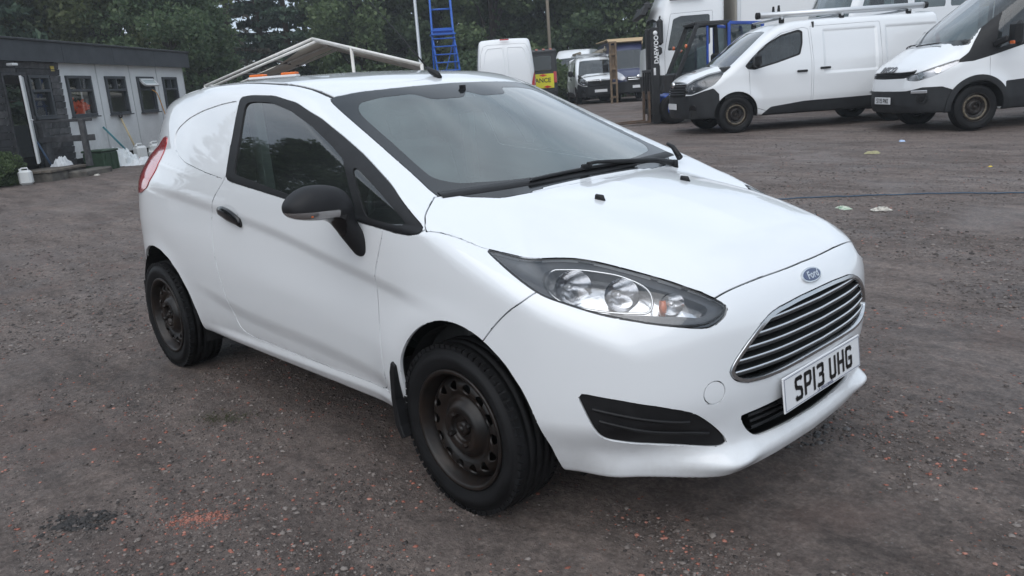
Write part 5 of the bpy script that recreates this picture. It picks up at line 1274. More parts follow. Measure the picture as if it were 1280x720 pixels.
# -- tall panel van seen from behind
TRA = dict(axles=(0., -3.3), R=.345, arch=.42, hood=[(1.05, .9), (.9, 1.05), (.5, 1.25), (.2, 1.38), (-.1, 1.45)], drop=[(0, 0), (.5, .03), (.75, .1), (.9, .2), (1.0, .35)],
    roof=[(.1, 2.1), (-.4, 2.36), (-1.0, 2.50), (-2, 2.53), (-4.4, 2.50)], W=[(1, .99), (0, .99), (-3, .99), (-4.3, .97)], sz=[(.2, -.08), (.4, -.02), (.6, 0), (1.1, 0), (1.5, -.03), (2.0, -.08), (2.4, -.14), (2.6, -.22)],
    ny=[(0, 0), (.5, -.06), (.7, -.16), (.85, -.33), (.95, -.6), (1.0, -.8)], nz=[(.2, .85), (.4, .95), (.8, .95), (1.0, .88), (1.15, .72)], tz=[(.2, -4.25), (.6, -4.30), (1.4, -4.28), (2.2, -4.18), (2.5, -4.08)], ty=[(0, 0), (.7, .02), (.88, .07), (.95, .16), (1.0, .32)], screen=(.34, 1.3, .95, .2), rk=.2, bot=.35)
def build_tall_van():
    root = empty('tall_van', (0, 0, 0), 0)
    f = van_fn(TRA); P, Q, N = nets(f, (-4.4, 0, .25), (1.1, 1.08, 2.6), .04); S = Surf(P, Q, N)
    for ax in TRA['axles']: S.cut2d(arch_poly(ax, TRA['R'], TRA['arch']), 'xz', 'hole', cond=side_c)
    rear = lambda A, n: A[:, 0] < -3.9
    S.cut2d(np.array([(.80, .95), (.93, .97), (1.1, 1.0), (1.1, 1.42), (.92, 1.40), (.86, 1.2)]), 'yz', 'tail_lamp', cond=rear)
    S.cut2d(np.array([(-.004, .62), (-.004, 2.33), (.55, 2.33), (.70, 2.30), (.80, 2.05), (.86, 1.5), (.88, .62)]), 'yz', 'rear_door', cond=lambda A, n: (A[:, 0] < -3.9) & (n[:, 0] < -.5))
    S.cut2d(np.array([(-.3, -.1), (-.3, .58), (1.2, .58), (1.2, -.1)]), 'yz', 'rear_bumper', cond=rear)
    S.cut2d(np.array([(.4, -.1), (.4, .62), (1.3, .66), (1.3, -.1)]), 'xz', 'front_bumper', cond=lambda A, n: A[:, 0] > .3)
    S.cut2d(chaikin([(-.3, 2.1), (.6, 2.08), (.74, 2.0), (.86, 1.35), (-.3, 1.3)], 1), 'yz', 'screen', cond=lambda A, n: (A[:, 0] > -.6) & (A[:, 0] < .45) & (n[:, 0] > .4) & (A[:, 2] > 1.25))
    S.cut2d(chaikin([(-.2, 1.2), (-.5, 1.7), (-.7, 2.0), (-1.3, 2.02), (-1.3, 1.3)], 1), 'xz', 'window', cond=side_c)
    S.make('body_shell', [''], WHITE, root, gap=.004, flange=.03); S.make('rear_bumper', ['rear_bumper'], GREYPL, root); S.make('front_bumper', ['front_bumper'], GREYPL, root); S.make('windscreen', ['screen'], TINT, root, offset=.006)
    for sd in (-1, 1):
        d = S.make('rear_door', ['rear_door'], WHITE, root, side=sd, gap=.006, flange=.03); S.make('tail_lamp', ['tail_lamp'], REDL, root, side=sd, offset=-.008); S.make('window_pane', ['window'], TINT, root, side=sd, offset=.006)
        loop = [(.06, .95), (.06, 2.18), (.10, 2.24), (.56, 2.22), (.66, 2.1), (.78, 1.5), (.80, .95), (.70, .85), (.12, .85)]; lp, ln = shoot(f, np.array([(-4.7, sd*y, z) for y, z in chaikin(loop, 2)]), (1, 0, 0)); lp = np.concatenate([lp, lp[:2]]); ln = np.concatenate([ln, ln[:2]])
        V, F = tube_strip(lp, ln, .03, .004); mesh_obj('pressing', V, F, WHITE, d, True)
        q = MB(); q.box((-.1, sd*1.14, 1.42), (.12, .2, .3), bev=.04); q.build('door_mirror', BLACKP, root)
    b = MB(); b.box((-4.20, 0, 2.47), (.04, .3, .04), bev=.01); b.build('brake_light', REDL, root)
    S.make('inner_structure', ['', 'rear_door'], DARK, root, offset=.04); van_wheels(root, TRA, mat_rim='none', track=.84)
    return root
trb = [build_tall_van()]; trb += [copy_tree(trb[0]) for k in range(2)]
place(trb[0], 31.5, .18, YAW + math.radians(2)); tag(trb[0], 'tall white panel van showing its plain rear doors beyond the foreground roof', 'van')
place(trb[1], 41, 3.6, YAW + math.pi + math.radians(-20)); tag(trb[1], 'tall white van half hidden behind the white van with poles on its roof', 'van')
place(trb[2], 47, 6.7, YAW + math.pi); tag(trb[2], 'white van just showing behind the brown upright rack', 'van')
# -- dark blue tall van facing the camera
BLUE = mat('navy_paint', (.020, .026, .075), .35, coat=.7)
def build_blue_van():
    root = empty('tall_van', (0, 0, 0), 0, 'navy blue tall van facing the camera between brown rack and forklift', 'van')
    f = van_fn(TRA); P, Q, N = nets(f, (-4.4, 0, .25), (1.1, 1.08, 2.6), .04); S = Surf(P, Q, N)
    for ax in TRA['axles']: S.cut2d(arch_poly(ax, TRA['R'], TRA['arch']), 'xz', 'hole', cond=side_c)
    fr = lambda A, n: A[:, 0] > .25
    S.cut2d(chaikin([(.52, .95), (.60, 1.10), (.80, 1.28), (.92, 1.34), (.92, 1.10), (.80, .92), (.62, .86)], 1), 'yz', 'headlight', cond=fr)
    S.cut2d(chaikin([(-.3, 1.02), (.45, 1.0), (.5, .9), (.42, .76), (-.3, .74)], 1), 'yz', 'grille', cond=lambda A, n: A[:, 0] > .6)
    S.cut2d(np.array([(-.3, -.1), (-.3, .80), (.6, .82), (1.2, .70), (1.2, -.1)]), 'yz', 'front_bumper', cond=fr)
    S.cut2d(chaikin([(-.3, 2.1), (.6, 2.08), (.74, 2.0), (.86, 1.40), (.82, 1.34), (-.3, 1.32)], 1), 'yz', 'screen', cond=lambda A, n: (A[:, 0] > -.6) & (A[:, 0] < .45) & (n[:, 0] > .4) & (A[:, 2] > 1.25))
    S.cut2d(chaikin([(-.2, 1.2), (-.5, 1.7), (-.7, 2.0), (-1.3, 2.02), (-1.3, 1.3)], 1), 'xz', 'window', cond=side_c)
    S.make('body_shell', [''], BLUE, root, gap=.004, flange=.03); S.make('front_bumper', ['front_bumper'], GREYPL, root); S.make('windscreen', ['screen'], TINT, root, offset=.006); S.make('grille', ['grille'], DARK, root, offset=.02)
    for z in (.96, .88): ys = np.linspace(-.42, .42, 11); Pf, Nf = shoot(f, np.stack([np.full(11, 1.3), ys, np.full(11, z)], 1), (-1, 0, 0)); V, F = tube_strip(Pf, Nf, .022, .015); mesh_obj('grille_bar', V, F, CHROME, root, True)
    b = MB(); b.lathe([(.0005, .03), (.07, .02), (.085, 0)], 20, 'x', (.95, 0, .98)); b.build('badge', CHROME, root)
    for sd in (-1, 1):
        S.make('headlight', ['headlight'], mat('lamp_silver', (0, 0, 0)), root, side=sd, offset=-.006); S.make('window_pane', ['window'], TINT, root, side=sd, offset=.006)
        q = MB(); q.box((-.1, sd*1.16, 1.42), (.12, .22, .34), bev=.04); q.build('door_mirror', BLACKP, root)
    plain_plate(root, (.965, 0, .6)); S.make('inner_structure', [''], DARK, root, offset=.04); van_wheels(root, TRA, mat_rim='none', track=.84)
    b = MB(); b.prism([(-.6, 2.40), (-.5, 2.44), (-1.1, 2.60), (-4.1, 2.60), (-4.1, 2.56), (-1.1, 2.56)], -.9, .9, 'y'); b.build('roof_board', mat('plywood', (.42, .30, .17), .8), root)
    return root
place(build_blue_van(), 34.5, 5.72, YAW + math.pi + math.radians(2))
# ---------------- site cabin on the left ----------------
TIMB = mat('weathered_timber', (.062, .062, .066), .85, vcol2=(.030, .030, .032), vscale=9, bump=.5, bscale=40)
TIMB2 = mat('weathered_timber_pale', (.12, .118, .12), .85, vcol2=(.055, .055, .057), vscale=8, bump=.5, bscale=40)
TIMB3 = mat('weathered_timber_mid', (.088, .087, .090), .85, vcol2=(.040, .040, .042), vscale=9, bump=.5, bscale=40)
WALLP = mat('cabin_panel', (.62, .63, .63), .65, vcol2=(.54, .55, .55), vscale=1.5, dirt=((.22, .20, .17), 1.3, .5))
FELT = mat('roof_felt', (.040, .044, .050), .8, var=.2, vscale=3, bump=.3)
FRAME = mat('window_frame_grey', (.045, .050, .056), .5)
WGLASS = glass_mat('cabin_glass', (.9, .95, .95), .92, ior=1.35, film=.02, filmcol=(.3, .32, .32))
WTRIM = mat('white_trim', (.62, .63, .63), .5)
CR = YAW - math.atan2(.07573, .99713)
def build_cabin():
    root = empty('site_cabin', (float(CAM[0] + 14.507*FW[0] - 10.197*RT[0]), float(CAM[1] + 14.507*FW[1] - 10.197*RT[1]), 0.), CR, 'low grey site cabin with dark flat roof, one end clad in dark boards', 'cabin')
    # outward is -y; wall line y=0, x from .6 to 10.6
    wins = [(4.6, 5.6), (6.23, 7.16), (7.78, 8.66), (9.2, 10.04)]; z0, z1 = 1.40, 2.335
    # panels between joints, with the window openings left out
    joints = [4.40, 5.92, 7.48, 8.93, 10.58]
    for k in range(4):
        a, b_ = joints[k]+.004, joints[k+1]-.004; w0, w1 = wins[k]
        b = MB()
        for (x0, x1, q0, q1) in ((a, w0, .46, 2.64), (w1, b_, .46, 2.64), (w0, w1, .46, z0), (w0, w1, z1, 2.64)): b.box(((x0+x1)/2, .03, (q0+q1)/2), (x1-x0, .06, q1-q0))
        pn = b.build('wall_panel', WALLP, root)
        b = MB(); b.box((joints[k+1] if k < 3 else 10.56, -.004, 1.55), (.03, .012, 2.18)); b.build('joint_strip', mat('strip', (.40, .41, .41), .6), root)
    def window(x0, x1, q0, q1, name='window', top=True, tilt=0.):
        w = bpy.data.objects.new(name, None); COL.objects.link(w); w.parent = root; w.location = ((x0+x1)/2, 0, (q0+q1)/2)
        W, H = x1-x0, q1-q0; t = .065
        for nm, c, d in (('frame_rail', (0, -.01, H/2-t/2), (W, .09, t)), ('frame_rail', (0, -.01, -H/2+t/2), (W, .09, t)), ('frame_stile', (-W/2+t/2, -.008, 0), (t, .086, H-2*t)), ('frame_stile', (W/2-t/2, -.008, 0), (t, .086, H-2*t))):
            b = MB(); b.box(c, d, bev=.006); b.build(nm, FRAME, w)
        tr = H*.14
        b = MB(); b.box((0, -.012, tr), (W-2*t, .085, .055), bev=.005); b.build('transom', FRAME, w)
        b = MB(); zc_, hz_ = (-H/2+t+tr-.027)/2, (tr-.027+H/2-t)/2; b.add([(-W/2+t, .02, zc_-hz_), (W/2-t, .02, zc_-hz_), (W/2-t, .02, zc_+hz_), (-W/2+t, .02, zc_+hz_)], [(0, 1, 2, 3)]); b.build('pane', WGLASS, w)
        hh = H/2-t-tr-.027
        if tilt:
            s = bpy.data.objects.new('top_light', None); COL.objects.link(s); s.parent = w; s.location = (0, -.04, H/2-t); s.rotation_euler = (-tilt, 0, 0)
            for c, d in (((0, 0, -hh/2), (W-2*t-.10, .008, hh-.06)),): b = MB(); b.box(c, d); b.build('pane', mat('pale_pane', (.45, .5, .5), .15), s)
            b = MB(); 
            for c, d in (((0, 0, -.03), (W-2*t, .05, .05)), ((0, 0, -hh+.025), (W-2*t, .05, .05)), ((-W/2+t+.025, 0, -hh/2), (.05, .05, hh)), ((W/2-t-.025, 0, -hh/2), (.05, .05, hh))): b.box(c, d)
            b.build('sash', WTRIM, s)
        else:
            b = MB(); b.box((0, -.014, (H/2-t+tr+.027)/2), (.045, .08, hh)); b.build('glazing_bar', FRAME, w)
            for sx in (-1, 1): b = MB(); b.box((sx*(W-2*t)/4, .02, (H/2-t+tr+.027)/2), ((W-2*t)/2-.024, .008, hh)); b.build('pane', WGLASS, w)
        b = MB(); b.box((0, -.05, -H/2-.012), (W+.06, .12, .03), bev=.005); b.build('sill', FRAME, w)
        return w
    for k, (a, b_) in enumerate(wins): window(a, b_, z0, z1, tilt=math.radians(42) if k == 2 else 0.)
    # timber end: posts, window beside the door, and overlapped boards one by one
    rg = random.Random(5); openings = [(2.42, 3.08, .3, 2.30), (3.24, 3.97, 1.42, 2.33)]
    z = .34; row = 0; mats = [TIMB, TIMB2, TIMB3]
    while z < 2.60:
        h = .142; cuts = [.55, 2.42-.05, 3.08+.10, 4.40]
        segs = [(.55, 1.35+.3*(row % 2)), (1.36+.3*(row % 2), 2.37)]
        if z > 2.30: segs = [(.55, 1.35+.3*(row % 2)), (1.36+.3*(row % 2), 2.9), (2.91, 4.40)]
        elif z > 1.36: segs += [(3.10, 3.20), (4.01, 4.40)]
        else: segs += [(3.10, 3.74+.2*(row % 2)), (3.75+.2*(row % 2), 4.40)]
        for a, b_ in segs:
            if b_-a < .03: continue
            q = MB(); tl = math.radians(9+rg.uniform(-4, 4)); q.box(((a+b_)/2, -.022+rg.uniform(-.004, .004), z+h/2), (b_-a-.010, .024, h-.010), [[1, 0, 0], [0, math.cos(tl), -math.sin(tl)], [0, math.sin(tl), math.cos(tl)]]); q.build('cladding_board', mats[rg.randrange(3)], root)
        z += h; row += 1
    b = MB(); b.box((1.45, .06, 1.45), (1.8, .06, 2.3)); b.box((3.75, .06, 1.45), (1.32, .06, 2.3)); b.box((2.75, .06, 2.48), (.8, .06, .3)); b.build('backing_wall', DARK, root)
    window(3.24, 3.97, 1.42, 2.33, 'window')
    for x in (2.395, 3.115): q = MB(); q.box((x, -.03, 1.40), (.06, .09, 1.86), bev=.005); q.build('door_post', TIMB, root)
    q = MB(); q.box((2.755, -.03, 2.345), (.80, .09, .07), bev=.005); q.build('door_head', TIMB, root)
    # door leaf standing open outwards: thin white edge towards us
    dl = bpy.data.objects.new('door', None); COL.objects.link(dl); dl.parent = root; dl.location = (3.08, -.02, .50); dl.rotation_euler = (0, 0, math.radians(31))
    q = MB(); q.box((-.36, 0, .9), (.72, .045, 1.78), bev=.004); q.build('leaf', WTRIM, dl); q = MB(); q.box((-.66, -.05, .9), (.10, .05, .03), bev=.008); q.build('handle', CHROME, dl)
    # dark room inside with a pale shape just showing
    q = MB(); V = [(.7, .12, .45), (10.5, .12, .45), (10.5, 3.0, .45), (.7, 3.0, .45), (.7, .12, 2.6), (10.5, .12, 2.6), (10.5, 3.0, 2.6), (.7, 3.0, 2.6)]; q.add(V, [(0, 1, 2, 3), (7, 6, 5, 4), (1, 5, 6, 2), (3, 7, 4, 0)]); q.build('inner_room', mat('dim_room', (.30, .29, .27), .9), root)
    for k, (a, b_, c_, d_) in enumerate(((.7, 10.5, .45, 1.3), (.7, 10.5, 2.35, 2.6), (.7, 1.6, 1.3, 2.35), (3.0, 4.2, 1.3, 2.35), (5.6, 6.6, 1.3, 2.35), (8.0, 9.0, 1.3, 2.35), (10.2, 10.5, 1.3, 2.35))): q = MB(); q.box(((a+b_)/2, 3.02, (c_+d_)/2), (b_-a, .05, d_-c_)); q.build('rear_wall', WALLP, root)
    q = MB(); q.lathe([(.0005, 0), (.30, 0), (.32, .05), (.0005, .05)], 24, 'y', (2.35, .45, 1.15)); q.build('white_tub', WTRIM, root)
    # roof and fascia in lengths
    q = MB(); q.box((5.6, 1.55, 2.86), (10.3, 3.4, .40), bev=.01); q.build('roof', FELT, root)
    for k, (a, b_) in enumerate(((.4, 2.2), (2.2, 4.4), (4.4, 6.5), (6.5, 8.6), (8.6, 10.72))): q = MB(); q.box(((a+b_)/2, -.175, 2.83), (b_-a-.008, .03, .46), bev=.004); q.build('fascia', FELT, root)
    q = MB(); q.box((5.56, -.20, 3.045), (10.34, .06, .05), bev=.01); q.build('roof_edge_trim', mat('dark_edge', (.02, .022, .025), .6), root)
    q = MB(); q.box((5.6, 1.5, .40), (10.0, 2.9, .12)); q.build('chassis', DARK, root)
    for x in (4.6, 6.5, 8.4, 10.2): q = MB(); q.box((x, .3, .19), (.3, .4, .38)); q.build('block', mat('concrete', (.28, .27, .26), .9), root)
    q = MB(); q.box((2.55, -.22, 2.52), (.18, .14, .05), bev=.01); q.build('outside_lamp', WTRIM, root)
    q = MB(); q.box((4.15, -.035, 2.48), (.13, .012, .11)); q.build('notice', mat('notice_yellow', (.55, .42, .08), .6), root)
    # end wall on the far side and near side
    q = MB(); q.box((10.57, 1.55, 1.55), (.05, 3.0, 2.18)); q.build('end_wall', WALLP, root); q = MB(); q.box((.58, 1.55, 1.5), (.05, 3.0, 2.3)); q.build('end_wall', TIMB, root)
    return root
cabin = build_cabin()
def cpt(u, v, z):    # point in the yard from the cabin's own frame (v metres out from its wall)
    U = .99713*FW + .07573*RT; Nw = -.07573*FW + .99713*RT; p = CAM[:2] + 14.507*FW - 10.197*RT + u*U + v*Nw; return (float(p[0]), float(p[1]), float(z))
q = MB(); rg = random.Random(9)
for k in range(26): q.box((rg.uniform(-.3, .4), rg.uniform(-.03, .03), rg.uniform(-.2, .14)), (rg.uniform(.1, .3), .05, rg.uniform(.05, .12)), np.array(Matrix.Rotation(rg.uniform(-.8, .8), 3, 'Y')), .02)
o = q.build('orange_workwear', mat('hi_vis_orange', (.80, .13, .04), .8)); o.location = cpt(5.06, -.085, 1.64); o.rotation_euler = (0, 0, CR); tag(o, 'orange high-visibility jackets heaped behind the first white-wall window', 'clothing')
# hose hanging from the open window
q = MB(); pts = [(8.22, .16, 1.98), (8.3, .24, 1.9), (8.5, .26, 1.4), (8.75, .24, .9), (9.0, .22, .6), (9.2, .3, .32), (9.5, .5, .26)]
q.tube([cpt(*p) for p in smooth_line(pts, 30)], .013, 6); o = q.build('hose', mat('orange_hose', (.55, .28, .07), .6)); tag(o, 'orange hose hanging out of the propped open cabin window', 'hose')
# landing, step and handrail
st = empty('cabin_steps', cpt(2.7, .05, .13), CR, 'worn timber landing with a step and handrail at the cabin door', 'steps')
CON = mat('old_concrete', (.16, .145, .125), .9, vcol2=(.055, .05, .045), vscale=5, bump=.5)
b = MB(); b.box((.02, -.42, .10), (1.25, .80, .22), bev=.02); b.build('landing_base', CON, st)
for k in range(4): b = MB(); b.box((.02, -.11-.215*k, .235), (1.34, .20, .05), bev=.006); b.build('deck_plank', mat('deck_timber', (.17, .145, .12), .85, vcol2=(.09, .075, .06), vscale=8), st)
b = MB(); b.box((.45, -1.0, .07), (1.0, .45, .20), bev=.03); b.build('step', CON, st)
for (x, y, h) in ((.50, -.08, .95), (.62, -.92, 1.0)): b = MB(); b.box((x, y, h/2+.22), (.11, .11, h), bev=.01); b.build('rail_post', TIMB3, st)
for z in (1.22, .84): b = MB(); b.bar((.42, -.02, z), (.68, -1.12, z-.02), .05, .13 if z < 1.2 else .06, .008); b.build('rail', TIMB, st)
b = MB(); b.box((.62, -.06, .62), (.26, .05, .75), bev=.01); b.build('rail_board', TIMB, st)
def jerrycan(p, rz, s, label, tint=None, name='jerrycan', liquid=None):
    r = empty(name, p, rz, label, 'jerrycan'); m = mat('white_polythene', (.66, .67, .66), .4)
    b = MB(); b.box((0, 0, .155*s), (.20*s, .26*s, .31*s), bev=.045*s); b.build('body', tint or m, r)
    b = MB(); b.tube([(0, -.07*s, .315*s), (0, -.06*s, .355*s), (0, .06*s, .355*s), (0, .09*s, .315*s)], .016*s, 8); b.build('handle', tint or m, r)
    b = MB(); b.lathe([(.03*s, 0), (.03*s, .035*s), (.0005, .035*s)], 14, 'z', (0, .085*s, .31*s)); fix_normals(b.build('cap', m, r))
    if liquid: b = MB(); b.box((0, 0, .055*s), (.205*s, .265*s, .10*s), bev=.04*s); b.build('liquid', liquid, r)
    return r
def gpt(px_D, px_R, dz=0.): return yard(px_D, px_R, dz)
jw = jerrycan(gpt(16.15, -9.48), CR+.3, .92, 'white jerrycan with a small label standing by the bush and cabin step')
b = MB(); b.box((.113, 0, .17), (.004, .12, .13)); b.build('paper_label', mat('label_paper', (.55, .45, .32), .7, vcol2=(.3, .12, .08), vscale=30), jw)
PINK = mat('pink_liquid', (.36, .16, .17), .4)
pk = jerrycan(cpt(6.55, .42, .20), CR+1.2, 1.2, 'clear jerrycan holding pink liquid beside the cabin wall', liquid=PINK)
jerrycan(cpt(7.35, .42, .20), CR+.9, 1.2, 'plain white jerrycan to the right of the pink one by the cabin')
jerrycan(cpt(6.95, .52, .20), CR+.4, .7, 'smallest white container between the two jerrycans by the cabin')
# green storage box
gb = empty('storage_box', cpt(4.22, .72, 0.13), CR, 'dark green storage box beside the cabin steps', 'box'); GRN = mat('dark_green', (.025, .055, .030), .6, var=.25, vscale=7)
b = MB(); b.box((0, 0, .235), (.62, .50, .46), bev=.03); b.build('body', GRN, gb); b = MB(); b.box((0, 0, .49), (.66, .54, .05), bev=.02); b.build('lid', GRN, gb)
for x in (-.3, 0, .3): b = MB(); b.box((x*.75, -.256, .24), (.05, .03, .40), bev=.008); b.build('rib', GRN, gb)
# tools leaning on the wall
def tool(u, v, lean, L, m, name, label, grip=None, cat='tool'):
    r = empty(name, cpt(u, v, .17), CR, label, cat); top = (lean, v-.05, L)
    b = MB(); b.tube([(0, 0, .05), (lean, .0+(v-.05), L)], .024, 8); b.build('shaft', m, r)
    if grip == 'D':
        b = MB(); t = np.array(top); b.tube([t, t+[-.07, 0, .05], t+[-.06, 0, .15], t+[.06, 0, .15], t+[.07, 0, .05], t], .018, 8); b.build('grip', BLACKP, r)
        b = MB(); b.prism([(-.12, 0), (.12, 0), (.12, .26), (-.12, .26)], -.01, .01, 'y'); b.build('blade', mat('spade_steel', (.12, .11, .1), .5, metal=.7), r)
    else:
        b = MB(); b.box((0, 0, .06), (.34, .06, .08), bev=.015); b.build('head', mat('spade_steel', (0, 0, 0)) if 'spade_steel' in MATS else BLACKP, r)
    return r
tool(6.25, .45, -.55, .95, mat('teal_handle', (.04, .19, .22), .5), 'broom', 'teal handled broom leaning on the cabin wall', cat='broom')
tool(6.75, .30, -.16, 1.12, mat('ash_handle', (.52, .42, .26), .6), 'spade', 'spade with pale wooden shaft and black grip against the cabin wall', 'D', 'spade')
# crumpled plastic sheeting
def crumple(p, sx, sy, sz, m, name, label, cat, seed, n=22):
    g = np.random.default_rng(seed); U_, V_ = np.meshgrid(np.linspace(-1, 1, n), np.linspace(-1, 1, n), indexing='ij')
    H = (1-U_**2)*(1-V_**2)*.5 + .9*np.abs(lattice_noise(U_*3+seed, V_*3, 1., seed)) + .5*np.abs(lattice_noise(U_*3, V_*3, .4, seed+1)); H *= np.clip(3*(1-np.maximum(abs(U_), abs(V_))), 0, 1)**.5
    X = U_*sx*(1+.2*lattice_noise(U_*3, V_*3, .8, seed+2)); Y = V_*sy*(1+.3*lattice_noise(U_*3+5, V_*3, .7, seed+3))
    Vv = np.stack([X, Y, H*sz], 2).reshape(-1, 3); F = [(i*n+j, (i+1)*n+j, (i+1)*n+j+1, i*n+j+1) for i in range(n-1) for j in range(n-1)]
    o = mesh_obj(name, Vv, F, m); o.location = p; o.rotation_euler = (0, 0, CR); return tag(o, label, cat)
SHEET = mat('polythene_sheet', (.62, .65, .66), .35)
crumple(cpt(5.4, .55, .15), .45, .36, .50, SHEET, 'plastic_sheet', 'crumpled clear plastic sheet heaped next to the green box', 'sheet', 3)
crumple(cpt(5.75, 1.0, .15), 1.0, .28, .20, mat('white_sack', (.66, .67, .68), .5), 'rubble_sack', 'flattened white sacks lying in front of the jerrycans', 'sack', 4)
crumple(cpt(3.15, .45, .40), .20, .15, .24, mat('white_sack', (0, 0, 0)), 'bag', 'white bag on the landing under the handrail', 'bag', 6)
q = MB(); q.tube([cpt(3.02, .30, .42), cpt(3.0, .10, .95)], .02, 8); o = q.build('mop_handle', mat('blue_handle', (.05, .09, .16), .5)); tag(o, 'dark blue mop handle propped behind the handrail', 'mop')
b = MB(); b.tube([cpt(8.0, .5, .25), cpt(8.7, .55, .27)], .09, 10); b.tube([cpt(8.1, .7, .24), cpt(8.5, .8, .25)], .07, 10); o = b.build('red_pack', mat('red_pack', (.35, .03, .035), .5)); tag(o, 'small red packs on the ground right of the jerrycans', 'packs')
# ---------------- forklift, lorry and other yard things ----------------
BLK = mat('machine_black', (.012, .012, .013), .5, var=.3, vscale=5)
MBLUE = mat('machine_blue', (.012, .055, .30), .4, var=.2, vscale=4)
def build_forklift():
    # x forward (towards its forks), origin under the mast
    r = empty('forklift', (0, 0, 0), 0, 'black and blue forklift truck with its mast upright, between lorry and white van', 'forklift')
    for sd in (-1, 1):
        m = bpy.data.objects.new('mast_upright', None); COL.objects.link(m); m.parent = r
        b = MB(); b.box((.0, sd*.30, 1.08), (.16, .10, 2.12), bev=.008); b.build('outer_channel', BLK, m)
        b = MB(); b.box((.02, sd*.21, 1.10), (.12, .07, 2.10), bev=.008); b.build('inner_channel', BLK, m)
        b = MB(); b.tube([(-.06, sd*.16, .2), (-.06, sd*.16, 1.75)], .035, 10); b.build('lift_ram', BLK, m)
    for z, h in ((2.06, .12), (1.15, .10), (.28, .14)): b = MB(); b.box((-.02, 0, z), (.07, .62, h), bev=.01); b.build('mast_crossbar', BLK, r)
    b = MB(); b.box((.12, 0, .62), (.05, .98, .12), bev=.01); b.build('carriage_bar', BLK, r); b = MB(); b.box((.12, 0, .28), (.05, .98, .12), bev=.01); b.build('carriage_bar', BLK, r)
    for y in (-.48, -.24, 0, .24, .48): b = MB(); b.box((.12, y, .75), (.04, .05, .9), bev=.006); b.build('load_backrest_bar', BLK, r)
    b = MB(); b.box((.12, 0, 1.20), (.05, 1.02, .06), bev=.008); b.build('load_backrest_rail', BLK, r)
    FK = mat('worn_fork', (.16, .10, .065), .6, metal=.4, vcol2=(.06, .045, .035), vscale=6)
    for y in (-.30, .30):
        b = MB(); b.prism([(.15, .75), (.19, .75), (.19, .09), (1.30, .055), (1.30, .04), (.15, .045)], y-.06, y+.06, 'y'); b.build('fork', FK, r)
    # chassis
    b = MB(); b.prism([(-.15, .30), (-.15, .62), (-.55, .72), (-.62, .55), (-1.55, .55), (-1.60, .95), (-2.25, 1.02), (-2.42, .85), (-2.40, .35), (-2.1, .25)], -.50, .50, 'y'); b.build('chassis', MBLUE, r, bevel=.03)
    b = MB(); b.prism([(-1.62, .96), (-2.20, 1.05), (-2.42, .90), (-2.42, .40), (-1.9, .40), (-1.62, .6)], -.56, .56, 'y'); b.build('counterweight', BLK, r, bevel=.06, seg=3)
    b = MB(); b.box((-.45, 0, .86), (.16, .95, .50), bev=.04); b.build('dash', BLK, r)
    b = MB(); b.box((-1.25, 0, .98), (.50, .50, .14), bev=.05); b.box((-1.48, 0, 1.25), (.12, .48, .50), bev=.05); b.build('seat', CLOTH, r)
    sw = MB(); sw.tube([(-.70+.05*math.sin(a), .16*math.cos(a), 1.22+.15*math.sin(a)) for a in np.linspace(0, 6.283, 25)], .014, 6, cap=False); sw.tube([(-.7, 0, 1.22), (-.5, 0, 1.05)], .02, 6); sw.build('steering_wheel', BLK, r)
    # overhead guard: front posts rake back, rear posts blue
    for sd in (-1, 1):
        b = MB(); b.bar((-.42, sd*.50, .95), (-.92, sd*.47, 2.12), .07, .09, .01); b.build('front_pillar', BLK, r)
        b = MB(); b.bar((-1.70, sd*.50, .95), (-1.62, sd*.47, 2.10), .07, .09, .01); b.build('rear_pillar', BLK, r)
        b = MB(); b.bar((-.90, sd*.47, 2.13), (-1.66, sd*.47, 2.13), .07, .08, .01); b.build('roof_rail', BLK, r)
        b = MB(); b.bar((-1.15, sd*.50, .70), (-1.15, sd*.48, 2.09), .05, .05, .01); b.build('door_pillar', MBLUE, r)
        d = bpy.data.objects.new('cab_door', None); COL.objects.link(d); d.parent = r; d.location = (-1.62, sd*.56, 0); d.rotation_euler = (0, 0, sd*math.radians(-12))
        for nm, a, c in (('door_frame', (0, 0, .62), (0, 0, 2.12)), ('door_frame', (-.72, 0, .62), (-.72, 0, 2.06)), ('door_frame', (0, 0, 2.12), (-.72, 0, 2.06)), ('door_frame', (0, 0, 1.35), (-.72, 0, 1.35)), ('door_frame', (0, 0, .62), (-.72, 0, .62))): b = MB(); b.bar(a, c, .05, .07, .01); b.build(nm, MBLUE, d)
        b = MB(); b.prism([(-.03, 1.38), (-.69, 1.38), (-.69, 2.03), (-.03, 2.09)], -.004, .004, 'y'); b.build('pane', TINT, d); b = MB(); b.prism([(-.03, .65), (-.69, .65), (-.69, 1.33), (-.03, 1.33)], -.012, .012, 'y'); b.build('lower_panel', MBLUE, d)
        b = MB(); b.prism([(-.50, 1.1), (-.91, 2.06), (-1.12, 2.06), (-1.12, .98), (-.55, .98)], sd*.495-.004, sd*.495+.004, 'y'); b.build('side_pane', TINT, r)
    b = MB(); b.box((-1.28, 0, 2.165), (.85, .98, .05), bev=.01); b.build('roof', BLK, r)
    b = MB(); V = [(-.43, -.46, .98), (-.43, .46, .98), (-.92, .44, 2.08), (-.92, -.44, 2.08)]; b.add(V, [(0, 1, 2, 3)]); b.build('front_screen', TINT, r)
    for sd in (-1, 1): b = MB(); b.tube([(-.62, sd*.56, 1.68), (-.66, sd*.56, 1.68)], .045, 14); b.build('work_lamp', AMBER, r)
    for ax, R_ in ((-.38, .34), (-1.95, .27)):
        for sd in (-1, 1):
            w = wheel(r, (ax, sd*.46, R_-.01), sd, R=R_, rim=R_*.52, w=.24, holes=12, rim_mat=MBLUE if ax > -1 else BLK, detail=0, hub=.08, hole_r=.008)
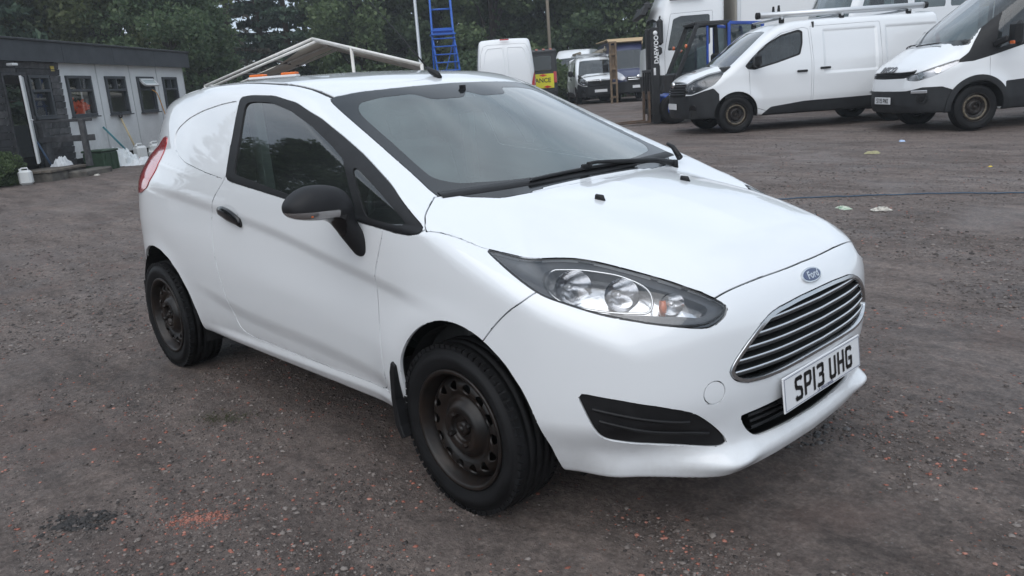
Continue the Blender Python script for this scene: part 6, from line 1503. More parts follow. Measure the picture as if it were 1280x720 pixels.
    text_mesh('DAEWOO', .135, .002, mat('letter_white', (.7, .7, .7), .5), r, frame_mtx((-.02, .352, 1.66), (0, 0, 1), (1, 0, 0)), 'mast_lettering', bold=.004)
    b = MB(); b.lathe([(.0005, .012), (.045, .012), (.05, 0)], 18, 'y', (.0, .35, 2.02)); b.build('mast_badge', mat('letter_white', (0, 0, 0)), r)
    b = MB(); b.box((.03, .352, 1.18), (.05, .004, .16)); b.build('sticker', mat('letter_white', (0, 0, 0)), r)
    return r
fk = build_forklift(); place(fk, 19.2, 3.62, HEAD_LEFT + math.radians(2))
# -- white lorry behind
def build_lorry():
    r = empty('box_lorry', (0, 0, 0), 0, 'white box lorry with tall cab and black visor, behind the forklift', 'lorry')
    LOR = dict(axles=(), R=.5, arch=.6, hood=[(1.5, 5), (-3, 5)], drop=[(0, 0), (1.3, 0)], roof=[(1.4, 3.02), (.9, 3.10), (0, 3.22), (-.9, 3.25)], W=[(1.3, 1.20), (0, 1.22), (-1, 1.22)], sz=[(.3, -.03), (1, 0), (2, -.01), (2.8, -.07), (3.3, -.14)], ny=[(0, 0), (.6, -.04), (.95, -.12), (1.12, -.28), (1.22, -.5), (1.3, -.8)], nz=[(.3, 1.30), (.9, 1.36), (1.5, 1.34), (2.2, 1.22), (2.8, 1.02), (3.3, .8)], tz=[(.3, -.85), (3.4, -.85)], ty=[(0, 0), (1.0, .02), (1.2, .08), (1.25, .2)], screen=(3, 0, 0, 0), bot=.45, rk=.1, ek=.16)
    f = van_fn(LOR); P, Q, N = nets(f, (-.95, 0, .35), (1.45, 1.35, 3.4), .045); S = Surf(P, Q, N)
    S.cut2d(chaikin([(-.3, 2.55), (.8, 2.52), (1.02, 2.45), (1.12, 1.75), (-.3, 1.70)], 1), 'yz', 'screen', cond=lambda A, n: A[:, 0] > .7)
    S.cut2d(chaikin([(.72, 1.62), (.55, 2.45), (.35, 2.52), (-.42, 2.52), (-.42, 1.72), (.1, 1.60)], 1), 'xz', 'window', cond=lambda A, n: A[:, 1] > .8)
    S.cut2d(np.array([(-.3, .2), (-.3, .95), (1.4, .95), (1.4, .2)]), 'yz', 'front_bumper', cond=lambda A, n: A[:, 0] > .6)
    S.cut2d(np.array([(.80, .9), (.80, 1.6), (.62, 2.6), (-.50, 2.62), (-.50, .9)]), 'xz', 'door', cond=lambda A, n: A[:, 1] > .8)
    S.cut2d(np.array([(.2, -.1), (.2, .82), (-.6, .95), (-1, .95), (-1, -.1)]), 'xz', 'hole', cond=lambda A, n: A[:, 1] > .8)
    S.make('cab_shell', [''], WHITE, r, gap=.004, flange=.03); S.make('front_bumper', ['front_bumper'], GREYPL, r); S.make('windscreen', ['screen'], TINT, r, offset=.01)
    S.make('inner_structure', ['', 'door'], DARK, r, offset=.05)
    for sd in (-1, 1):
        d = S.make('cab_door', ['door'], WHITE, r, side=sd, gap=.004, flange=.03); S.make('window_pane', ['window'], TINT, d, side=sd, offset=.01)
        b = MB(); b.box((.95, sd*1.42, 2.12), (.16, .26, .70), bev=.06); mo = b.build('door_mirror', BLK, r); b = MB(); b.box((.98, sd*1.42, 1.62), (.15, .24, .22), bev=.05); b.build('lower_mirror', BLK, mo); b = MB(); b.bar((.9, sd*1.15, 2.55), (.95, sd*1.42, 2.5), .04, .05); b.build('mirror_arm', BLK, mo)
        b = MB(); b.box((1.22, sd*1.05, 2.86), (.20, .16, .20), bev=.04); b.build('kerb_mirror', BLK, r)
        b = MB(); b.bar((1.25, sd*1.12, .98), (.95, sd*1.235, .98), .04, .5); b.build('corner_deflector', BLK, r)
    b = MB(); b.prism([(1.28, 2.60), (1.46, 2.62), (1.30, 2.90), (1.08, 2.94)], -1.12, 1.12, 'y'); b.build('sun_visor', BLK, r, bevel=.03)
    b = MB(); b.prism([(.9, 3.08), (.2, 3.5), (-.6, 4.0), (-.75, 3.95), (-.7, 3.2)], -1.05, 1.05, 'y'); b.build('roof_deflector', WHITE, r, bevel=.05)
    b = MB(); b.box((.2, 1.238, 2.98), (.9, .03, .07)); b.build('cab_trim', BLK, r)
    # chassis, wheels, box body
    b = MB(); b.box((-3.6, 0, .85), (8.2, .9, .28)); b.build('chassis', BLK, r)
    for ax in (.15, -5.2):
        for sd in (-1, 1): wheel(r, (ax, sd*1.05, .49), sd, R=.50, rim=.29, w=.30, holes=12, rim_mat=mat('grey_rim', (.25, .25, .26), .5, metal=.5), detail=0, hub=.15, hole_r=.025)
    bx = MB(); bx.box((-4.75, 0, 2.75), (7.2, 2.5, 3.3), bev=.03); bo = bx.build('box_body', mat('box_white', (.74, .75, .76), .4, dirt=((.4, .38, .35), 2.2, .25)), r)
    b = MB(); b.box((-1.13, 0, 2.75), (.03, 2.3, 3.2)); b.build('box_front', mat('box_beige', (.42, .39, .34), .6), r)
    for sd in (-1, 1):
        for z in (1.14, 4.36): b = MB(); b.box((-4.75, sd*1.255, z), (7.2, .03, .10), bev=.005); b.build('box_rail', mat('alloy', (0, 0, 0)), bo)
        b = MB(); b.box((-1.18, sd*1.255, 2.75), (.10, .04, 3.3), bev=.01); b.build('corner_post', mat('alloy_pale', (0, 0, 0)), bo)
    return r
lr = build_lorry(); place(lr, 26.2, 6.05, HEAD_LEFT + math.radians(-4)); lr.scale = (1.1, 1.1, 1.06)
# -- white crew-cab lorry whose cab shows above the near van
def build_crew():
    r = empty('crew_cab_lorry', (0, 0, 0), 0, 'white crew cab lorry whose windows show above the van with roof tubes', 'lorry')
    CW = dict(axles=(), R=.45, arch=.5, hood=[(1.5, 5), (-4, 5)], drop=[(0, 0), (1.3, 0)], roof=[(1.3, 2.70), (.7, 2.82), (0, 2.88), (-2.2, 2.88)], W=[(1.3, 1.05), (0, 1.06), (-3, 1.06)], sz=[(.3, -.03), (1, 0), (1.8, -.01), (2.5, -.07), (2.9, -.13)], ny=[(0, 0), (.6, -.04), (.85, -.12), (1.0, -.28), (1.06, -.5)], nz=[(.3, 1.22), (1.3, 1.25), (1.8, 1.12), (2.6, .72), (3.0, .5)], tz=[(.3, -2.1), (3, -2.1)], ty=[(0, 0), (1.0, .05), (1.06, .2)], screen=(3, 0, 0, 0), bot=.5, rk=.1, ek=.14)
    f = van_fn(CW); P, Q, N = nets(f, (-2.2, 0, .4), (1.35, 1.15, 3.0), .045); S = Surf(P, Q, N); sc = lambda A, n: A[:, 1] > .7
    for k, (a, b_) in enumerate(((.70, -.35), (-.50, -1.22), (-1.34, -1.98))):
        S.cut2d(chaikin([(a, 1.85), (a-.25 if k == 0 else a, 2.58), (b_, 2.58), (b_, 1.85)], 1), 'xz', 'window%d' % k, cond=sc)
    S.cut2d(chaikin([(-.3, 2.55), (.7, 2.52), (.88, 2.4), (.94, 1.75), (-.3, 1.70)], 1), 'yz', 'screen', cond=lambda A, n: A[:, 0] > .5)
    S.make('cab_shell', [''], WHITE, r); S.make('windscreen', ['screen'], TINT, r, offset=.01)
    for sd in (-1, 1):
        for k in range(3): S.make('window_pane', ['window%d' % k], TINT, r, side=sd, offset=.01)
    for y in (-.5, .5): b = MB(); b.box((-.3, y, 1.6), (.5, .5, .15), bev=.05); b.box((-.55, y, 2.0), (.14, .5, .7), bev=.06); b.build('seat', CLOTH, r)
    b = MB(); b.box((-1.5, 0, 1.2), (6.5, .8, .26)); b.build('chassis', BLK, r); b = MB(); b.box((-3.9, 0, 1.55), (3.4, 2.1, .5), bev=.02); b.build('tipper_body', mat('box_white', (0, 0, 0)), r)
    b = MB(); b.box((-.4, 0, 2.97), (.9, 1.5, .10), bev=.02); b.build('roof_bar', BLK, r)
    for ax in (.35, -4.2):
        for sd in (-1, 1): wheel(r, (ax, sd*.92, .44), sd, R=.45, rim=.26, w=.26, holes=12, rim_mat=STEELB, detail=0, hub=.13, hole_r=.02)
    return r
cw = build_crew(); place(cw, 20.0, 8.9, HEAD_LEFT + math.radians(6)); cw.scale = (1.05, 1.05, 1.16)
YEL = mat('plant_yellow', (.42, .27, .015), .5, var=.2, vscale=3)
ym = empty('yellow_machine', yard(21.5, 12.9), HEAD_LEFT, 'yellow plant machine with a boxy cab behind the two white vans', 'machine')
b = MB(); b.box((0, 0, 1.1), (3.2, 2.0, .9), bev=.08); b.build('body', YEL, ym); b = MB(); b.box((-.4, 0, 2.2), (1.5, 1.5, 1.5), bev=.06); b.build('cab', YEL, ym)
for sd in (-1, 1): b = MB(); b.box((-.4, sd*.753, 2.35), (1.2, .02, .9)); b.build('window_pane', TINT, ym)
for ax in (-1.0, 1.0):
    for sd in (-1, 1): wheel(ym, (ax, sd*.95, .50), sd, R=.5, rim=.28, w=.35, holes=12, rim_mat=YEL, detail=0, hub=.12, hole_r=.02)
# -- dark maintenance truck seen from behind
mt = empty('maintenance_truck', yard(31.0, 1.28), YAW - math.radians(3), 'dark truck seen from behind with a yellow MAINTENANCE board across its tail', 'truck')
DKP = mat('dark_body', (.016, .017, .019), .4, coat=.3)
b = MB(); b.prism([(0, .55), (0, 2.05), (-.02, 2.2), (.25, 2.24), (3.0, 2.24), (3.9, 1.6), (4.6, 1.45), (4.75, 1.2), (4.75, .55)], -.98, .98, 'y'); b.build('body', DKP, mt, bevel=.06, seg=3)
b = MB(); b.box((-.015, 0, 1.72), (.03, 1.55, .52), bev=.02); b.build('rear_window', TINT, mt)
b = MB(); b.box((-.03, .05, 1.08), (.03, 1.80, .52), bev=.005); yb = b.build('warning_board', mat('reflective_yellow', (.72, .66, .03), .5), mt)
text_mesh('MAINTENANCE', .225, .003, mat('plate_black', (0, 0, 0)), mt, frame_mtx((-.048, .05, 1.10), (0, -1, 0), (0, 0, 1)), 'board_lettering', bold=.004)
RR = mat('reflective_red', (.60, .05, .03), .5)
for y, z in ((.62, 1.29), (.10, 1.30), (-.45, 1.29), (.55, .87), (0, .86), (-.6, .87)): b = MB(); b.prism([(y-.16, z), (y, z+.05), (y+.16, z), (y, z-.05)], -.052, -.047, 'x'); b.build('red_chevron', RR, yb)
for sd in (-1, 1): b = MB(); b.box((-.02, sd*.90, 1.2), (.05, .12, .4), bev=.01); b.build('tail_lamp', REDL, mt)
for k in range(7): b = MB(); b.box((-.01, -.78+.26*k, 2.22), (.05, .09, .05)); b.build('marker_light', mat('marker', (.5, .2, .16), .4), mt)
b = MB(); b.box((.9, .45, 2.32), (.25, .7, .12), bev=.03); b.build('amber_beacon', mat('orange_lens', (0, 0, 0)), mt)
b = MB(); b.box((.0, 0, .62), (.12, 1.9, .2), bev=.02); b.build('rear_bumper', GREYPL, mt)
for ax in (.95, 4.1):
    for sd in (-1, 1): wheel(mt, (ax, sd*.86, .36), sd, R=.37, rim=.23, w=.22, holes=12, detail=0, hub=.1)
# -- brown upright rack
rk = empty('upright_rack', yard(33.0, 4.66), YAW, 'brown upright timber rack standing beside the navy blue van', 'rack'); BRN = mat('brown_timber', (.20, .14, .09), .8, vcol2=(.10, .07, .045), vscale=6)
for y in (-.11, .11): b = MB(); b.box((0, y, 1.2), (.10, .08, 2.4), bev=.01); b.build('post', BRN, rk)
for z in (.25, .8, 1.35, 1.9, 2.36): b = MB(); b.box((0, 0, z), (.09, .15, .08), bev=.01); b.build('crosspiece', BRN, rk)
b = MB(); b.box((.06, 0, 1.6), (.03, .15, 1.3)); b.build('side_panel', BRN, rk)
# -- blue warehouse steps
bs = empty('mobile_steps', yard(29, -1.75), YAW + math.pi + math.radians(12), 'tall blue wheeled warehouse steps rising above the foreground roof', 'steps'); ST = mat('steps_blue', (.015, .10, .42), .4)
for y in (-.40, .40):
    b = MB(); b.tube([(1.5, y, .1), (0, y*.92, 2.9), (0, y*.88, 4.3)], .035, 8); b.build('stile', ST, bs)
    b = MB(); b.tube([(-.45, y, .1), (-.08, y*.92, 2.9), (-.06, y*.86, 4.32)], .032, 8); b.build('rear_post', ST, bs)
    b = MB(); b.tube([(.75, y, 1.5), (-.25, y*.95, 1.5)], .022, 6); b.tube([(1.2, y, .7), (-.36, y*.95, .7)], .022, 6); b.build('side_stay', ST, bs)
for k in range(11): z = .35+.27*k; x = 1.5*(1-(z-.1)/2.8); b = MB(); b.box((x, 0, z), (.24, .80, .035), bev=.005); b.build('tread', ST, bs)
b = MB(); b.box((-.05, 0, 2.92), (.5, .84, .05), bev=.005); b.build('platform', ST, bs); b = MB(); b.box((-.07, 0, 3.05), (.03, .78, .18)); b.build('kick_plate', ST, bs)
for z in (3.75, 4.32): b = MB(); b.tube([(-.06, -.36, z), (-.06, .36, z)], .03, 8); b.build('guard_rail', ST if z < 4 else mat('alloy', (0, 0, 0)), bs)
b = MB(); b.tube([(-.40, -.39, .4), (-.1, .37, 2.7)], .02, 6); b.build('brace', ST, bs)
for x in (-.45, 1.5):
    for y in (-.4, .4): b = MB(); b.lathe([(.02, -.02), (.08, -.02), (.08, .02), (.02, .02)], 14, 'y', (x, y, .08)); fix_normals(b.build('castor', BLK, bs))
# -- posts
lp = empty('lamp_post', yard(30, -2.70), 0, 'slim grey metal post standing left of the blue steps', 'post'); GAL = mat('galvanised', (.38, .40, .42), .45, metal=.6)
b = MB(); b.tube([(0, 0, 0), (0, 0, 1.2), (0, 0, 1.25), (0, 0, 8.0)], [.09, .09, .062, .045], 12); b.build('shaft', GAL, lp); b = MB(); b.tube([(0, 0, 8.0), (.2*FW[0], .2*FW[1], 8.3), (1.0*FW[0], 1.0*FW[1], 8.4)], .035, 8); b.build('bracket', GAL, lp); b = MB(); b.box((1.2*FW[0], 1.2*FW[1], 8.4), (.3, .3, .1), bev=.03); b.build('lantern', GAL, lp)
wp = empty('wooden_pole', yard(44, 2.9), 0, 'thin wooden pole in front of the trees, right of the tall white van', 'pole')
b = MB(); b.tube([(0, 0, 0), (0, 0, 9)], [.10, .07], 8); b.build('shaft', mat('pole_timber', (.20, .17, .13), .85), wp); b = MB(); b.box((0, 0, 8.5), (1.0, .1, .1)); b.build('crossarm', mat('pole_timber', (0, 0, 0)), wp)
# -- event canopy: pale tubular gable frame, sheet only on the rear bays
tn = empty('canopy', yard(18.2, -4.3), 0, 'white gabled canopy frame with beige roof sheet behind the foreground van', 'canopy'); TW = mat('canopy_tube', (.72, .71, .68), .5, vcol2=(.58, .56, .52), vscale=5)
def yp(D, R, z): a = np.array(yard(D, R, 0)); a[2] = z; return a - np.array(tn.location)
L_, Rr_, Ap = (20.4, -7.15), (16.3, -1.45), (18.35, -3.95)
dv = np.array([4.7, -.4])       # the canopy runs straight back
def bay(k, zl, zr, za, name='frame'):
    o = bpy.data.objects.new(name, None); COL.objects.link(o); o.parent = tn
    l = yp(L_[0]+dv[0]*k, L_[1]+dv[1]*k, zl); r_ = yp(Rr_[0]+dv[0]*k, Rr_[1]+dv[1]*k, zr); a = yp(Ap[0]+dv[0]*k, Ap[1]+dv[1]*k, za)
    for nm, p, q in (('rafter', l, a), ('rafter', a, r_), ('leg', l, l*[1, 1, 0]-[0, 0, .1]), ('leg', r_, r_*[1, 1, 0]-[0, 0, .1])): b = MB(); b.tube([p, q], .032, 8); b.build(nm, TW, o)
    return l, r_, a
fr0 = bay(0, 1.92, 1.92, 2.69); fr1 = bay(.16, 1.92, 1.92, 2.69); frs = [bay(k, 1.92, 1.92, 2.69) for k in (.58, 1.0)]
for i in range(3):
    b = MB(); b.tube([fr0[i], frs[-1][i]], .035, 8); b.build('purlin', TW, tn)
SH = mat('canopy_sheet', (.62, .58, .50), .8, var=.12, vscale=3)
for (a, b_) in ((0, 2), (2, 1)):
    V = []; n = 14; m_ = 14
    for i in range(n):
        for j in range(m_):
            s = i/(n-1); t = j/(m_-1); s = (.62*(1-t) if a == 0 else .02) + (1-(.62*(1-t) if a == 0 else .02))*s; p0 = fr1[a]*(1-t)+fr1[b_]*t; p1 = frs[-1][a]*(1-t)+frs[-1][b_]*t; p = p0*(1-s)+p1*s
            p = p + np.array([0, 0, .05 - .10*math.sin(math.pi*t)*abs(math.sin(math.pi*s*2.0))]); V.append(p)
    F = [(i*m_+j, (i+1)*m_+j, (i+1)*m_+j+1, i*m_+j+1) for i in range(n-1) for j in range(m_-1)]; mesh_obj('roof_sheet', V, F, SH, tn, True)
for k in (.3, .6): p = fr1[0]*(1-k)+fr1[2]*k; q2 = frs[-1][0]*(1-k)+frs[-1][2]*k; b = MB(); b.tube([p, q2], .03, 6); b.build('sheet_bar', mat('dark_bar', (.06, .055, .05), .6), tn)
p = fr0[2]*.62+fr0[1]*.38; b = MB(); b.tube([p, p*[1, 1, 0]], .035, 8); b.build('prop', TW, tn)
crumple(tuple(np.array(tn.location) + fr0[0]*[1, 1, 0] + [0, 0, 1.0]), .5, .25, .7, mat('white_sack', (0, 0, 0)), 'bundled_sheet', 'bundle of white sheeting tied at the left corner of the canopy', 'sheet', 15)
# -- blue rope and litter on the ground
pts = [(8.05, 2.2), (8.0, 2.9), (7.86, 3.6), (7.72, 4.2), (7.5, 4.9), (7.3, 5.8)]; sm = smooth_line(pts, 60)
V = []
for k, (D, R) in enumerate(sm): x, y, z = yard(D, R + .02*math.sin(k*.9)); V.append((x, y, float(ground_h(np.array([x]), np.array([y]))[0]) + .010))
b = MB(); b.tube(V, .0065, 6); o = b.build('rope', mat('blue_rope', (.05, .085, .13), .8)); tag(o, 'thin blue rope lying across the yard to the right of the bonnet', 'rope')
def litter(D, R, s, m, label, seed, name='litter', cat='litter'):
    x, y, z = yard(D, R); z = float(ground_h(np.array([x]), np.array([y]))[0])
    o = crumple((x, y, z+.002), s, s*.6, s*.40, m, name, label, cat, seed, 14); o.rotation_euler = (0, 0, seed*1.3); return o
litter(7.40, 3.15, .075, mat('litter_green', (.20, .33, .22), .6, vcol2=(.6, .6, .52), vscale=30), 'scrap of green and white wrapper on the ground just beyond the blue rope', 31)
litter(7.18, 3.40, .085, mat('litter_white', (.60, .57, .50), .7, vcol2=(.2, .18, .16), vscale=35), 'crumpled off-white paper on the ground right of the green wrapper', 32)
litter(12.2, 6.05, .07, mat('litter_blue', (.35, .45, .62), .5), 'pale blue packet lying under the rear of the van with roof tubes', 33)
litter(11.0, 5.05, .10, mat('litter_straw', (.30, .28, .16), .8), 'flat straw coloured scrap in front of the two white vans', 34)
litter(9.2, 5.6, .03, mat('litter_yellow', (.6, .45, .05), .6), 'small yellow scrap on the ground towards the right edge', 35)
litter(17.2, -8.6, .10, mat('litter_white', (0, 0, 0)), 'white scrap on the ground in front of the cabin steps', 36)
# ---------------- trees ----------------
def leaf_mat(name, c1, c2, c3, tr=.45):
    m = bpy.data.materials.new(name); m.use_nodes = True; t = m.node_tree; t.nodes.clear(); L = t.links.new
    o = t.nodes.new('ShaderNodeOutputMaterial'); g = t.nodes.new('ShaderNodeNewGeometry'); r = t.nodes.new('ShaderNodeValToRGB'); oi = t.nodes.new('ShaderNodeObjectInfo')
    r.color_ramp.elements[0].color = (*c1, 1); r.color_ramp.elements[1].color = (*c3, 1); e = r.color_ramp.elements.new(.55); e.color = (*c2, 1)
    L(g.outputs['Random Per Island'], r.inputs[0])
    hs = t.nodes.new('ShaderNodeHueSaturation'); mr = t.nodes.new('ShaderNodeMapRange'); mr.inputs['To Min'].default_value = .78; mr.inputs['To Max'].default_value = 1.18; L(oi.outputs['Random'], mr.inputs['Value']); L(mr.outputs[0], hs.inputs['Value']); L(r.outputs[0], hs.inputs['Color'])
    d = t.nodes.new('ShaderNodeBsdfPrincipled'); d.inputs['Roughness'].default_value = .55; d.inputs['Specular IOR Level'].default_value = .25; L(hs.outputs[0], d.inputs['Base Color'])
    b = t.nodes.new('ShaderNodeBsdfTranslucent'); L(hs.outputs[0], b.inputs[0]); mx = t.nodes.new('ShaderNodeMixShader'); mx.inputs[0].default_value = tr; L(d.outputs[0], mx.inputs[1]); L(b.outputs[0], mx.inputs[2]); L(mx.outputs[0], o.inputs[0]); return m
BARK = mat('bark', (.060, .048, .038), .9, vcol2=(.025, .02, .017), vscale=6, bump=.5)
PBARK = mat('pine_bark', (.105, .062, .042), .9, vcol2=(.04, .028, .02), vscale=5, bump=.5)
LF_MID = leaf_mat('leaf_mid', (0.081, 0.123, 0.054), (0.123, 0.177, 0.077), (0.183, 0.231, 0.113)); LF_DARK = leaf_mat('leaf_dark', (0.065, 0.108, 0.056), (0.102, 0.153, 0.076), (0.150, 0.196, 0.102)); LF_PALE = leaf_mat('leaf_pale', (0.108, 0.139, 0.056), (0.156, 0.192, 0.081), (0.215, 0.242, 0.118))
NEED = leaf_mat('needles', (0.054, 0.095, 0.065), (0.086, 0.138, 0.091), (0.129, 0.181, 0.116), .25); NEEDB = leaf_mat('needles_brown', (0.076, 0.062, 0.050), (0.092, 0.092, 0.065), (0.129, 0.118, 0.092), .25)
def quads_mesh(name, C, S, rngk, m, aspect=1.6, up=0.):
    """leaf-sized bent quads at centres C with sizes S"""
    n = len(C); a = rngk.normal(size=(n, 3)); a /= np.linalg.norm(a, axis=1, keepdims=True); nn = rngk.normal(size=(n, 3)); nn[:, 2] = np.abs(nn[:, 2]) + up; b = np.cross(nn, a); b /= np.linalg.norm(b, axis=1, keepdims=True)
    a *= (S*aspect/2)[:, None]; b *= (S/2)[:, None]; k = np.cross(a, b); k /= np.linalg.norm(k, axis=1, keepdims=True); k *= (S*.18)[:, None]
    V = np.stack([C-a, C-b*1.0-k, C+a, C+b-k], 1).reshape(-1, 3); F = np.arange(n*4).reshape(n, 4)
    me = bpy.data.meshes.new(name); me.vertices.add(n*4); me.vertices.foreach_set('co', V.reshape(-1)); me.loops.add(n*4); me.loops.foreach_set('vertex_index', F.reshape(-1)); me.polygons.add(n); me.polygons.foreach_set('loop_start', np.arange(0, n*4, 4)); me.polygons.foreach_set('loop_total', np.full(n, 4)); me.update(calc_edges=True); me.materials.append(m); return me
def broadleaf(H, Wd, seed, m, nclump=75, per=120, leaf=.20, base=.12):
    g = np.random.default_rng(seed); C = []; cl = []
    for k in range(nclump):
        z = base + (1-base)*g.random()**.85; env = math.sin(math.pi*min(1, (z-base*.5)/(1.02-base*.5))**.75)**.62
        a = g.random()*6.283; r = env*Wd/2*(.45+.55*math.sqrt(g.random()))*(1+.22*math.sin(3*a+seed)); cl.append((r*math.cos(a), r*math.sin(a), z*H))
    cl = np.array(cl); rad = Wd*.12*(.7+.8*g.random(nclump))
    for c, q in zip(cl, rad):
        d = g.normal(size=(per, 3)); d /= np.linalg.norm(d, axis=1, keepdims=True); C.append(c + d*(q*(.35+.65*g.random(per)**.5))[:, None]*[1.15, 1.15, .75])
    C = np.concatenate(C); S = leaf*(.6+.8*g.random(len(C)))
    crown = quads_mesh('crown', C, S, g, m)
    b = MB(); b.tube([(0, 0, -.2), (.05, 0, H*.25), (-.05, .05, H*.55), (0, 0, H*.9)], [H*.022, H*.017, H*.011, .02], 7)
    for c in cl[::4]: z0 = max(.15*H, c[2]-.3*H); b.tube([(0, 0, z0), c*[.5, .5, 1]-[0, 0, .06*H], c], [H*.007, H*.005, .012], 5, cap=False)
    t = b.build('trunk', BARK); tm = t.data; bpy.data.objects.remove(t); return crown, tm
def conifer(H, Wd, seed, m, m_bark, whorls=26, leaf=.26, start=.16, sparse=.0):
    g = np.random.default_rng(seed); C = []; b = MB(); b.tube([(0, 0, -.2), (.03, .02, H*.5), (0, 0, H)], [H*.018, H*.011, .02], 7)
    for k in range(whorls):
        f = start + (1-start)*(k+.5*g.random())/whorls; z = f*H; L0 = Wd/2*(1-f)**.75*(.75+.35*g.random()) + .25
        for q in range(5):
            if g.random() < sparse*(1.2-f): L1 = L0*.7; bare = True
            else: L1 = L0*(.7+.5*g.random()); bare = False
            a = g.random()*6.283; dr = -.10+.35*(f-.4); e = np.array([math.cos(a)*L1, math.sin(a)*L1, L1*dr]); p0 = np.array([0, 0, z]); mid_ = p0+e*.55+[0, 0, .06*L1]
            b.tube([p0, mid_, p0+e], [.028+.012*(1-f), .018, .008], 4, cap=False)
            n = int((14 if bare else 62)*max(.35, L1/1.6)); t = .25+.75*g.random(n)**.7; P = p0+e*t[:, None]; P += g.normal(size=(n, 3))*[.17, .17, .065]*(.5+.8*L1*.3); C.append(P)
    C = np.concatenate(C); S = leaf*(.5+.8*g.random(len(C))); crown = quads_mesh('crown', C, S, g, m, 2.2, .6)
    t = b.build('trunk', m_bark); tm = t.data; bpy.data.objects.remove(t); return crown, tm
KINDS = {'oak': broadleaf(10.5, 7.0, 1, LF_MID, 110, 260, .155, .06), 'oak2': broadleaf(11.5, 7.5, 2, LF_DARK, 115, 260, .16, .06), 'ash': broadleaf(12, 6.0, 3, LF_MID, 110, 240, .15, .08), 'pale': broadleaf(11, 6.0, 4, LF_PALE, 105, 270, .115, .08),
    'pine': conifer(13, 6.0, 5, NEED, PBARK, 19, .22, .14), 'pine2': conifer(14, 5.0, 6, NEED, PBARK, 19, .20, .12, .25), 'larch': conifer(13, 4.6, 7, NEEDB, BARK, 20, .15, .10, .75), 'shrub': broadleaf(2.6, 3.4, 8, LF_MID, 60, 110, .13, .0), 'shrub2': broadleaf(2.2, 3.2, 9, LF_DARK, 60, 110, .12, .0)}
TG = random.Random(4)
def tree(kind, D, R, s, label, group=None, name=None, cat='tree'):
    o = empty(name or {'pine': 'pine_tree', 'pine2': 'pine_tree', 'larch': 'larch_tree', 'shrub': 'shrub', 'shrub2': 'shrub'}.get(kind, 'broadleaf_tree'), yard(D, R), TG.random()*6.28, label, cat, group)
    c, t = KINDS[kind]; o.scale = (s*TG.uniform(.92, 1.1), s*TG.uniform(.92, 1.1), s)
    for nm, me in (('crown', c), ('trunk', t)): q = bpy.data.objects.new(nm, me); COL.objects.link(q); q.parent = o
    return o
G1 = 'trees in the dense belt behind the parked vehicles'; L1_ = 'green broadleaf tree in the dense belt behind the parked vehicles'
k = 0; ORD = ['leftmost', 'second', 'third', 'fourth', 'fifth', 'sixth', 'seventh', 'eighth', 'ninth', 'tenth', 'eleventh', 'twelfth']
for D, R0, R1, st in ((48, -7, 25, 3.7), (55, -6, 29, 4.6)):
    R = R0
    while R < R1:
        tree(['oak', 'oak2', 'ash', 'oak2', 'oak'][k % 5], D + TG.uniform(-1.5, 1.5), R + TG.uniform(-.6, .6), TG.uniform(.9, 1.15) if D < 50 else TG.uniform(1.0, 1.3), '%s broadleaf tree from the left in the %s tree belt behind the vehicles' % (ORD[int((R-R0)/st+.01)], 'near' if D < 50 else 'far'), G1); R += st; k += 1
G2 = 'conifers behind the canopy'; 
for i, (kd, D, R, s) in enumerate((('pine2', 50, -8.2, 1.0), ('pine', 53, -10.5, 1.05), ('pine2', 47, -11.5, .95), ('pine', 50, -13.8, 1.05), ('pine2', 48, -16.0, 1.0), ('pine', 55, -15.2, 1.1), ('pine2', 56, -12.5, 1.1))): tree(kd, D, R, s, ['rightmost green conifer behind the white canopy', 'second green conifer from the right behind the canopy, set back', 'third conifer from the right behind the white canopy', 'fourth conifer from the right behind the white canopy', 'leftmost green conifer behind the canopy, beside the larches', 'tall conifer set back behind the left slope of the canopy', 'tall conifer set back behind the peak of the canopy'][i], G2)
G3 = 'browning larches'; 
for i, (D, R, s) in enumerate(((45, -15.6, 1.0), (47, -17.2, 1.05), (50, -18.6, 1.1), (44, -13.8, .9))): tree('larch', D, R, s, '%s of the four thin browning larches between the cabin and the canopy' % ['second from right', 'second from left', 'leftmost', 'rightmost'][i], G3)
tree('pale', 36, -15.3, 1.02, 'pale green leafy tree rising behind the right half of the cabin roof')
tree('pale', 38, -17.6, 1.08, 'pale green leafy tree behind the middle of the cabin roof')
tree('pine', 32, -19.6, .95, 'dark pine with reddish trunk behind the left part of the cabin')
tree('pine', 34, -22.5, 1.05, 'dark pine at the left edge, behind the cabin')
tree('oak2', 38, -21.0, 1.05, 'dark rounded tree between the pines behind the cabin roof')
tree('oak2', 33.5, -13.0, .62, 'low dark tree at the right end of the cabin')
G4 = 'dark backdrop trees'; 
for i, (D, R) in enumerate(((50, -27), (45, -29), (62, -35))): tree('oak2' if R % 2 else 'ash', D, R, 1.25, ['tall dark tree far back, second from the left edge', 'tall dark tree far back above the left end of the cabin roof', 'tallest dark tree farthest back on the left'][i], G4)
G5 = 'shrubs at the foot of the tree belt'
R = -8
while R < 16: tree(TG.choice(['shrub', 'shrub2']), 43.5 + TG.uniform(-.8, .8), R, TG.uniform(.8, 1.25), 'low shrub at the foot of the tree belt beyond the parked vehicles', G5, cat='shrub'); R += 2.3
tree('shrub', 39.5, 2.2, .8, 'yellow-green shrub between the maintenance truck and the van with poles', cat='shrub')
tree('shrub', 16.1, -10.05, .27, 'small leafy bush at the left edge beside the cabin step', cat='bush', name='bush')
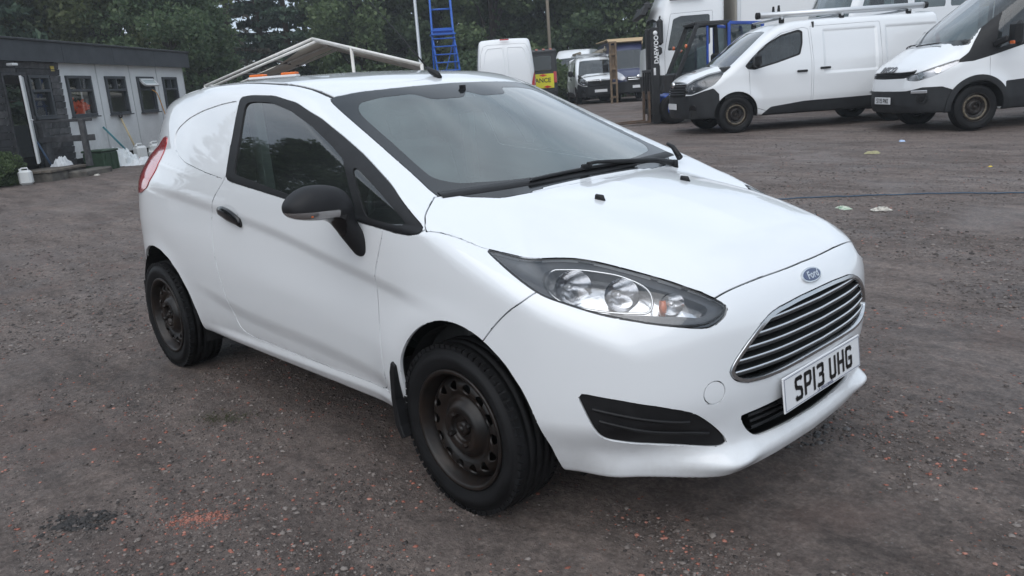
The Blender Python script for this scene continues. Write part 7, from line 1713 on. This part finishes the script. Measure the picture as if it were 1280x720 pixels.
# further trees of the same wood, to the left of the view: they are mirrored in the van's side window
for i, (kd, D, R, s) in enumerate((('oak2', 3, -24, .95), ('ash', 7.5, -25, 1.0), ('oak2', -4, -26, 1.0), ('oak', -9, -25, .9), ('oak2', 12, -27, 1.05), ('pine', 17, -26, 1.0), ('oak', -15, -24, .95))): tree(kd, D, R, s, 'dark tree outside the frame, mirrored in the side window of the foreground van', 'trees mirrored in the side glass')
# ---------------- small marks on the ground ----------------
def patch(D, R, n, sx, sy, m, name, label, s0, s1, seed):
    g = np.random.default_rng(seed); q = g.normal(size=(n, 2))*[sx, sy]; c = yard(D, R); ca = YAW-1.57
    pts = np.stack([c[0]+q[:, 0]*RT[0]+q[:, 1]*FW[0], c[1]+q[:, 0]*RT[1]+q[:, 1]*FW[1]], 1); stones(n, 1, 1, s0, s1, m, name, label, seed, pts=pts)
MUD = stone_mat('mud_clods', (.010, .009, .009), (.020, .018, .017), (.035, .03, .028))
patch(2.55, -1.57, 420, .055, .030, MUD, 'mud_clods', 'dark churned mud clods at the lower left', .008, .026, 51)
patch(2.53, -1.14, 900, .060, .024, BRICK, 'brick_patch', 'reddish patch of crushed brick near the bottom left', .003, .011, 52)
patch(2.83, 1.09, 70, .08, .06, stone_mat('wet_stones', (.03, .03, .031), (.06, .058, .058), (.12, .115, .115)), 'wet_stones', 'wet dark stones below the front bumper corner', .01, .03, 53)
gt = np.random.default_rng(61); n = 260; c = yard(3.42, -1.35); q = gt.normal(size=(n, 2))*[.075, .035]; x = c[0]+q[:, 0]*RT[0]+q[:, 1]*FW[0]; y = c[1]+q[:, 0]*RT[1]+q[:, 1]*FW[1]; z = ground_h(x, y)
V = []; F = []
for i in range(n):
    a = gt.random()*6.283; l = .012+.02*gt.random(); w = .0015; dx, dy = math.cos(a), math.sin(a); V += [(x[i]-dy*w, y[i]+dx*w, z[i]), (x[i]+dy*w, y[i]-dx*w, z[i]), (x[i]+dx*l, y[i]+dy*l, z[i]+l*.55)]; F.append((3*i, 3*i+1, 3*i+2))
tag(mesh_obj('grass_tuft', V, F, leaf_mat('tuft', (.06, .07, .03), (.09, .10, .045), (.13, .14, .07))), 'thin green tuft of grass on the ground beside the small van', 'grass', kind='stuff')
# ---------------- thin haze, made denser to lighten the dark far trees ----------------
def build_haze():
    m = bpy.data.materials.new('thin_haze'); m.use_nodes = True; t = m.node_tree; t.nodes.clear(); o = t.nodes.new('ShaderNodeOutputMaterial'); v = t.nodes.new('ShaderNodeVolumePrincipled')
    v.inputs['Color'].default_value = (.86, .90, .94, 1); v.inputs['Density'].default_value = .0016; v.inputs['Anisotropy'].default_value = .2; t.links.new(v.outputs[0], o.inputs['Volume'])
    b = MB(); b.box((CAM[0], CAM[1], 9.0), (190, 190, 21.0)); h = b.build('haze', m); tag(h, 'thin haze over the whole yard, thickened to lift the dark trees', kind='stuff'); h.display_type = 'WIRE'; return h
build_haze()
